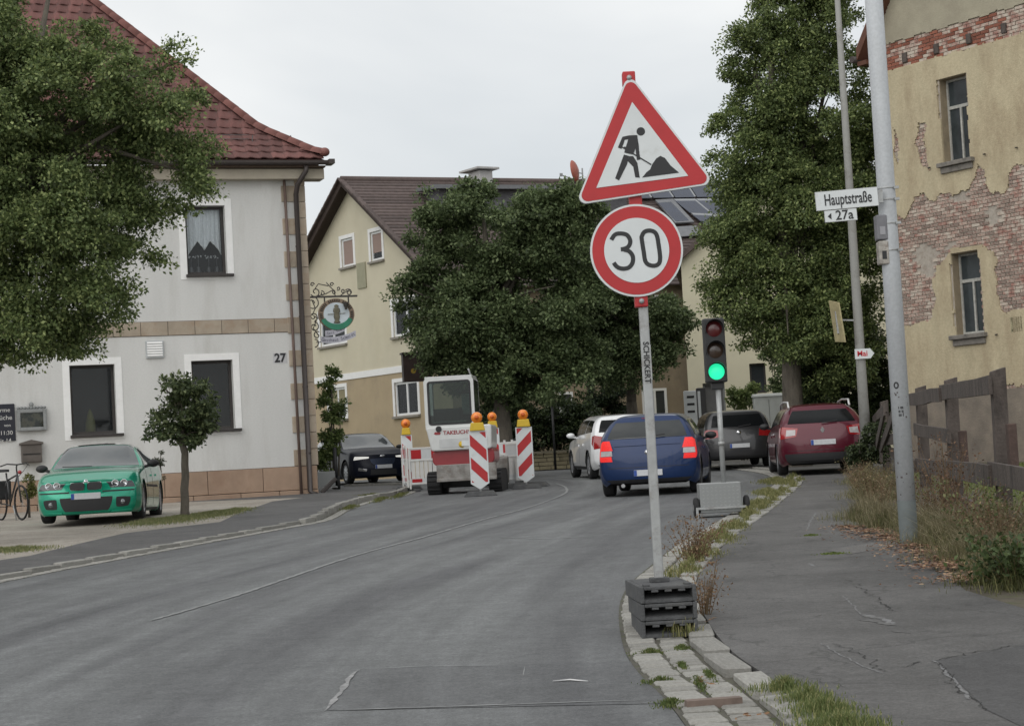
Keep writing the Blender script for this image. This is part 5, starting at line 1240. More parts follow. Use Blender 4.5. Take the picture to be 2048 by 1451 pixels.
cv_.patch('tail_light', 'side', [(.0, 3.35), (.45, 3.5), (.42, 3.92), (.0, 3.98)], m_redl, .007, True, (5, 4))
p = cv_.ev('rear', [0.], [3.7])[0]; MB().lathe([(.06, 0), (.055, -.01), (.001, -.012)], (0, p[1] - .003, p[2]), 'y', 16).build('badge', m_chrome, cv_.root)

# --- red estate parked
m_rp = M('burgundy_metallic_paint', (.085, .005, .016), .32, .08, 40, metal=.2, coat=.5, spec=.35)
rf_ = Vector((.07, 1)).normalized(); rc = Vector((6.22, 38.6)) + rf_ * 2.28
cr_ = Car('red_estate_car', m_rp, dict(W=1.80, L=4.56, H=1.46, belt=.96, bs=.05, yc=1.0, yw=.45, yf=1.40, yr=-1.30, hz=.97, hf=.75, rw=.325, tum=.24, gc=.19, rs=.42, dz=.04, gl=m_cglass2, spokes=10),
          'burgundy red estate car with silver roof rails parked on the pavement', rc, rf_)
cr_.glasshouse(estate=True); rear_common(cr_, [(-.87, 4.14), (.87, 4.14), (.84, 4.92), (-.84, 4.92)], False, None, 3.02)
for sg_ in (1, -1):
    tl_ = cr_.patch('tail_light', 'rear', [(sg_ * .64, 3.42), (sg_ * .995, 3.30), (sg_ * .995, 3.98), (sg_ * .60, 3.86)], m_redl, .008, n=(7, 5))
    cr_.patch('clear_section', 'rear', [(sg_ * .66, 3.50), (sg_ * .88, 3.46), (sg_ * .88, 3.80), (sg_ * .66, 3.78)], m_clearl, .012, n=(5, 4), parent=tl_)
    z0 = cr_.H - .01; xr = cr_.w - .28
    MB().tube([(sg_ * xr, -1.75, z0 - .07), (sg_ * xr, -1.6, z0 + .055), (sg_ * xr, -.3, z0 + .07), (sg_ * xr, .5, z0 + .03), (sg_ * xr, .62, z0 - .07)], .022, 8).build('roof_rail', M('satin_silver', (.6, .6, .6), .4, metal=.4), cr_.root)
cr_.patch('tail_light', 'side', [(.0, 3.3), (.5, 3.5), (.55, 3.9), (.0, 3.98)], m_redl, .007, True, (5, 4))
cr_.patch('rear_bumper_insert', 'rear', [(-.96, .85), (.96, .85), (.93, 2.0), (-.93, 2.0)], m_black, .008, n=(14, 3))
p = cr_.ev('rear', [0.], [3.72])[0]; MB().prism([(0, p[2] - .07), (.045, p[2]), (0, p[2] + .07), (-.045, p[2])], p[1] - .018, p[1]).build('badge', m_chrome, cr_.root)

# --- dark oncoming car at the bend
m_nb = M('midnight_blue_paint', (.006, .008, .018), .4, .08, 30, metal=.0, coat=.12, spec=.2)
ff = Vector((.38, -.92)).normalized(); fc = Vector((-3.80, 54.0)) - ff * 2.15
cf = Car('dark_oncoming_car', m_nb, dict(W=1.82, L=4.4, H=1.48, belt=.95, bs=.06, yc=1.0, yw=.30, yf=1.38, yr=-1.30, hz=.98, hf=.78, rw=.33, tum=.22, gc=.15, rs=.40, fb=.25, fbk=1.15, gl=m_cglass3, spokes=10),
         'very dark blue car facing us at the bend beside the inn corner', fc, ff)
cf.glasshouse(estate=True)
for sg_ in (1, -1):
    cf.patch('headlight', 'front', [(sg_ * .50, 3.60), (sg_ * .995, 3.45), (sg_ * .995, 4.0), (sg_ * .50, 3.80)], M('lit_headlamp', (.75, .74, .70), .15, emit=.5), .008, n=(8, 4))
    cf.patch('fog_light_recess', 'front', [(sg_ * .60, 1.6), (sg_ * .86, 1.7), (sg_ * .84, 2.2), (sg_ * .58, 1.9)], m_chrome, .006, n=(4, 4))
cf.patch('grille', 'front', [(-.34, 2.60), (.34, 2.60), (.48, 3.55), (-.48, 3.55)], M('grille_mesh', (.03, .04, .07), .35, .4, 60, metal=.5), .006, n=(10, 5), round_=.2)
cf.patch('lower_grille', 'front', [(-.5, 1.0), (.5, 1.0), (.45, 1.8), (-.45, 1.8)], m_black, .006, n=(10, 3))
cf.plate('front', 2.25)
p = cf.ev('front', [0.], [3.85])[0]; MB().ball((0, p[1], p[2]), .085, .02, .035).build('badge', m_chrome, cf.root)
# --- dark car behind the barriers
hf_ = Vector((.35, -1)).normalized()
cd = Car('dark_parked_car', m_nb, dict(W=1.78, L=4.2, H=1.42, belt=.93, yc=.9, yw=.30, yf=1.34, yr=-1.28, hz=.95, hf=.74, rw=.32, tum=.24, gc=.17, rs=.38),
         'dark car mostly hidden behind the white barriers and the excavator', (-1.15, 54.0), hf_)
cd.glasshouse(estate=True)
for sg_ in (1, -1): cd.patch('headlight', 'front', [(sg_ * .50, 3.45), (sg_ * .995, 3.40), (sg_ * .995, 4.0), (sg_ * .50, 3.85)], m_lamp, .008, n=(8, 4))
# ================================================================ SIGNS, SITE EQUIPMENT, STREET FURNITURE
m_red = M('sign_red', (.42, .018, .022), .45, .08, 6); m_swhite = M('sign_white', (.62, .65, .66), .5, .05, 5, dark=(.48, .49, .47), dscale=9, dlo=.55, dhi=.8); m_sblack = M('sign_black', (.015, .016, .018), .5, .1)
m_alup = M('galvanised_steel', (.36, .37, .37), .5, .12, 12, metal=.35, dark=(.22, .21, .20), dscale=9)
m_rub = M('recycled_rubber', (.075, .077, .080), .9, .25, 10, .4, 60, dark=(.10, .10, .095), dscale=4)
m_amber = M('amber_lens', (.80, .22, .015), .25, .12, 20, coat=.6); m_yel = M('yellow_plastic', (.62, .42, .03), .5, .1, 10)
def ribbon(mb, pts, w, y0, y1, closed=False):
    P = [Vector(p) for p in pts]; n = len(P); L = []; R = []
    for i in range(n):
        a = P[i - 1] if (i > 0 or closed) else P[i]; b = P[(i + 1) % n] if (i < n - 1 or closed) else P[i]; t = (b - a).normalized(); q = Vector((-t.y, t.x)) * w / 2; L.append(P[i] + q); R.append(P[i] - q)
    vs = [(p.x, y0, p.y) for p in L] + [(p.x, y0, p.y) for p in R] + [(p.x, y1, p.y) for p in L] + [(p.x, y1, p.y) for p in R]; fs = []
    for i in range(n if closed else n - 1):
        j = (i + 1) % n; fs += [(i, j, n + j, n + i), (2 * n + i, 2 * n + j, j, i), (n + i, n + j, 3 * n + j, 3 * n + i)]
    if not closed: fs += [(0, n, 3 * n, 2 * n), (n - 1, 3 * n - 1, 4 * n - 1, 2 * n - 1)]
    mb.add(vs, fs)
def clip_poly(poly, x0, x1, z0, z1):
    for ax, v, s_ in ((0, x0, 1), (0, x1, -1), (1, z0, 1), (1, z1, -1)):
        out = []
        for i in range(len(poly)):
            a, b = poly[i - 1], poly[i]; da, db = (a[ax] - v) * s_, (b[ax] - v) * s_
            if da >= 0: out.append(a) if not out or out[-1] != a else None
            if (da >= 0) != (db >= 0): t = da / (da - db); out.append((a[0] + (b[0] - a[0]) * t, a[1] + (b[1] - a[1]) * t))
        poly = out
        if len(poly) < 3: return []
    return poly
# ---------- temporary road sign on a pole (warning triangle over 30)
DS = 12.4; sb = at(1320, 1190, DS); z_s = gz(DS)
rs_ = empty('road_sign', (sb.x, DS, z_s), label='roadworks warning triangle above a round 30 speed limit sign on one pole', cat='road sign')
def lp(px, py, Y=DS - .05): w = at(px, py, Y); return Vector((w.x - sb.x, w.z - z_s))
def zz(x, y): return (1120 + x / 2.903, 120 + y / 2.903)
ptop = lp(1257, 150).y
MB().box(-.03, .03, -.03, .03, .25, ptop).build('pole', m_alup, rs_, .008)
def rounded(pts, rad, n=6):
    out = []; P = [Vector(p) for p in pts]
    for i in range(len(P)):
        a = (P[i - 1] - P[i]).normalized(); b = (P[(i + 1) % len(P)] - P[i]).normalized(); h = math.acos(max(-1, min(1, a.dot(b)))) / 2; d = rad / math.tan(h); c = P[i] + (a + b).normalized() * rad / math.sin(h)
        s0, s1 = P[i] + a * d - c, P[i] + b * d - c; a0 = math.atan2(s0.y, s0.x); a1 = math.atan2(s1.y, s1.x)
        while a1 - a0 > math.pi: a1 -= 2 * math.pi
        while a1 - a0 < -math.pi: a1 += 2 * math.pi
        out += [tuple(c + Vector((math.cos(a0 + (a1 - a0) * k / n), math.sin(a0 + (a1 - a0) * k / n))) * rad) for k in range(n + 1)]
    return out
Tc = [lp(1150, 411), lp(1430, 368), lp(1257, 146)]; cen = (Tc[0] + Tc[1] + Tc[2]) / 3
def tri(k, rad): return rounded([cen + (p - cen) * k for p in Tc], rad)
tb = MB().prism(tri(1.0, .045), -.062, -.035).build('warning_triangle', M('sign_back_grey', (.50, .51, .51), .5, .05, metal=.3), rs_)
def on(nm, poly, y, mat, par, th=.0015): return MB().prism(poly, y - th, y).build(nm, mat, par)
on('border_white', tri(.995, .045), -.0623, m_swhite, tb); on('border_red', tri(.955, .04), -.065, m_red, tb)
on('field', [lp(*zz(418, 247)), lp(*zz(743, 675)), lp(*zz(210, 745))], -.068, m_swhite, tb)
pg = MB(); Zp = lambda pts: [tuple(lp(*zz(*p))) for p in pts]
k_ = 1 / 2.903 / 310.0
hc = lp(*zz(468, 418)); pg.prism([(hc.x + 25 * k_ * math.cos(t * .3307), hc.y + 25 * k_ * math.sin(t * .3307)) for t in range(19)], -.0712, -.070)
for i, (pts, w) in enumerate([([(446, 450), (400, 452), (368, 458), (360, 480), (345, 515)], 22), ([(372, 508), (385, 520)], 10), ([(440, 462), (446, 500), (450, 545), (455, 582)], 20), ([(355, 506), (420, 545), (528, 610)], 7)]):
    ribbon(pg, Zp(pts), w * k_, -.0712 - .0004 * (i + 1), -.070)
pg.prism(Zp([(400, 446), (448, 442), (450, 480), (424, 552), (372, 540)]), -.0735, -.070)
pg.prism(Zp([(370, 552), (400, 560), (388, 610), (342, 702), (319, 690), (345, 620)]), -.0712, -.070)
pg.prism(Zp([(401, 561), (424, 562), (448, 600), (462, 686), (436, 684), (424, 622), (392, 590)]), -.0712, -.070)
pg.build('worker_pictogram', m_sblack, tb)
on('heap_pictogram', Zp([(476, 685), (500, 655), (522, 638), (534, 608), (558, 574), (582, 560), (608, 572), (640, 615), (690, 657)]), -.070, m_sblack, tb)
cc_ = lp(1273, 501); RO = .303
def ring(r, n=56): return [(cc_.x + r * math.cos(6.2832 * i / n), cc_.y + r * math.sin(6.2832 * i / n)) for i in range(n)]
rd_ = MB().prism(ring(RO), -.062, -.035).build('speed_limit_disc', M('sign_back_grey', (.5, .5, .5)), rs_)
on('border_white', ring(RO * .998), -.0623, m_swhite, rd_); on('border_red', ring(RO * .955), -.065, m_red, rd_); on('field', ring(RO * .70), -.068, m_swhite, rd_)
t3 = smooth_path(Zp([(297, 1046), (318, 1016), (350, 1009), (388, 1018), (407, 1052), (397, 1084), (372, 1098), (352, 1101)]), .01)
t3b = smooth_path(Zp([(370, 1102), (400, 1112), (421, 1140), (420, 1178), (398, 1206), (362, 1213), (330, 1202), (311, 1178)]), .01)
q = MB(); ribbon(q, t3, 25 * k_, -.0712, -.070); ribbon(q, t3b, 25 * k_, -.0716, -.070); q.build('digit_three', m_sblack, rd_)
t0 = smooth_path(Zp([(472, 1030), (486, 1002), (515, 992), (546, 1000), (562, 1024), (572, 1080), (580, 1150), (572, 1184), (546, 1196), (514, 1190), (494, 1168), (484, 1110), (476, 1060), (472, 1030)]), .01)[:-1]
q = MB(); ribbon(q, t0, 25 * k_, -.0712, -.070, True); q.build('digit_zero', m_sblack, rd_)
for py, h in ((156, .09), (398, .085), (602, .075)):
    c_ = lp(1258 + (py - 156) * .056, py); q = MB().box(c_.x - .042, c_.x + .042, -.052 if py != 398 else -.034, .04, c_.y - h / 2, c_.y + h / 2).build('clamp', m_red, rs_, .008)
    if py != 398: MB().lathe([(.017, 0), (.017, -.016), (.001, -.017)], (c_.x, -.052, c_.y), 'y', 8).build('bolt', m_alup, q)
a_, b_ = lp(1288, 690, DS), lp(1294, 760, DS); MB().box(-.0315, .0315, -.0318, .0, b_.y, a_.y).build('grey_sleeve', m_alup, rs_)
text('SCHICKERT', .052, m_sblack, 'lettering', rs_, Matrix.Translation((0, -.0335, (a_.y + b_.y) / 2)) @ Matrix.Rotation(math.pi / 2, 4, 'Y') @ Matrix.Rotation(math.pi / 2, 4, 'X'), sx=1.0, bold=.001)
# stacked foot plates
zc = 0.0
for k in range(3):
    pl_ = empty('sign_base_plate', (sb.x + .012 - .006 * k, DS - .02, z_s + .0 + .109 * k + .008), .02 + .02 * k, label=['dark rubber base plate at the bottom of the sign stack', 'middle rubber base plate of the three under the sign', 'top grey rubber base plate that holds the sign pole'][k], cat='base plate', group='stacked base plates under the road sign')
    q = MB(); w, d, h = .178, .40, .104
    q.box(-w, -w + .026, -d, d, 0, h); q.box(w - .026, w, -d, d, 0, h); q.box(-w + .026, w - .026, -d, d, h - .022, h); q.box(-w + .026, w - .026, -d + .30, d, 0, h - .022)
    q.build('body', m_rub, pl_, .006)
    q = MB(); q.add([(-w + .026, -d + .012, .0), (w - .026, -d + .012, .0), (w - .026, -d + .012, .022), (-w + .026, -d + .012, .022), (w - .026, -d + .16, .05), (-w + .026, -d + .16, .05)], [(0, 1, 2, 3), (3, 2, 4, 5)]); q.build('inner_step', m_rub, pl_)
    for i in (-1, 0, 1): MB().box(i * .085 - .022, i * .085 + .022, -d - .003, -d + .012, h - .036, h - .022).build('lug', m_rub, pl_, .003)
    if k == 2:
        for i in (-1, 1): MB().box(i * .13 - .018, i * .13 + .018, -d + .02, -d + .12, h, h + .012).build('lug', m_rub, pl_, .003)
    if k == 2: MB().box(-.06, .06, -.06, .06, h, h + .03).build('pole_socket', m_rub, pl_, .006)
# ---------- portable traffic light on a wheeled battery box
DT = 25.6; tb_ = at(1444, 1020, DT); zt = gz(DT)
tl = empty('traffic_light', (tb_.x, DT, zt), label='portable traffic light showing green on a silver wheeled trolley', cat='traffic light')
def lt_(px, py, Y=DT): w = at(px, py, Y); return Vector((w.x - tb_.x, w.z - zt))
h0, h1 = lt_(1407, 700).x, lt_(1450, 700).x; v0, v1 = lt_(1430, 765).y, lt_(1430, 637).y
m_head = M('traffic_light_black', (.016, .017, .018), .5, .1, 12); hx = (h0 + h1) / 2
MB().box(h0, h1, -.12, .06, v0, v1).build('head', m_head, tl, .02)
for i, mt in enumerate((M('unlit_red', (.10, .012, .014), .3, coat=.6), M('unlit_amber', (.05, .03, .02), .3, coat=.6), M('lit_green', (.02, .75, .36), .4, .12, 40, emit=1.0))):
    zc = v1 - (v1 - v0) * (i + .5) / 3; r_ = .108
    lo = MB().lathe([(r_, -.122), (r_ * .8, -.135), (r_ * .45, -.145), (.001, -.148)], (hx, 0, zc), 'y', 26).build('lens', mt, tl)
    vz = MB(); n = 14
    for k in range(n):
        a0, a1 = math.pi * (-.15 + 1.3 * k / n), math.pi * (-.15 + 1.3 * (k + 1) / n)
        c0_, s0_, c1_, s1_ = math.cos(a0), math.sin(a0), math.cos(a1), math.sin(a1); R_ = .122; d0_ = -.12 - .16 * (.45 + .55 * max(0, s0_)); d1_ = -.12 - .16 * (.45 + .55 * max(0, s1_))
        vz.add([(hx + R_ * c0_, -.12, zc + R_ * s0_), (hx + R_ * c1_, -.12, zc + R_ * s1_), (hx + R_ * c1_, d1_, zc + R_ * s1_), (hx + R_ * c0_, d0_, zc + R_ * s0_)], [(0, 1, 2, 3)], True)
    vz.build('visor', m_head, lo)
MB().box(hx - .07, hx + .09, -.06, .06, v0 - .09, v0).build('head_clamp', m_head, tl, .01)
MB().tube([(hx + .02, 0, .35), (hx + .02, 0, v0)], .036, 10).build('post', m_alup, tl)
MB().tube([(hx + .02, 0, .95), (hx + .02, 0, 1.0)], .046, 10).build('post_sleeve', m_alup, tl)
x0, x1 = lt_(1398, 1000).x, lt_(1481, 1000).x; z0, z1 = lt_(1440, 1027).y, lt_(1440, 964).y
m_chk = bpy.data.materials.new('chequer_plate'); m_chk.use_nodes = True; n = m_chk.node_tree.nodes; l = m_chk.node_tree.links; b = n['Principled BSDF']
b.inputs['Base Color'].default_value = (.27, .28, .28, 1); b.inputs['Metallic'].default_value = .4; b.inputs['Roughness'].default_value = .45
MB().box(x0, x1, -.16, .22, z0 + .02, z1).build('battery_box', m_chk, tl, .012)
st_ = MB()
for i in range(9):
    for j in range(7):
        cx, cz = x0 + .05 + i * (x1 - x0 - .10) / 8, z0 + .07 + j * (z1 - z0 - .13) / 6; d = 1 if (i + j) % 2 else -1
        st_.bar((cx - .014, -.161, cz - .010 * d), (cx + .014, -.161, cz + .010 * d), .007, .004, (0, 1, 0))
tag(st_.build('chequer_studs', M('stud_silver', (.40, .41, .41), .35, metal=.5), tl), kind='stuff')
MB().bar((x0 - .06, -.19, z0 + .09), (x1 + .05, -.19, z0 + .09), .03, .03).build('axle', m_alup, tl)
for sx, xx in ((-1, x0 - .045), (1, x1 + .075)):
    w_ = MB().lathe([(.06, -.035), (.115, -.035), (.135, -.02), (.135, .02), (.115, .035), (.06, .035), (.001, .03)], (0, 0, 0), 'x', 20).build('wheel', m_tyre, tl); w_.location = (xx, -.02 if sx > 0 else -.04, .135)
    MB().lathe([(.05, -.037), (.001, -.038)], (0, 0, 0), 'x', 12).build('hub', m_alup, w_)
MB().bar((x0 - .05, -.2, .0), (x0 - .05, -.2, z0 + .1), .03, .02).build('support_leg', m_alup, tl)
# ---------- guide beacons with amber lamps
def beacon(px, pyt, pyb, Y, wpx, lean, label, dz=0, foot=True):
    """lean 1: stripes fall to the right, -1: to the left"""
    zg = gz(Y) + dz; bx = at(px, pyb, Y).x; o = empty('guide_beacon', (bx, Y, zg), label=label, cat='beacon', group='red and white guide beacons with amber lamps')
    w = wpx / (F / Y); zt_ = at(px, pyt, Y).z - zg; zb_ = max(.06, at(px, pyb, Y).z - zg); hw = w / 2; tip = .12
    P = MB().prism([(-hw, zb_ + tip), (0, zb_), (hw, zb_ + tip), (hw, zt_), (-hw, zt_)], -.02, .02).build('panel', m_swhite, o)
    e = .025; x0, x1, a0, a1 = -hw + e, hw - e, zb_ + tip + e, zt_ - e; sh = (x1 - x0) * 1.0; per = (a1 - a0) * .46
    k = -2
    while k < 5:
        z_ = a0 + per * k - per * .10; poly = clip_poly([(x0, z_ + (sh if lean > 0 else 0)), (x1, z_ + (0 if lean > 0 else sh)), (x1, z_ + (0 if lean > 0 else sh) + per * .5), (x0, z_ + (sh if lean > 0 else 0) + per * .5)], x0, x1, a0, a1)
        if poly: MB().prism(poly, -.024, -.020).build('red_stripe', m_red, P)
        k += 1
    lb_ = MB(); s = .42 * w
    lb_.prism([(-s, zt_ + .004), (s, zt_ + .004), (s * .8, zt_ + .17), (-s * .8, zt_ + .17)], -.07, .07); l_ = lb_.build('lamp_housing', m_yel, o, .015)
    q = MB().lathe([(.001, -.085), (.05, -.08), (.095, -.05), (.115, -.015), (.115, .015), (.095, .05), (.05, .08), (.001, .085)], (0, 0, zt_ + .27), 'y', 20).build('amber_lamp', m_amber, l_)
    q = MB(); q.lathe([(.045, -.088), (.045, -.095), (.001, -.097)], (0, 0, zt_ + .27), 'y', 12); q.build('lens_boss', M('amber_dark', (.55, .10, .01), .3), l_)
    MB().box(-.02, .02, .02, .05, 0.02, zt_).build('post', m_alup, o)
    if foot:
        f_ = MB(); f_.hexa([(-.34, -.22, .0), (.34, -.22, .0), (.34, .22, .0), (-.34, .22, .0)], [(-.26, -.18, .10), (.26, -.18, .10), (.26, .18, .10), (-.26, .18, .10)]); f_.build('foot', m_rub, o, .01)
    return o
beacon(961, 861, 978, 38.4, 37, 1, 'guide beacon in front of the excavator, stripes falling to the right')
beacon(1053, 853, 964, 41.8, 33, -1, 'rightmost guide beacon, stripes falling to the left')
beacon(991, 855, 962, 46.0, 25, 1, 'small guide beacon behind the white barrier, right of the excavator')
beacon(818, 869, 975, 45.6, 22, 1, 'guide beacon left of the excavator behind a white barrier')
for (px, py, Y, rz_) in ((1025, 976, 42.6, .3), (1062, 974, 43.0, -.2)):
    p = at(px, py, Y); f_ = MB(); f_.hexa([(-.42, -.22, 0), (.42, -.22, 0), (.42, .22, 0), (-.42, .22, 0)], [(-.32, -.16, .11), (.32, -.16, .11), (.32, .16, .11), (-.32, .16, .11)])
    o = f_.build('rubber_foot', m_rub, None, .01, (p.x, Y, gz(Y) + .0)); o.rotation_euler.z = rz_
    tag(o, 'dark rubber foot block on the road, %s of the two right of the excavator' % ('left' if px < 1040 else 'right'), 'foot block', 'rubber foot blocks right of the excavator')
# ---------- white barrier fences
m_bw = M('barrier_white_plastic', (.66, .66, .64), .5, .06, 6)
def barrier(A, B, label, rb=4):
    A, B = Vector(A), Vector(B); L = (B - A).length; o = empty('barrier_fence', (A.x, A.y, gz(A.y)), math.atan2(B.y - A.y, B.x - A.x), label=label, cat='barrier', group='white plastic barrier fences round the road works')
    fr = MB(); fr.box(0, .04, -.02, .02, .06, 1.02); fr.box(L - .04, L, -.02, .02, .06, 1.02); fr.box(.04, L - .04, -.018, .018, .98, 1.02); fr.box(.04, L - .04, -.018, .018, .16, .20); fr.box(.04, L - .04, -.018, .018, .70, .74); fr.build('frame', m_bw, o, .006)
    b1 = MB().box(.04, L - .04, -.012, .012, .74, .98).build('reflective_board', m_swhite, o); n = max(2, int(L / .25))
    for i in range(0, n, 2): MB().box(.06 + i * (L - .1) / n, .06 + (i + 1) * (L - .1) / n, -.015, -.012, .755, .965).build('red_block', m_red, b1)
    b2 = MB().box(.04, L - .04, -.012, .012, .20, .30).build('lower_board', m_swhite, o)
    for i in range(0, n, 2): MB().box(.06 + i * (L - .1) / n, .06 + (i + 1) * (L - .1) / n, -.015, -.012, .21, .29).build('red_block', m_red, b2)
    k = int(L / .10)
    for i in range(1, k): MB().box(i * L / k - .043, i * L / k + .043, -.008 + .004 * (i % 2), .008, .30, .70).build('slat', m_bw, o)
    ft = MB()
    for x in (.15, L - .15): ft.box(x - .06, x + .06, -.28, .28, 0, .06)
    ft.build('foot', m_rub, o, .01); tp = MB()
    for i in range(3): tp.box(L * .35 + i * .2, L * .35 + i * .2 + .05, -.015, .015, 1.02, 1.07)
    tp.build('stacking_lug', m_bw, o)
def ptg(px, Y): return (xat(px, Y), Y)
barrier(ptg(816, 44.2), ptg(986, 44.6), 'white barrier facing us behind the left track of the excavator')
barrier(ptg(803, 46.6), ptg(813, 44.3), 'white barrier seen edge on left of the excavator')
barrier(ptg(962, 47.0), ptg(1050, 46.6), 'white barrier facing us right of the excavator, in front of the dark car')
barrier(ptg(1046, 42.6), ptg(1012, 45.6), 'white barrier seen obliquely next to the rightmost beacon')
# ---------- mini excavator
DX = 41.6; xb = at(938, 985, DX).x
ex = empty('mini_excavator', (xb, DX, gz(DX)), -.07, label='white and red mini excavator parked between the barriers', cat='excavator')
m_exw = M('excavator_white', (.58, .59, .58), .4, .06, 5, coat=.4); m_exr = M('excavator_red', (.26, .018, .025), .4, .1, 5, coat=.3)
m_bld = M('worn_steel', (.26, .25, .235), .6, .3, 6, .3, 30, metal=.3, dark=(.16, .13, .11), dscale=4)
for sg_ in (1, -1):
    tr = MB(); n = 22; H_, L_ = .46, 1.9; prof = []
    for i in range(n):
        t = 6.2832 * i / n; c, s = math.cos(t), math.sin(t); prof.append(((L_ / 2 - H_ / 2) * (1 if c > 0 else -1) + H_ / 2 * c, H_ / 2 + H_ / 2 * s))
    tr.prism(prof, sg_ * .66 - .14, sg_ * .66 + .14, 'yz'); to = tr.build('track', m_tyre, ex)
    lg = MB()
    for i in range(44):
        u = i / 44.0 * (2 * (L_ - H_) + math.pi * H_); st = L_ - H_; R_ = H_ / 2
        if u < st: y, z, a = -st / 2 + u, H_, math.pi / 2
        elif u < st + math.pi * R_: t = (u - st) / R_; y, z, a = st / 2 + R_ * math.sin(t), R_ + R_ * math.cos(t), math.pi / 2 - t
        elif u < 2 * st + math.pi * R_: y, z, a = st / 2 - (u - st - math.pi * R_), 0.0, -math.pi / 2
        else: t = (u - 2 * st - math.pi * R_) / R_; y, z, a = -st / 2 - R_ * math.sin(t), R_ - R_ * math.cos(t), -math.pi / 2 - t
        d = Vector((0, math.cos(a), math.sin(a))); p = Vector((sg_ * .66, y, z)); lg.bar(p - d * .01, p + d * .025, .26, .035, Vector((0, -math.sin(a), math.cos(a))))
    lg.build('track_grouser', m_tyre, to)
MB().box(-.5, .5, -.6, .6, .12, .42).build('undercarriage', m_under, ex)
q = MB(); q.box(-.56, .72, -1.12, -1.05, .26, .62); q.box(-.56, .72, -1.18, -1.12, .26, .33); q.build('dozer_blade', m_bld, ex, .01)
MB().box(-.4, -.3, -1.05, -.4, .3, .42).box(.3, .4, -1.05, -.4, .3, .42).build('blade_arm', m_bld, ex)
def rr(x0, x1, z0, z1, r, n=5):
    return rounded([(x0, z0), (x1, z0), (x1, z1), (x0, z1)], r, n)
MB().prism(rr(-.68, .66, .60, .94, .12), -.72, .7).build('red_skirt', m_exr, ex, .02)
q = MB(); q.prism(rounded([(-.68, .92), (.62, .92), (.64, 1.44), (-.78, 1.44)], .06), -.82, .6); bo = q.build('counterweight', m_exw, ex, .03)
MB().prism(rr(-.50, .54, .98, 1.18, .02), -.828, -.818).build('service_cover', M('excavator_grey_white', (.50, .51, .51), .45), bo, .004)
cbx = MB(); x0, x1, z0, z1, y0, y1 = -.80, .28, 1.36, 2.50, -.66, .55; t = .075
cbx.prism(rr(x0, x1, z0, z1, .10)[:] , y0, y0 + .001); 
cab = MB(); outer = rr(x0, x1, z0, z1, .10, 6); inner_ = rr(x0 + t, x1 - t * .9, z0 + .12, z1 - t, .07, 6); n = len(outer)
for yy in (y0, y1):
    vs = [(a, yy, b) for a, b in outer] + [(a, yy, b) for a, b in inner_]; cab.add(vs, [(i, (i + 1) % n, n + (i + 1) % n, n + i) for i in range(n)])
vs = [(a, y0, b) for a, b in inner_] + [(a, y0 + .06, b) for a, b in inner_]; cab.add(vs, [(i, (i + 1) % n, n + (i + 1) % n, n + i) for i in range(n)])
cab.box(x0 + .03, x1 - .03, y0 + .02, y1 - .02, z1 - .05, z1 + .03)
for (xx) in (x0, x1 - .06):
    for (ya, yb) in ((y0, y0 + .1), (y1 - .1, y1)): cab.box(xx + .002, xx + .058, ya + .002, yb - .002, z0 + .03, z1 - .06)
    cab.box(xx + .003, xx + .057, y0 + .1, y1 - .1, z0, z0 + .35)
cabo = cab.build('cab', m_exw, ex, .0)
MB().prism(rr(x0 + t, x1 - t * .9, z0 + .12, z1 - t, .07, 6), y0 + .03, y0 + .035).build('rear_pane', glassmat('cab_glass', (.45, .52, .5), .02), cabo)
fs_ = MB(); iw = rr(x0 + t - .004, x1 - t * .9 + .004, z0 + .116, z1 - t + .004, .07, 6); iw2 = rr(x0 + t + .035, x1 - t * .9 - .035, z0 + .155, z1 - t - .035, .05, 6); n = len(iw)
fs_.add([(a, y0 - .006, b) for a, b in iw] + [(a, y0 - .006, b) for a, b in iw2], [(i, (i + 1) % n, n + (i + 1) % n, n + i) for i in range(n)]); fs_.build('window_seal', m_black, cabo)
MB().box(x1 - .02, x1 + .004, y0 + .12, y1 - .1, z0 + .36, z1 - .08).build('side_pane', M('dark_glass', (.03, .035, .04), .08, .1), cabo)
MB().box(x0 + .2, x1 - .35, -.1, .35, z0 - .2, z0 + .46).build('seat', m_black, cabo, .04)
MB().box(x0 + .15, x1 - .2, y0 + .06, y0 + .09, z0 + .14, z0 + .20).build('inner_rail', m_alup, cabo)
MB().box(x1 - .36, x1 - .14, .30, .31, z0 + .35, z0 + .8).build('paper_notice', M('greenish_paper', (.25, .38, .33), .8, .3, 14), cabo)
MB().box(x0, x1, y1 - .05, y1 - .01, z0, z0 + .5).build('front_panel', m_black, cabo)
text('TAKEUCHI', .115, m_exr, 'lettering', ex, stand(-.13, -.825, 1.30), bold=.003, sx=1.0)
MB().prism([(-.58, 1.27), (-.48, 1.27), (-.46, 1.30), (-.48, 1.33), (-.58, 1.33), (-.61, 1.30)], -.826, -.821).build('emblem', m_exr, ex)
q = MB(); q.tube([(-.50, -.84, 1.39), (-.50, -.70, 1.39)], .065, 14); q.build('exhaust_port', m_black, ex)
MB().box(-.64, -.58, -.5, -.3, 1.0, 1.2).build('side_vent', m_black, ex, .02)
MB().box(-.02, .22, -.834, -.829, 1.00, 1.12).build('sticker', m_swhite, ex); MB().box(.27, .42, -.834, -.829, .99, 1.12).build('dark_label', M('dark_label', (.06, .06, .06), .7), ex)
MB().lathe([(.07, 0), (.07, -.004), (.001, -.005)], (-.02, -.829, 1.04), 'y', 14).build('yellow_sticker', m_yel, ex)
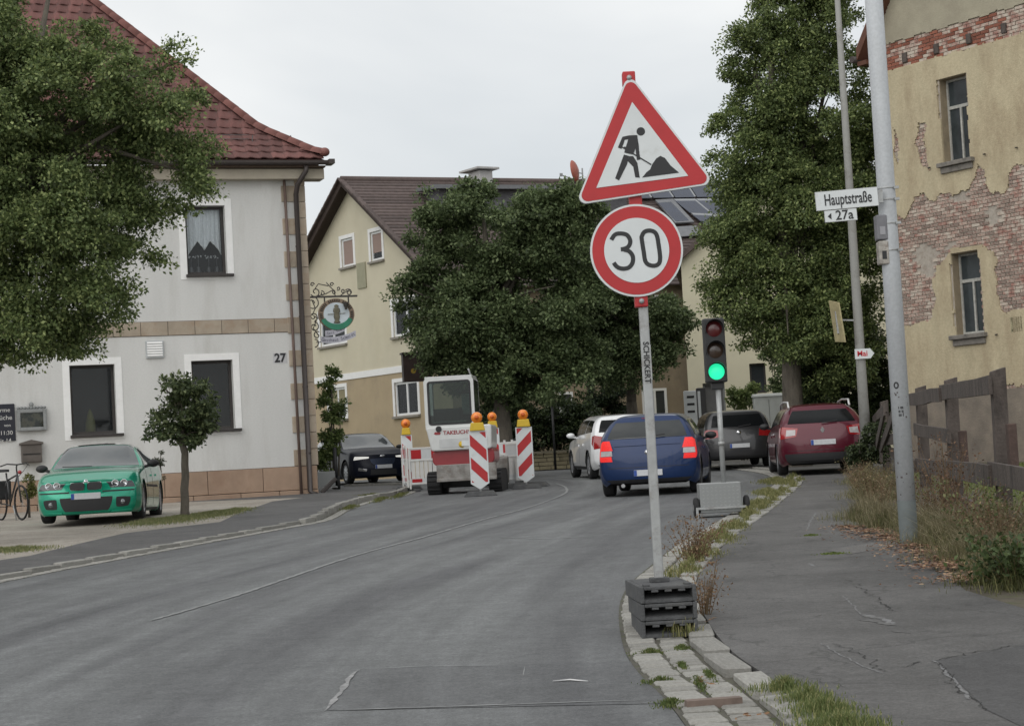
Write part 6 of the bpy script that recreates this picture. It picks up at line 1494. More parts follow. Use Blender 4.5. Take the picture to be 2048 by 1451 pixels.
bm_ = MB(); bm_.bar((.0, .6, 1.0), (.0, 1.5, 1.9), .16, .22); bm_.bar((.0, 1.5, 1.9), (.0, 2.3, 1.6), .14, .2); bm_.bar((.0, 2.3, 1.6), (.0, 2.5, .7), .12, .18); bm_.build('boom', m_exr, ex, .01)
q = MB(); q.prism([(2.3, .7), (2.75, .75), (2.85, .4), (2.6, .12), (2.3, .2)], .2, .7, 'yz'); q.build('bucket', m_bld, ex, .01)
MB().tube([(x1 - .05, y0 + .2, z1), (x1 - .10, y0 + .1, z1 + .16)], .018, 6).build('aerial', m_alup, ex)
# ---------- brown board on a post
DB = 57.0; p0, p1 = at(806, 764, DB), at(859, 706, DB); zg = gz(DB)
bo_ = empty('notice_board', ((p0.x + p1.x) / 2, DB, zg), .25, label='dark brown boxy board on a post left above the excavator cab', cat='board')
W2 = (p1.x - p0.x) / 2; m_bb = M('brown_enamel_board', (.030, .016, .012), .6, .3, 5)
MB().box(-W2, W2, -.14, .14, p0.z - zg, p1.z - zg).build('board', m_bb, bo_, .01)
MB().box(-W2 - .03, W2 + .03, -.2, .2, p1.z - zg, p1.z - zg + .05).build('cap', m_bb, bo_)
MB().tube([(W2 - .06, .03, 0), (W2 - .06, .03, p1.z - zg - .02)], .05, 8).build('post', m_alup, bo_)
MB().lathe([(.08, 0), (.001, -.004)], (-.12, -.141, (p0.z + p1.z) / 2 - zg - .1), 'y', 10).build('yellow_mark', M('ochre_mark', (.30, .20, .02), .7), bo_)
# ---------- thin lamp pole on the right
DP = 38.2; pb_ = at(1735, 932, DP); zg = gz(DP) + .04
lpole = empty('lamp_pole', (pb_.x, DP, zg), label='tall slim grey lamp pole beside the red estate car', cat='pole')
HT = 11.5; MB().tube([(0, 0, -.05), (0, 0, 2.2), (0, 0, 6), (0, 0, HT)], [.115, .098, .078, .045], 16).build('mast', M('grey_pole_paint', (.27, .27, .255), .65, .12, 3, dark=(.17, .165, .15), dscale=3), lpole)
MB().lathe([(.17, 0), (.16, .10), (.13, .13), (.12, .2)], (0, 0, -.02), n=14).build('collar', m_black, lpole)
z_ = at(1716, 640, DP).z - zg
MB().bar((-.05, 0, z_), (-.34, -.03, z_ + .02), .03, .03).build('bracket', m_alup, lpole)
y_ = empty('side_on_sign', (pb_.x - .40, DP - .05, zg + z_), .0, label='yellowish sign plate seen almost edge on, fixed left of the slim pole', cat='sign')
q = MB(); q.hexa([(-.06, .22, -.40), (.06, -.18, -.44), (.09, -.18, -.44), (-.03, .22, -.40)], [(-.14, .22, .44), (-.02, -.18, .36), (.01, -.18, .36), (-.11, .22, .44)]); q.build('plate', M('faded_yellow_plate', (.36, .31, .17), .7, .25, 6), y_)
MB().bar((-.02, 0, .2), (.0, 0, -.25), .05, .09).build('back_rail', m_alup, y_)
mz = at(1728, 707, DP - .1); ma = empty('arrow_sign', (mz.x, DP - .13, mz.z), -.0, label='small white arrow board with red handwriting pointing right on the slim pole', cat='sign')
MB().prism([(-.19, -.10), (.12, -.10), (.20, .0), (.12, .10), (-.19, .10)], -.008, .008).build('board', m_swhite, ma)
text('Mai', .15, M('red_marker', (.5, .02, .03), .6), 'lettering', ma, stand(-.04, -.011, .0), bold=.003)
MB().box(-.03, .03, .009, .03, -.06, .06).build('bracket', m_alup, ma)
# ---------- big pole with street signs
DG = 18.5; pg_ = at(1818, 1078, DG); zg = gz(DG) + .08
gp = empty('power_pole', (pg_.x, DG, zg), label='thick pale grey metal pole carrying the street name sign', cat='pole')
m_gp2 = M('pale_pole_paint', (.44, .46, .48), .5, .06, 1.5, dark=(.34, .35, .36), dscale=1.0, dlo=.45, dhi=.7, stretch=(1, 1, .25), speck=(40, .05))
MB().tube([(0, 0, -.1), (0, 0, 3), (-.0, 0, 8.5)], [.088, .088, .086], 28).build('mast', m_gp2, gp)
MB().lathe([(.0895, 0), (.0895, .42)], (0, 0, -.05), n=28).build('foot_sleeve', M('greenish_grey_paint', (.14, .16, .16), .6, .15, 6), gp)
def zp(py): return at(1790, py, DG - .08).z - zg
for i, py in enumerate((376, 399, 447, 501)):
    q = MB(); q.lathe([(.0875, 0), (.091, .002), (.091, .018), (.0875, .02)], (0, 0, zp(py)), n=24); q.box(.06, .11, -.08, -.05, zp(py) - .004, zp(py) + .022); q.build('band_clamp', m_alup, gp)
for (pxa, pya, pxb, pyb, mt) in ((1752, 428, 1770, 478, M('grey_box', (.17, .17, .185), .6, .15, 10)), (1757, 480, 1773, 527, M('worn_box', (.33, .31, .28), .7, .4, 14, dark=(.12, .08, .06), dscale=12))):
    a, b_ = at(pxa, (pya + pyb) / 2, DG - .06).x - pg_.x, at(pxb, (pya + pyb) / 2, DG - .06).x - pg_.x; q = MB().box(a, b_ + .02, -.09, .05, zp(pyb), zp(pya)).build('junction_box', mt, gp, .012)
    MB().box(a + .03, b_ - .005, -.094, -.089, zp(pyb) + .05, zp(pyb) + .13).build('box_window', m_black if mt.name != 'grey_box' else M('grey_label', (.3, .3, .32), .6), q)
for (px, py, r_, mt) in ((1796, 770, .035, m_sblack),):
    z_ = at(px, py, DG - .08).z - zg; q = MB(); n = 12
    def cyl_patch(a0, a1, z0, z1, R_=.0905):
        k = 6; vs = []
        for i in range(k + 1):
            t = a0 + (a1 - a0) * i / k; vs += [(R_ * math.sin(t), -R_ * math.cos(t), z0), (R_ * math.sin(t), -R_ * math.cos(t), z1)]
        return MB().add(vs, [(2 * i, 2 * i + 2, 2 * i + 3, 2 * i + 1) for i in range(k)], True)
    for i in range(12):
        t = 6.2832 * i / 12; aa = -.5 + .22 * math.cos(t); zz_ = z_ + .027 * math.sin(t); q2 = cyl_patch(aa - .08, aa + .08, zz_ - .007, zz_ + .007); q.add(q2.v, q2.f)
    q.build('round_sticker', m_sblack, gp)
    z_ = at(1800, 822, DG - .08).z - zg; q = MB()
    for i in range(3):
        for j in range(5):
            if (i * 5 + j) % 4 != 3: q2 = cyl_patch(-.42 + j * .11, -.34 + j * .11, z_ - .05 + i * .036, z_ - .026 + i * .036); q.add(q2.v, q2.f)
    q.build('black_sticker', m_sblack, gp)
    sc2 = MB(); r = random.Random(5)
    for i in range(26): aa = r.uniform(-1.2, 1.2); zz_ = r.uniform(.35, 1.45); q2 = cyl_patch(aa, aa + r.uniform(.05, .25), zz_, zz_ + r.uniform(.004, .02)); sc2.add(q2.v, q2.f)
    sc2.build('scuff_marks', M('dark_scuff', (.10, .09, .09), .8), gp)
def street_plate(pa, pb, h, tilt, body_, size, sx, label, nm, arrow=False):
    Y = DG - .15; A, B = at(*pa, Y), at(*pb, Y); C_ = (A + B) / 2; w = (B - A).length
    o = empty(nm, C_, 0, label=label, cat='sign'); o.rotation_euler.y = -tilt
    MB().box(-w / 2, w / 2, -.006, .008, -h / 2, h / 2).build('plate', M('sign_edge', (.45, .46, .46), .5), o, .002)
    pl = MB().box(-w / 2 + .004, w / 2 - .004, -.009, -.006, -h / 2 + .004, h / 2 - .004).build('face', m_swhite, o)
    text(body_, size, m_sblack, 'lettering', o, stand(.035 if arrow else .01, -.0115, .0), bold=size * .012, sx=sx)
    if arrow: MB().prism([(-w / 2 + .03, 0), (-w / 2 + .065, -.032), (-w / 2 + .065, .032)], -.012, -.009).build('arrow', m_sblack, o)
    else: MB().box(w / 2 - .03, w / 2 + .05, .009, .05, -h / 2 + .03, h / 2 - .03).build('bracket', m_alup, o)
    return o
street_plate((1631, 403), (1756, 393), .185, .035, 'Hauptstraße', .155, .60, 'white street name plate Hauptstraße on the big pole', 'street_name_sign')
street_plate((1649, 433), (1714, 429), .115, .03, '27a', .13, .95, 'small white plate 27a with arrow below the street name', 'house_number_sign', True)
# ---------- grey cabinet, totem, pole with stickers, globe lamp, second trolley
def cabinet(px0, px1, pyt, Y, mat, nm, label, cat, dz=.04, depth=.4, lid=True, rz_=0.0):
    a, b_ = at(px0, pyt, Y), at(px1, pyt, Y); zg = gz(Y) + dz; w = b_.x - a.x; h = (a.z + b_.z) / 2 - zg
    o = empty(nm, ((a.x + b_.x) / 2, Y, zg), rz_, label=label, cat=cat); MB().box(-w / 2, w / 2, 0, depth, 0, h).build('housing', mat, o, .02); return o, w, h
m_cab = M('cabinet_grey_green', (.42, .44, .42), .6, .06, 3, dark=(.34, .35, .33), dscale=2)
o, w, h = cabinet(1508, 1566, 792, 52.6, m_cab, 'utility_cabinet', 'pale grey utility cabinet between the grey hatchback and the red estate', 'cabinet')
MB().hexa([(-w / 2 - .03, -.03, h), (w / 2 + .03, -.03, h), (w / 2 + .03, .43, h), (-w / 2 - .03, .43, h)], [(-w / 2, 0, h + .05), (w / 2, 0, h + .05), (w / 2, .4, h + .09), (-w / 2, .4, h + .09)]).build('lid', m_cab, o)
MB().box(-.004, .004, -.006, 0, .1, h - .08).build('door_gap', m_black, o); MB().box(-.16, -.08, -.02, 0, h * .55, h * .55 + .22).build('handle', m_swhite, o, .005)
o, w, h = cabinet(1367, 1392, 781, 57.0, m_swhite, 'fuel_totem', 'narrow white panel with dark print behind the grey hatchback', 'panel', depth=.12)
for i in range(3): MB().box(-.1, .12, -.006, 0, h - .22 - i * .22, h - .15 - i * .22).build('print', m_sblack, o)
o, w, h = cabinet(1393, 1411, 775, 57.3, M('dark_box_metal', (.05, .05, .052), .6), 'dark_cabinet', 'narrow dark cabinet right of the white panel', 'cabinet', depth=.3)
MB().box(-w / 2 + .02, -w / 2 + .10, -.006, 0, h - .9, h - .1).build('print', m_swhite, o)
Y = 52.0; a = at(997, 900, Y); sp_ = empty('sticker_pole', (a.x, Y, gz(Y)), label='thin metal pole with white stickers right of the excavator', cat='pole')
hh = at(994, 700, Y).z - gz(Y); MB().tube([(0, 0, 0), (0, 0, hh)], .035, 8).build('mast', m_alup, sp_)
for py in (789, 822): z_ = at(996, py, Y).z - gz(Y); MB().box(-.09, .09, -.045, -.036, z_ - .11, z_ + .10).build('sticker', m_swhite, sp_)
Y = 60.5; a = at(1103, 792, Y); gl_ = empty('globe_lamp', (a.x, Y, gz(Y)), label='pale round globe lamp above the dark hedge', cat='lamp')
MB().tube([(0, 0, 0), (0, 0, a.z - gz(Y) - .2)], .04, 8).build('post', m_black, gl_); MB().ball((0, 0, a.z - gz(Y)), .26, n=18, m_=12).build('globe', M('opal_globe', (.45, .43, .30), .3, .15, 4, coat=.4), gl_)
Y = 48.5; a = at(655, 958, Y); tr2 = empty('battery_trolley', (a.x, Y, gz(Y) + .02), .1, label='small silver trolley with black wheel behind the inn corner', cat='trolley')
MB().box(-.32, .20, -.1, .1, .12, .5).build('battery_box', m_chk, tr2, .01)
q = MB().lathe([(.05, -.04), (.16, -.04), (.19, 0), (.16, .04), (.05, .04), (.001, .02)], (0, 0, 0), 'x', 16).build('wheel', m_tyre, tr2); q.location = (.28, 0, .19)
MB().bar((-.4, -.12, .1), (.28, -.12, .1), .03, .03).build('axle', m_alup, tr2)
MB().tube([(.22, .05, .1), (.22, .05, 1.1)], .05, 8).build('post', m_black, tr2)
# ---------- bicycle at the left edge
Y = 37.5; a = at(44, 1036, Y); bi = empty('bicycle', (a.x, Y, gz(Y) + .045), math.atan2(-.80, .60), label='dark bicycle leaning at the inn wall, cut by the left picture edge', cat='bicycle')
for i, xx in enumerate((0, -1.08)):
    w_ = empty('wheel', (xx, 0, .35)); w_.parent = bi
    tyre = MB(); n = 30; tyre.tube([(.33 * math.cos(6.2832 * k / n), 0, .33 * math.sin(6.2832 * k / n)) for k in range(n + 1)], .021, 6, False); tyre.build('tyre', m_tyre, w_)
    s_ = MB()
    for k in range(16): t = 6.2832 * k / 16; s_.bar((0, .02, 0), (.31 * math.cos(t), 0, .31 * math.sin(t)), .003, .003)
    s_.build('spokes', m_alup, w_)
m_bk = M('bicycle_black', (.02, .02, .022), .35, coat=.5); q = MB()
for A, B, r_ in (((0, 0, .35), (-.16, 0, .95), .018), ((-.15, 0, .88), (-.56, 0, .34), .02), ((-.15, 0, .90), (-.68, 0, .80), .018), ((-.56, 0, .30), (-.72, 0, .95), .018), ((-.56, 0, .30), (-1.08, 0, .35), .014), ((-.69, 0, .80), (-1.08, 0, .35), .012)): q.tube([A, B], r_, 8)
q.build('frame', m_bk, bi)
MB().tube([(-.16, 0, .95), (-.18, 0, 1.05), (-.14, 0, 1.10)], .015, 8).build('stem', m_bk, bi)
MB().tube([(-.26, -.30, 1.08), (-.16, -.2, 1.12), (-.14, 0, 1.10), (-.16, .2, 1.12), (-.26, .30, 1.08)], .014, 8).build('handlebar', m_bk, bi)
MB().tube([(-.16, .26, 1.12), (-.05, .1, .98), (-.12, 0, .85)], .006, 5).build('cable', m_bk, bi)
MB().hexa([(-.62, -.03, .97), (-.62, .03, .97), (-.90, .08, .97), (-.90, -.08, .97)], [(-.62, -.03, 1.02), (-.62, .03, 1.02), (-.90, .08, 1.03), (-.90, -.08, 1.03)]).build('saddle', m_black, bi, .01)
MB().box(-1.25, -.8, -.14, .14, .42, .80).build('pannier', m_black, bi, .03)
MB().ball((-.02, 0, .95), .04).build('front_lamp', m_redl, bi)
MB().tube([(-.4, .05, .0), (-.5, .03, .3)], .012, 6).build('kickstand', m_alup, bi)
# ---------- wooden fence
m_fw = M('weathered_wood', (.085, .070, .062), .9, .35, 6, .5, 30, dark=(.035, .029, .026), dscale=5, stretch=(1, 1, .4)); m_fr = M('reddish_old_wood', (.075, .050, .042), .9, .3, 8, .4, 30)
def fx(y): return 2.44 + .132 * y
fe = empty('wooden_fence', (fx(20), 20, gz(20) + .07), label='weathered grey board fence with broken rails on the right', cat='fence')
def fp(y, z, off=0): return Vector((fx(y) - fx(20) + off, y - 20, gz(y) - gz(20) + z))
for y_, h, wd in ((15.2, 1.6, .15), (20, 1.62, .15), (25.1, 1.60, .16), (30, 1.55, .16), (35, 1.5, .16), (39.5, 1.4, .16)):
    p = fp(y_, 0); q = MB(); q.hexa([p + Vector((a, b, -.1)) for a, b in ((-wd / 2, -.06), (wd / 2, -.06), (wd / 2, .06), (-wd / 2, .06))], [p + Vector((a + .02, b, h + (0.02 if a > 0 else -.02))) for a, b in ((-wd / 2, -.06), (wd / 2, -.06), (wd / 2, .06), (-wd / 2, .06))]); q.build('post', m_fw, fe, .01)
for y_, z0, z1 in ((19.6, .52, 1.05), (24.5, .3, .92)): p = fp(y_, z0, .07); MB().box(p.x - .045, p.x + .045, p.y - .06, p.y + .06, p.z, p.z + z1 - z0).build('stub_post', m_fr, fe, .01)
def rail(y0, z0, y1, z1, h=.2, off=-.1):
    n = 4; q = MB(); r = random.Random(int(y0 * 7 + z0 * 31)); P0, P1 = fp(y0, z0, off), fp(y1, z1, off); rows = []
    for i in range(n + 1):
        t = i / n; c = P0.lerp(P1, t); c.z += r.uniform(-.012, .012); hh = h / 2 * r.uniform(.93, 1.03); rows.append([c + Vector((-.02, 0, -hh)), c + Vector((.02, 0, -hh)), c + Vector((.02, 0, hh)), c + Vector((-.02, 0, hh))])
    for i in range(n):
        base = len(q.v); q.v += [tuple(v) for v in rows[i] + rows[i + 1]]
        for k in range(4): q.f.append((base + k, base + (k + 1) % 4, base + 4 + (k + 1) % 4, base + 4 + k)); q.sm.append(False)
    q.add(rows[0], [(0, 1, 2, 3)]); q.add(rows[-1], [(3, 2, 1, 0)]); q.build('rail', m_fw, fe, .006)
rail(19.7, 1.47, 25.3, 1.42, .20); rail(25.0, 1.40, 30.3, 1.36, .20, -.14); rail(24.5, .87, 30.2, .88, .19)
rail(12, .62, 20.3, .53, .24); rail(19.9, .51, 25.3, .42, .23, -.14); rail(25, .42, 30.3, .32, .21); rail(30, .30, 35.6, .42, .2, -.14)
rail(12, .16, 20.6, .10, .20); rail(20.3, .10, 23, .06, .18, -.14)
for (ya, za, yb, zb_, h) in ((31, 1.35, 37.5, .35, .2), (34, 1.2, 38.5, .25, .2), (31, .75, 36.5, .62, .2), (35, 1.25, 39.5, 1.0, .18), (36.5, .3, 40.5, .45, .2)): rail(ya, za, yb, zb_, h, -.2 - .05 * (yb % 3))
# ================================================================ OLD HOUSE ON THE RIGHT
OHW = Wall((8.8, 43.6), (.562, -.827))
oh = empty('old_house', OHW.P, OHW.rz, label='old house with crumbling yellow plaster, bare brick patches and narrow windows', cat='house')
m_oplas = M('old_yellow_plaster', (.50, .435, .295), .95, .10, 1.2, .5, 40, dark=(.33, .26, .17), dscale=1.3, dlo=.42, dhi=.72, stretch=(1, 1, .4), speck=(18, .06))
m_oplas2 = M('old_grey_plaster', (.37, .34, .255), .95, .10, 1.5, .5, 40, dark=(.28, .25, .19), dscale=1.1, dlo=.42, dhi=.75)
m_opl3 = M('plinth_render', (.24, .205, .165), .95, .14, 1.6, .5, 30, dark=(.15, .13, .11), dscale=1.4, dlo=.4, dhi=.7)
m_brick = M('old_brick', (.265, .145, .118), .92, .25, 9, .4, 60, rand=.3, dark=(.43, .38, .32), dscale=4.0, dlo=.42, dhi=.58)
m_brick2 = M('bare_red_brick', (.27, .10, .065), .92, .22, 9, .4, 60, rand=.3, dark=(.12, .07, .055), dscale=5, dlo=.55, dhi=.7)
m_mort = M('lime_mortar', (.40, .36, .31), .95, .15, 12, .5, 60, dark=(.26, .21, .17), dscale=5)
m_stone_s = M('grey_sill_stone', (.20, .185, .165), .9, .2, 8, .4, 40, dark=(.10, .095, .085), dscale=5)
def opoly(pts): return [OHW.px(*p) for p in pts]
def inpoly(x, z, poly):
    c = False; n = len(poly)
    for i in range(n):
        (x0, z0), (x1, z1) = poly[i - 1], poly[i]
        if (z0 > z) != (z1 > z) and x < (x1 - x0) * (z - z0) / (z1 - z0) + x0: c = not c
    return c
Wd1 = OHW.rect(1883, 152, 1938, 322); Wd2 = OHW.rect(1908, 503, 1964, 668)
zb0, zb1 = OHW.px(1900, 108)[1], OHW.px(1900, 52)[1]
holes_p = [opoly([(1836, 250), (1850, 246), (1854, 290), (1862, 335), (1846, 338), (1838, 310)]),
           opoly([(1798, 430), (1812, 438), (1830, 400), (1850, 385), (1862, 402), (1884, 390), (1905, 392), (1940, 380), (1952, 355), (1958, 330), (1968, 338), (1976, 372), (1984, 385), (2004, 392), (2016, 380), (2022, 345), (2035, 328), (2060, 332), (2120, 318), (2120, 600), (2048, 618), (2004, 620), (1996, 575), (1990, 500), (1966, 490), (1905, 496), (1892, 520), (1872, 530), (1866, 560), (1872, 600), (1866, 636), (1818, 652), (1800, 648)]),
           opoly([(2000, 776), (2040, 770), (2100, 762), (2100, 782), (2040, 790), (2004, 788)]),
           opoly([(1790, 262), (1798, 270), (1800, 330), (1792, 330)])]
def wnear(s, z, W_, rx=.05, rz_=.06):
    a, b, c, d = W_; dx = max(a - s, s - b, 0); dz = max(c - z, z - d, 0); return math.hypot(dx, dz)
SL, SR, ZB, ZT = 0.0, 7.5, -.4, OHW.px(1900, -260)[1]
TT = 1.42; s_ap = 5.2
def vz(s): return OHW.px(1775, 80)[1] + TT * s if s < s_ap else OHW.px(1775, 80)[1] + TT * (2 * s_ap - s)
zpl = OHW.px(1950, 783)[1]
def bare(s, z):
    n1 = mnoise.noise(Vector((s * 3.1, z * 3.1, 0))) * .12 + mnoise.noise(Vector((s * 11, z * 11, 5))) * .05
    n2 = mnoise.noise(Vector((s * 3.1, z * 3.1, 9))) * .12 + mnoise.noise(Vector((s * 11, z * 11, 15))) * .05
    if zb0 + n2 * .5 < z < zb1 + n1 * .4: return True
    for p in holes_p:
        if inpoly(s + n1, z + n2, p): return True
    for W_ in (Wd1, Wd2):
        if s < W_[1] + .2 and wnear(s, z, W_) < .035 + .05 * abs(mnoise.noise(Vector((s * 5, z * 5, 2)))) and mnoise.noise(Vector((s * 2, z * 3, 7))) > -.1 and W_[2] < z < W_[3]: return True
    if holes_p[1] and inpoly(s, z, holes_p[1]) : return mnoise.noise(Vector((s * 2.2, z * 2.2, 3))) > -.42
    return False
def keepbrick(s, z): return mnoise.noise(Vector((s * 1.3 + 4, z * 1.6, 8))) > -.33 or z > zb0 - .05
# mortar backing with window holes
holed_wall('mortar_wall', SL, SR, ZB, ZT, [Wd1, Wd2], .32, m_mort, oh, [((0, vz(0)), (-TT, 1)), ((2 * s_ap, vz(0)), (TT, 1))])
cell = .03; ni, nj = int((SR - SL) / cell), int((ZT - ZB) / cell); q = MB(); q2 = MB(); TH = .045
mask = np.zeros((ni + 2, nj + 2), bool)
for i in range(ni):
    s = SL + (i + .5) * cell
    if s > 4.6: jl = range(nj)
    for j in range(nj):
        z = ZB + (j + .5) * cell
        if z > vz(s) or any(W_[0] < s < W_[1] and W_[2] < z < W_[3] for W_ in (Wd1, Wd2)): continue
        if z < zpl - .0: continue
        if s > 4.6 and zb0 < z < zb1: continue
        if s <= 4.6 and bare(s, z): continue
        mask[i + 1, j + 1] = True
def emit(mb, i, j0, j1): # column run
    x0, x1, z0, z1 = SL + (i - 1) * cell, SL + i * cell, ZB + (j0 - 1) * cell, ZB + j1 * cell
    mb.add([(x0, -TH, z0), (x1, -TH, z0), (x1, -TH, z1), (x0, -TH, z1)], [(0, 1, 2, 3)])
    mb.add([(x0, -TH, z0), (x1, -TH, z0), (x1, 0, z0), (x0, 0, z0)], [(3, 2, 1, 0)]); mb.add([(x0, -TH, z1), (x1, -TH, z1), (x1, 0, z1), (x0, 0, z1)], [(0, 1, 2, 3)])
for i in range(1, ni + 1):
    j = 1
    while j <= nj:
        if mask[i, j]:
            j0 = j
            while j + 1 <= nj and mask[i, j + 1]: j += 1
            mb = q2 if ZB + (j0) * cell > zb1 - .25 else q
            emit(mb, i, j0, j)
            for jj in range(j0, j + 1):
                for di in (-1, 1):
                    if not mask[i + di, jj]:
                        x = SL + (i - 1) * cell if di < 0 else SL + i * cell; z0, z1 = ZB + (jj - 1) * cell, ZB + jj * cell; mb.add([(x, -TH, z0), (x, 0, z0), (x, 0, z1), (x, -TH, z1)], [(0, 1, 2, 3)])
        j += 1
def rawbuild(mb, name, mat):
    me = bpy.data.meshes.new(name); me.from_pydata(mb.v, [], mb.f); me.materials.append(mat); o = bpy.data.objects.new(name, me); col.objects.link(o); o.parent = oh; return o
rawbuild(q, 'plaster', m_oplas); rawbuild(q2, 'gable_plaster', m_oplas2)
MB().box(SL - .02, SR, -.06, .0, ZB, zpl + .0).build('plinth', m_opl3, oh, .01)
# bricks one by one where the plaster has gone
bm_ = bmesh.new(); bmesh.ops.create_cube(bm_, size=1.0); bmesh.ops.bevel(bm_, geom=[e for e in bm_.edges if all(v.co.y < 0 for v in e.verts)], offset=.06, segments=1, affect='EDGES')
bme = bpy.data.meshes.new('brick'); bm_.to_mesh(bme); bm_.free(); bme.materials.append(m_brick); bme2 = bme.copy(); bme2.materials.clear(); bme2.materials.append(m_brick2)
BL, BH = .245, .078; spots = []; row = 0; z = ZB
while z < zb1 + .1:
    s = SL + (.12 if row % 2 else .0)
    while s < SR:
        cz, cs = z + BH / 2, s + BL / 2
        inband = zb0 - .03 < cz < zb1 + .02
        if (inband and s > .02) or (s < 4.7 and any(bare(cs + d, cz) for d in (-.1, 0, .1)) and not any(W_[0] - .10 < cs < W_[1] + .10 and W_[2] - .03 < cz < W_[3] + .03 for W_ in (Wd1, Wd2)) and keepbrick(cs, cz)):
            spots.append((cs, cz, inband))
        s += BL
    z += BH; row += 1
r = random.Random(12); spots.sort(key=lambda p: (p[0] > 3.9, p[0] > 3.6 and 0, r.random())); rest = MB()
for k, (cs, cz, ib) in enumerate(spots):
    y = -.004 + r.uniform(-.008, .006); L_ = BL - .014 - r.uniform(0, .012)
    if k < 297: inst(bme2 if ib else bme, 'brick', oh, (cs + r.uniform(-.004, .004), y, cz), (0, r.uniform(-.015, .015), 0), (L_, .036, BH - .013))
    else: rest.box(cs - L_ / 2, cs + L_ / 2, y - .018, y + .018, cz - BH / 2 + .007, cz + BH / 2 - .007)
print('bricks', len(spots))
if rest.v: tag(rest.build('bricks', m_brick, oh), kind='stuff')
for px, py in ((1812, 116), (1875, 98), (1940, 78), (2010, 57), (2085, 36)):
    s, z = OHW.px(px, py); MB().box(s - .065, s + .065, -.07, .05, z - .11, z + .11).build('beam_end', m_fw, oh, .01)
for W_, (sx0, sy0, sx1, sy1) in ((Wd1, (1874, 316, 1950, 342)), (Wd2, (1902, 672, 1973, 698))):
    a, b, c, d = W_; f = .06; fr = MB(); y0, y1 = .20, .27
    for z_ in ((a, a + f, c, d), (b - f, b, c, d), (a + f, b - f, d - f, d), (a + f, b - f, c, c + f), (a + f, b - f, c + (d - c) * .64, c + (d - c) * .64 + .07)): fr.box(z_[0], z_[1], y0, y1, z_[2], z_[3])
    fr.box((a + b) / 2 - .025, (a + b) / 2 + .025, y0 - .01, y0 + .04, c + f, c + (d - c) * .64)
    o = fr.build('window', M('peeling_white_frame', (.40, .40, .37), .8, .25, 14), oh)
    for (xa, xb) in ((a + f, (a + b) / 2 - .025), ((a + b) / 2 + .025, b - f)): MB().box(xa, xb, .23, .235, c + f, c + (d - c) * .64).build('pane', M('old_glass', (.04, .05, .055), .12, .3, 3), o)
    MB().box(a + f, b - f, .23, .235, c + (d - c) * .64 + .07, d - f).build('pane', M('old_glass', (.04, .05, .055)), o)
    MB().box(a - .0, b + .0, .3, .32, c, d).build('room_shade', m_dark, o)
    sa, sb_, sc_, sd__ = OHW.rect(sx0, sy0, sx1, sy1, .12); sa, sb_ = a - .10, b + .12
    MB().box(sa, sb_, -.17, .19, c - .10, c - .003).build('sill', m_stone_s, o, .012); MB().box(sa + .05, sb_ - .05, -.10, .0, c - .24, c - .105).build('sill_bracket', m_stone_s, o, .012)
    rv = MB(); rv.box(a - .0 + .001, a + .012, .002, .2, c + .003, d - .003); rv.box(b - .012, b - .001, .002, .2, c + .003, d - .003); rv.box(a + .013, b - .013, .002, .2, d - .012, d - .001); rv.build('reveal_plaster', M('tan_reveal', (.27, .22, .15), .95, .2, 5), o)
s0, s1, z0, z1 = OHW.rect(2024, 633, 2047, 663); MB().box(s0, s1, -.045, -.03, z0, z1).build('notice', M('pale_notice', (.55, .50, .32), .8, .15, 9), oh)
for px, py in ((1972, 308), (2036, 295), (1862, 335), (1996, 668)): s, z = OHW.px(px, py); MB().bar((s, -.02, z), (s + .05, -.14, z - .02), .03, .03).build('wall_hook', m_iron, oh)
# roof with overhanging verge, orange brown underside
m_sof = M('orange_brown_boarding', (.115, .048, .03), .7, .2, 6, stretch=(1, 8, 1)); ve = .30; eo = .26; rfm = MB(); und = MB()
for sg_ in (1, -1):
    xa, xe = s_ap, (s_ap - s_ap - eo) if sg_ > 0 else (s_ap + s_ap + eo); za, ze = vz(s_ap) + .02, vz(0) - TT * eo + .02
    rfm.hexa([(xa, -ve, za + .06), (xe, -ve, ze + .06), (xe, 10, ze + .06), (xa, 10, za + .06)], [(xa, -ve, za + .3), (xe, -ve, ze + .3), (xe, 10, ze + .3), (xa, 10, za + .3)])
    und.hexa([(xa, -ve - .03, za), (xe, -ve - .03, ze), (xe, 9.9, ze), (xa, 9.9, za)], [(xa, -ve - .03, za + .058), (xe, -ve - .03, ze + .058), (xe, 9.9, ze + .058), (xa, 9.9, za + .058)])
    und.hexa([(xa, -ve - .06, za - .02), (xe, -ve - .06, ze - .02), (xe, -ve - .03, ze - .02), (xa, -ve - .03, za - .02)], [(xa, -ve - .06, za + .26), (xe, -ve - .06, ze + .26), (xe, -ve - .03, ze + .26), (xa, -ve - .03, za + .26)])
rfm.build('roof', m_broof, oh); und.build('boarding', m_sof, oh)
MB().box(-eo - .05, -.02, -ve, 9, vz(0) - TT * eo - .12, vz(0) - TT * eo - .02).build('eaves_soffit', m_sof, oh)
MB().tube([(-eo - .12, -ve - .1, vz(0) - TT * eo + .04), (-eo - .12, 9, vz(0) - TT * eo + .04)], .08, 8).build('gutter', m_pipe, oh)
q = MB(); q.add([(0, 0, -.4), (0, 10, -.4), (0, 10, vz(0) - .05), (0, 0, vz(0) - .05)], [(3, 2, 1, 0)]); q.add([(SR, 0, -.4), (SR, 10, -.4), (SR, 10, vz(SR)), (SR, 0, vz(SR))], [(0, 1, 2, 3)]); q.build('side_wall', m_oplas, oh)

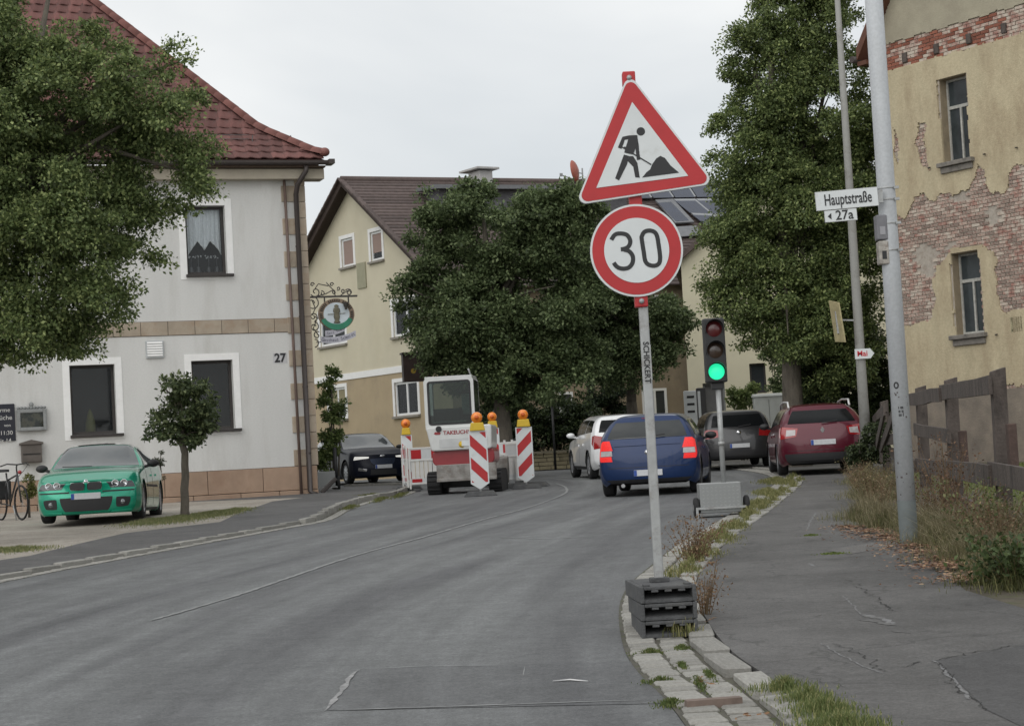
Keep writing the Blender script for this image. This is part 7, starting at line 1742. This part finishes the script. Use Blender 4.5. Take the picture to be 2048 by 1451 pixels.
# ================================================================ TREES AND SHRUBS
m_bark = M('grey_bark', (.12, .105, .085), .95, .3, 6, .7, 25, dark=(.05, .045, .035), dscale=7, stretch=(1, 1, .3))
def tree(name, x, y, label, lobes, ncl, nleaf, leaf, clr, cols, seed, trunk_r, trunk_h, limbs=8, dz=.05, group=None, shell=.5, droop=.35, lean=(0, 0), cat='tree'):
    zg = gz(y) + dz; root = empty(name, (x, y, zg), 0, label=label, cat=cat, group=group); r = random.Random(seed)
    top = max(l[2] + l[5] * .4 for l in lobes); cx = sum(l[0] for l in lobes) / len(lobes); cy = sum(l[1] for l in lobes) / len(lobes)
    tk = MB(); th = trunk_h; k = 7; pts = [(lean[0] * i / k + r.uniform(-.03, .03) * (i > 0), lean[1] * i / k, -.1 + (th + .1) * i / k) for i in range(k + 1)]
    tk.tube(pts, [trunk_r * (1.45 if i == 0 else 1.0 - .25 * i / k) for i in range(k + 1)], 12)
    base = Vector(pts[-1]); ax = [base, Vector((cx * .6, cy * .6, th + (top - th) * .5)), Vector((cx, cy, top))]; tk.tube(ax, [trunk_r * .74, trunk_r * .45, .02], 9)
    tk.build('trunk', m_bark, root)
    lb = MB()
    for i in range(limbs):
        l_ = lobes[r.randrange(len(lobes))]; t = r.uniform(0, .6); st_ = ax[0].lerp(ax[1], t / .6 if t < .6 else 1); e = Vector((l_[0] + r.uniform(-.6, .6) * l_[3], l_[1] + r.uniform(-.6, .6) * l_[4], l_[2] + r.uniform(-.4, .5) * l_[5])); mid = st_.lerp(e, .5) + Vector((0, 0, .12 * (e - st_).length))
        lb.tube([st_, mid, e], [trunk_r * .34, trunk_r * .2, .012], 6, False)
    if limbs: lb.build('limb', m_bark, root)
    V, _ = crown(lobes, ncl, nleaf, leaf, clr, seed, droop, .75, shell)
    npmesh('crown', V, 4, leafmat(*cols), root); return root
def L_(px, py, Y, rpx, rpy, x0, zg, ry=None, dy=0):     # lobe from a picture ellipse
    w = at(px, py, Y); sc = Y / F; return (w.x - x0, dy, w.z - zg, rpx * sc, ry if ry is not None else rpx * sc, rpy * sc)
g_lime = ('lime_leaf', (.165, .225, .085), (.38, .44, .18), .6, .4); g_dark = ('maple_leaf', (.125, .175, .075), (.27, .33, .16), .6, .38); g_light = ('bright_leaf', (.15, .21, .07), (.32, .37, .15), .5, .4)
# large tree at the left edge, trunk outside the picture
Y = 28.0; x0 = xat(-70, Y); zg = gz(Y) + .05
lo = [L_(px, py, Y, a, b, x0, zg, ry, dy) for px, py, a, b, ry, dy in [(20, 240, 130, 190, 1.5, 0), (150, 190, 140, 130, 1.2, .3), (290, 215, 95, 105, .8, -.2), (345, 120, 38, 42, .3, 0), (300, 330, 105, 90, .9, .2), (385, 330, 36, 48, .4, 0), (120, 420, 160, 140, 1.4, 0), (235, 470, 85, 90, .8, .3),
      (60, 600, 140, 105, 1.3, 0), (185, 590, 75, 75, .8, -.3), (20, 60, 60, 60, 1, 0), (-130, 300, 170, 330, 1.8, 0), (-260, 250, 150, 300, 1.6, 0), (-100, 20, 130, 150, 1.3, 0), (230, 660, 32, 32, .4, 0), (90, 680, 70, 40, .6, .2), (290, 420, 40, 30, .4, 0), (-20, 660, 60, 60, .8, 0)]]
tree('leafy_tree', x0, Y, 'big leafy tree at the left edge hanging over the inn roof', lo, 2000, 160, .066, .34, g_lime, 41, .24, 3.0, 14, shell=.55)
# young pollarded tree by the driveway
Y = 30.5; b0 = gnd(373, 1030, .09); Y = b0.y; x0 = b0.x; zg = gz(Y) + .05
lo = [L_(px, py, Y, a, b, x0, zg, None) for px, py, a, b in [(370, 805, 52, 42), (342, 835, 42, 36), (405, 825, 36, 44), (385, 768, 34, 24), (328, 764, 20, 8), (316, 868, 26, 8), (372, 868, 56, 16), (425, 850, 18, 26), (350, 790, 24, 20)]]
tree('young_tree', x0, Y, 'small round topped young tree in front of the green car and inn', lo, 190, 34, .082, .17, ('young_leaf', (.095, .13, .058), (.24, .28, .13), .55, .4), 42, .082, 1.35, 9, dz=.045, shell=.35)
o = blades('trunk_sprout', [(x0 + .02, Y, .03, .03)], 4, .05, .01, (.05, .08, .03), (.1, .14, .05), 43); o['kind'] = 'stuff'; tag(o, 'grass blades at the foot of the young tree', 'grass')
# round dark tree in the middle
Y = 51.5; x0 = xat(1010, Y); zg = gz(Y)
lo = [L_(px, py, Y, a, b, x0, zg, ry, dy) for px, py, a, b, ry, dy in [(985, 480, 120, 105, 1.4, 0), (1110, 470, 90, 90, 1.2, 0), (900, 560, 85, 75, 1.0, .3), (840, 590, 48, 45, .7, 0), (940, 640, 110, 95, 1.4, -.3), (1080, 600, 130, 120, 1.6, 0), (1000, 710, 130, 75, 1.4, 0), (1110, 700, 90, 70, 1.2, 0), (870, 470, 45, 50, .6, 0), (900, 710, 50, 55, .8, .2), (960, 400, 42, 34, .7, 0), (1140, 398, 36, 34, .6, 0), (835, 665, 35, 30, .5, 0), (930, 745, 70, 38, 1.2, 0), (1060, 765, 120, 38, 1.6, 0), (985, 775, 80, 32, 1.4, .3), (1060, 430, 45, 40, .7, 0), (815, 560, 22, 18, .4, 0)]]
tree('round_tree', x0, Y, 'wide dark green round tree in front of the cream house', lo, 1500, 130, .105, .42, g_dark, 44, .28, 2.2, 12, shell=.5)
Y = 54.5; x0 = xat(1270, Y); zg = gz(Y)
lo = [L_(px, py, Y, a, b, x0, zg, ry, dy) for px, py, a, b, ry, dy in [(1220, 540, 75, 100, 1.1, 0), (1290, 660, 85, 65, 1.2, 0), (1190, 660, 80, 90, 1.2, 0), (1345, 690, 30, 40, .6, 0), (1240, 735, 110, 35, 1.2, 0), (1330, 620, 40, 30, .6, 0)]]
tree('round_tree', x0, Y, 'lower dark tree behind the speed limit sign pole', lo, 750, 115, .105, .40, g_dark, 45, .2, 1.9, 7, shell=.5)
# tall lime tree right
Y = 46.5; x0 = xat(1592, Y); zg = gz(Y) + .05
lo = [L_(px, py, Y, a, b, x0, zg, ry, dy) for px, py, a, b, ry, dy in [(1600, 60, 100, 130, 1.3, 0), (1660, -40, 90, 110, 1.3, 0), (1560, 200, 85, 90, 1.1, 0), (1490, 140, 36, 30, .5, 0), (1460, 240, 40, 34, .5, 0), (1650, 230, 110, 140, 1.5, 0), (1500, 340, 80, 80, 1.0, 0), (1440, 310, 26, 20, .3, 0), (1610, 400, 130, 110, 1.6, 0), (1470, 450, 75, 60, .9, 0), (1560, 520, 120, 85, 1.4, 0), (1440, 560, 45, 45, .6, 0), (1690, 520, 90, 130, 1.3, 0), (1490, 600, 70, 45, .8, 0), (1620, 640, 110, 70, 1.3, .4), (1720, 380, 60, 150, 1.2, 0), (1540, 80, 40, 50, .5, 0), (1720, 650, 60, 90, 1.1, .3), (1540, 20, 40, 40, .5, 0), (1410, 555, 22, 18, .3, 0), (1450, 480, 40, 20, .5, 0), (1660, 740, 110, 50, 1.2, .3), (1520, 660, 40, 30, .6, 0), (1600, 690, 75, 42, .8, -1.0), (1570, 620, 80, 60, 1.0, -.8)]]
tree('lime_tree', x0, Y, 'tall lime tree on the right hiding most of the pale house', lo, 2200, 130, .086, .40, ('lime_leaf2', (.150, .205, .075), (.37, .43, .17), .6, .4), 46, .30, 2.6, 18, shell=.5)
def shrub(name, px, py, Y, lobes, ncl, nleaf, leaf, clr, cols, seed, label, stems=5, dz=.05, cat='shrub', droop=.2):
    p = at(px, py, Y); x0 = p.x; zg = gz(Y) + dz; root = empty(name, (x0, Y, zg), 0, label=label, cat=cat); r = random.Random(seed); q = MB(); lo = [L_(a, b, Y, c, d, x0, zg, ry) for a, b, c, d, ry in lobes]
    for i in range(stems):
        l_ = lo[i % len(lo)]; q.tube([(l_[0] * .3, 0, 0), (l_[0] * .7, l_[1], l_[2] * .6), (l_[0] + r.uniform(-.3, .3) * l_[3], l_[1], l_[2] + .5 * l_[5])], [.03, .02, .008], 5)
    q.build('stem', m_bark, root); V, _ = crown(lo, ncl, nleaf, leaf, clr, seed, droop, .8, .35); npmesh('foliage', V, 4, leafmat(*cols), root); return root
shrub('corner_shrub', 668, 930, 49.0, [(660, 800, 14, 45, .3), (662, 860, 18, 45, .3), (656, 900, 18, 40, .3), (664, 752, 9, 20, .2), (682, 815, 10, 14, .2)], 150, 40, .09, .17, g_light, 50, 'bright green upright shrub right of the inn corner', 6)
shrub('columnar_conifer', 318, 1000, 40.5, [(316, 945, 9, 40, .12), (322, 915, 6, 20, .1), (313, 925, 6, 20, .1)], 40, 50, .04, .09, ('conifer_green', (.05, .06, .035), (.10, .11, .06), .4, .1), 51, 'slim dark columnar conifer beside the rear of the green car', 2)
shrub('columnar_conifer', 58, 1020, 39.0, [(58, 985, 9, 42, .15)], 34, 50, .04, .10, ('conifer_yellow', (.12, .13, .03), (.22, .22, .06), .4, .1), 52, 'small yellowish conifer between the bicycle and the green car', 2)
shrub('hedge', 1080, 900, 61.5, [(1040, 850, 40, 50, .8), (1090, 855, 45, 48, .8), (1135, 850, 40, 50, .8), (1180, 855, 45, 45, .8), (990, 855, 40, 45, .8), (950, 860, 30, 40, .8)], 420, 80, .10, .30, ('hedge_leaf', (.035, .055, .022), (.08, .11, .04), .5, .2), 53, 'dense dark green hedge on the low wall across the road', 6, cat='hedge')
shrub('dark_bush', 1210, 830, 63.5, [(1205, 790, 38, 28, .7), (1215, 815, 40, 24, .7)], 90, 70, .10, .25, ('bush_leaf', (.025, .04, .02), (.05, .08, .035), .5, .2), 54, 'dark rounded bush in the shade above the white car', 3)
shrub('yellow_green_shrub', 1485, 860, 57.0, [(1480, 800, 20, 26, .4), (1500, 785, 14, 18, .3), (1465, 790, 10, 16, .3)], 60, 40, .10, .2, g_light, 55, 'yellow green shrub behind the grey hatchback by the pale wall', 4)
shrub('tall_shrub', 1545, 780, 56.0, [(1545, 740, 22, 50, .4), (1555, 700, 20, 30, .4), (1568, 770, 26, 30, .4)], 70, 40, .10, .22, g_dark, 56, 'green shrub left of the lime tree trunk against the pale wall', 4)
shrub('dark_hedge', 1690, 850, 48.0, [(1640, 760, 60, 50, 1), (1720, 770, 60, 80, 1), (1760, 820, 50, 60, 1), (1690, 700, 60, 60, 1), (1780, 760, 40, 80, .9), (1620, 730, 30, 50, .7)], 420, 80, .10, .32, ('dark_hedge_leaf', (.05, .075, .03), (.12, .16, .065), .5, .2), 57, 'dark hedge and undergrowth behind the red estate car', 8, cat='hedge')
shrub('ivy_bush', 1712, 935, 37.3, [(1712, 905, 18, 22, .25), (1722, 880, 14, 22, .2), (1705, 920, 16, 14, .2), (1745, 900, 18, 30, .3), (1760, 870, 16, 40, .3)], 110, 45, .065, .13, ('ivy_leaf', (.045, .065, .028), (.11, .14, .06), .5, .2), 58, 'dark leafy bush at the foot of the slim lamp pole', 5)
for o in list(bpy.data.objects):
    if o.name.startswith('sprout'): pass
# sprout on the young trunk
# low garden wall under the hedge
A, B = at(985, 930, 60.6), at(1200, 915, 60.9); gw = empty('garden_wall', (A.x, A.y, gz(60) + .02), math.atan2(B.y - A.y, B.x - A.x), label='low yellowish stone wall under the hedge across the road', cat='wall')
Lw = (B - A).length; q = MB().box(0, Lw, .05, .3, -.1, .5).build('core', m_joint2, gw); r = random.Random(3)
for j in range(4):
    x = -(j % 2) * .2
    while x < Lw:
        w = r.uniform(.32, .5); MB().box(max(x, 0) + .01, x + w - .01, 0 - r.uniform(0, .02), .1, j * .13 + .01, j * .13 + .12).build('wall_stone', M('yellow_wall_stone', (.27, .235, .15), .9, .2, 6, rand=.2), gw); x += w
MB().box(-.05, Lw, -.06, .35, .53, .6).build('coping', M('coping_stone', (.20, .18, .13), .9, .15), gw)
# far trees closing the gap between the houses
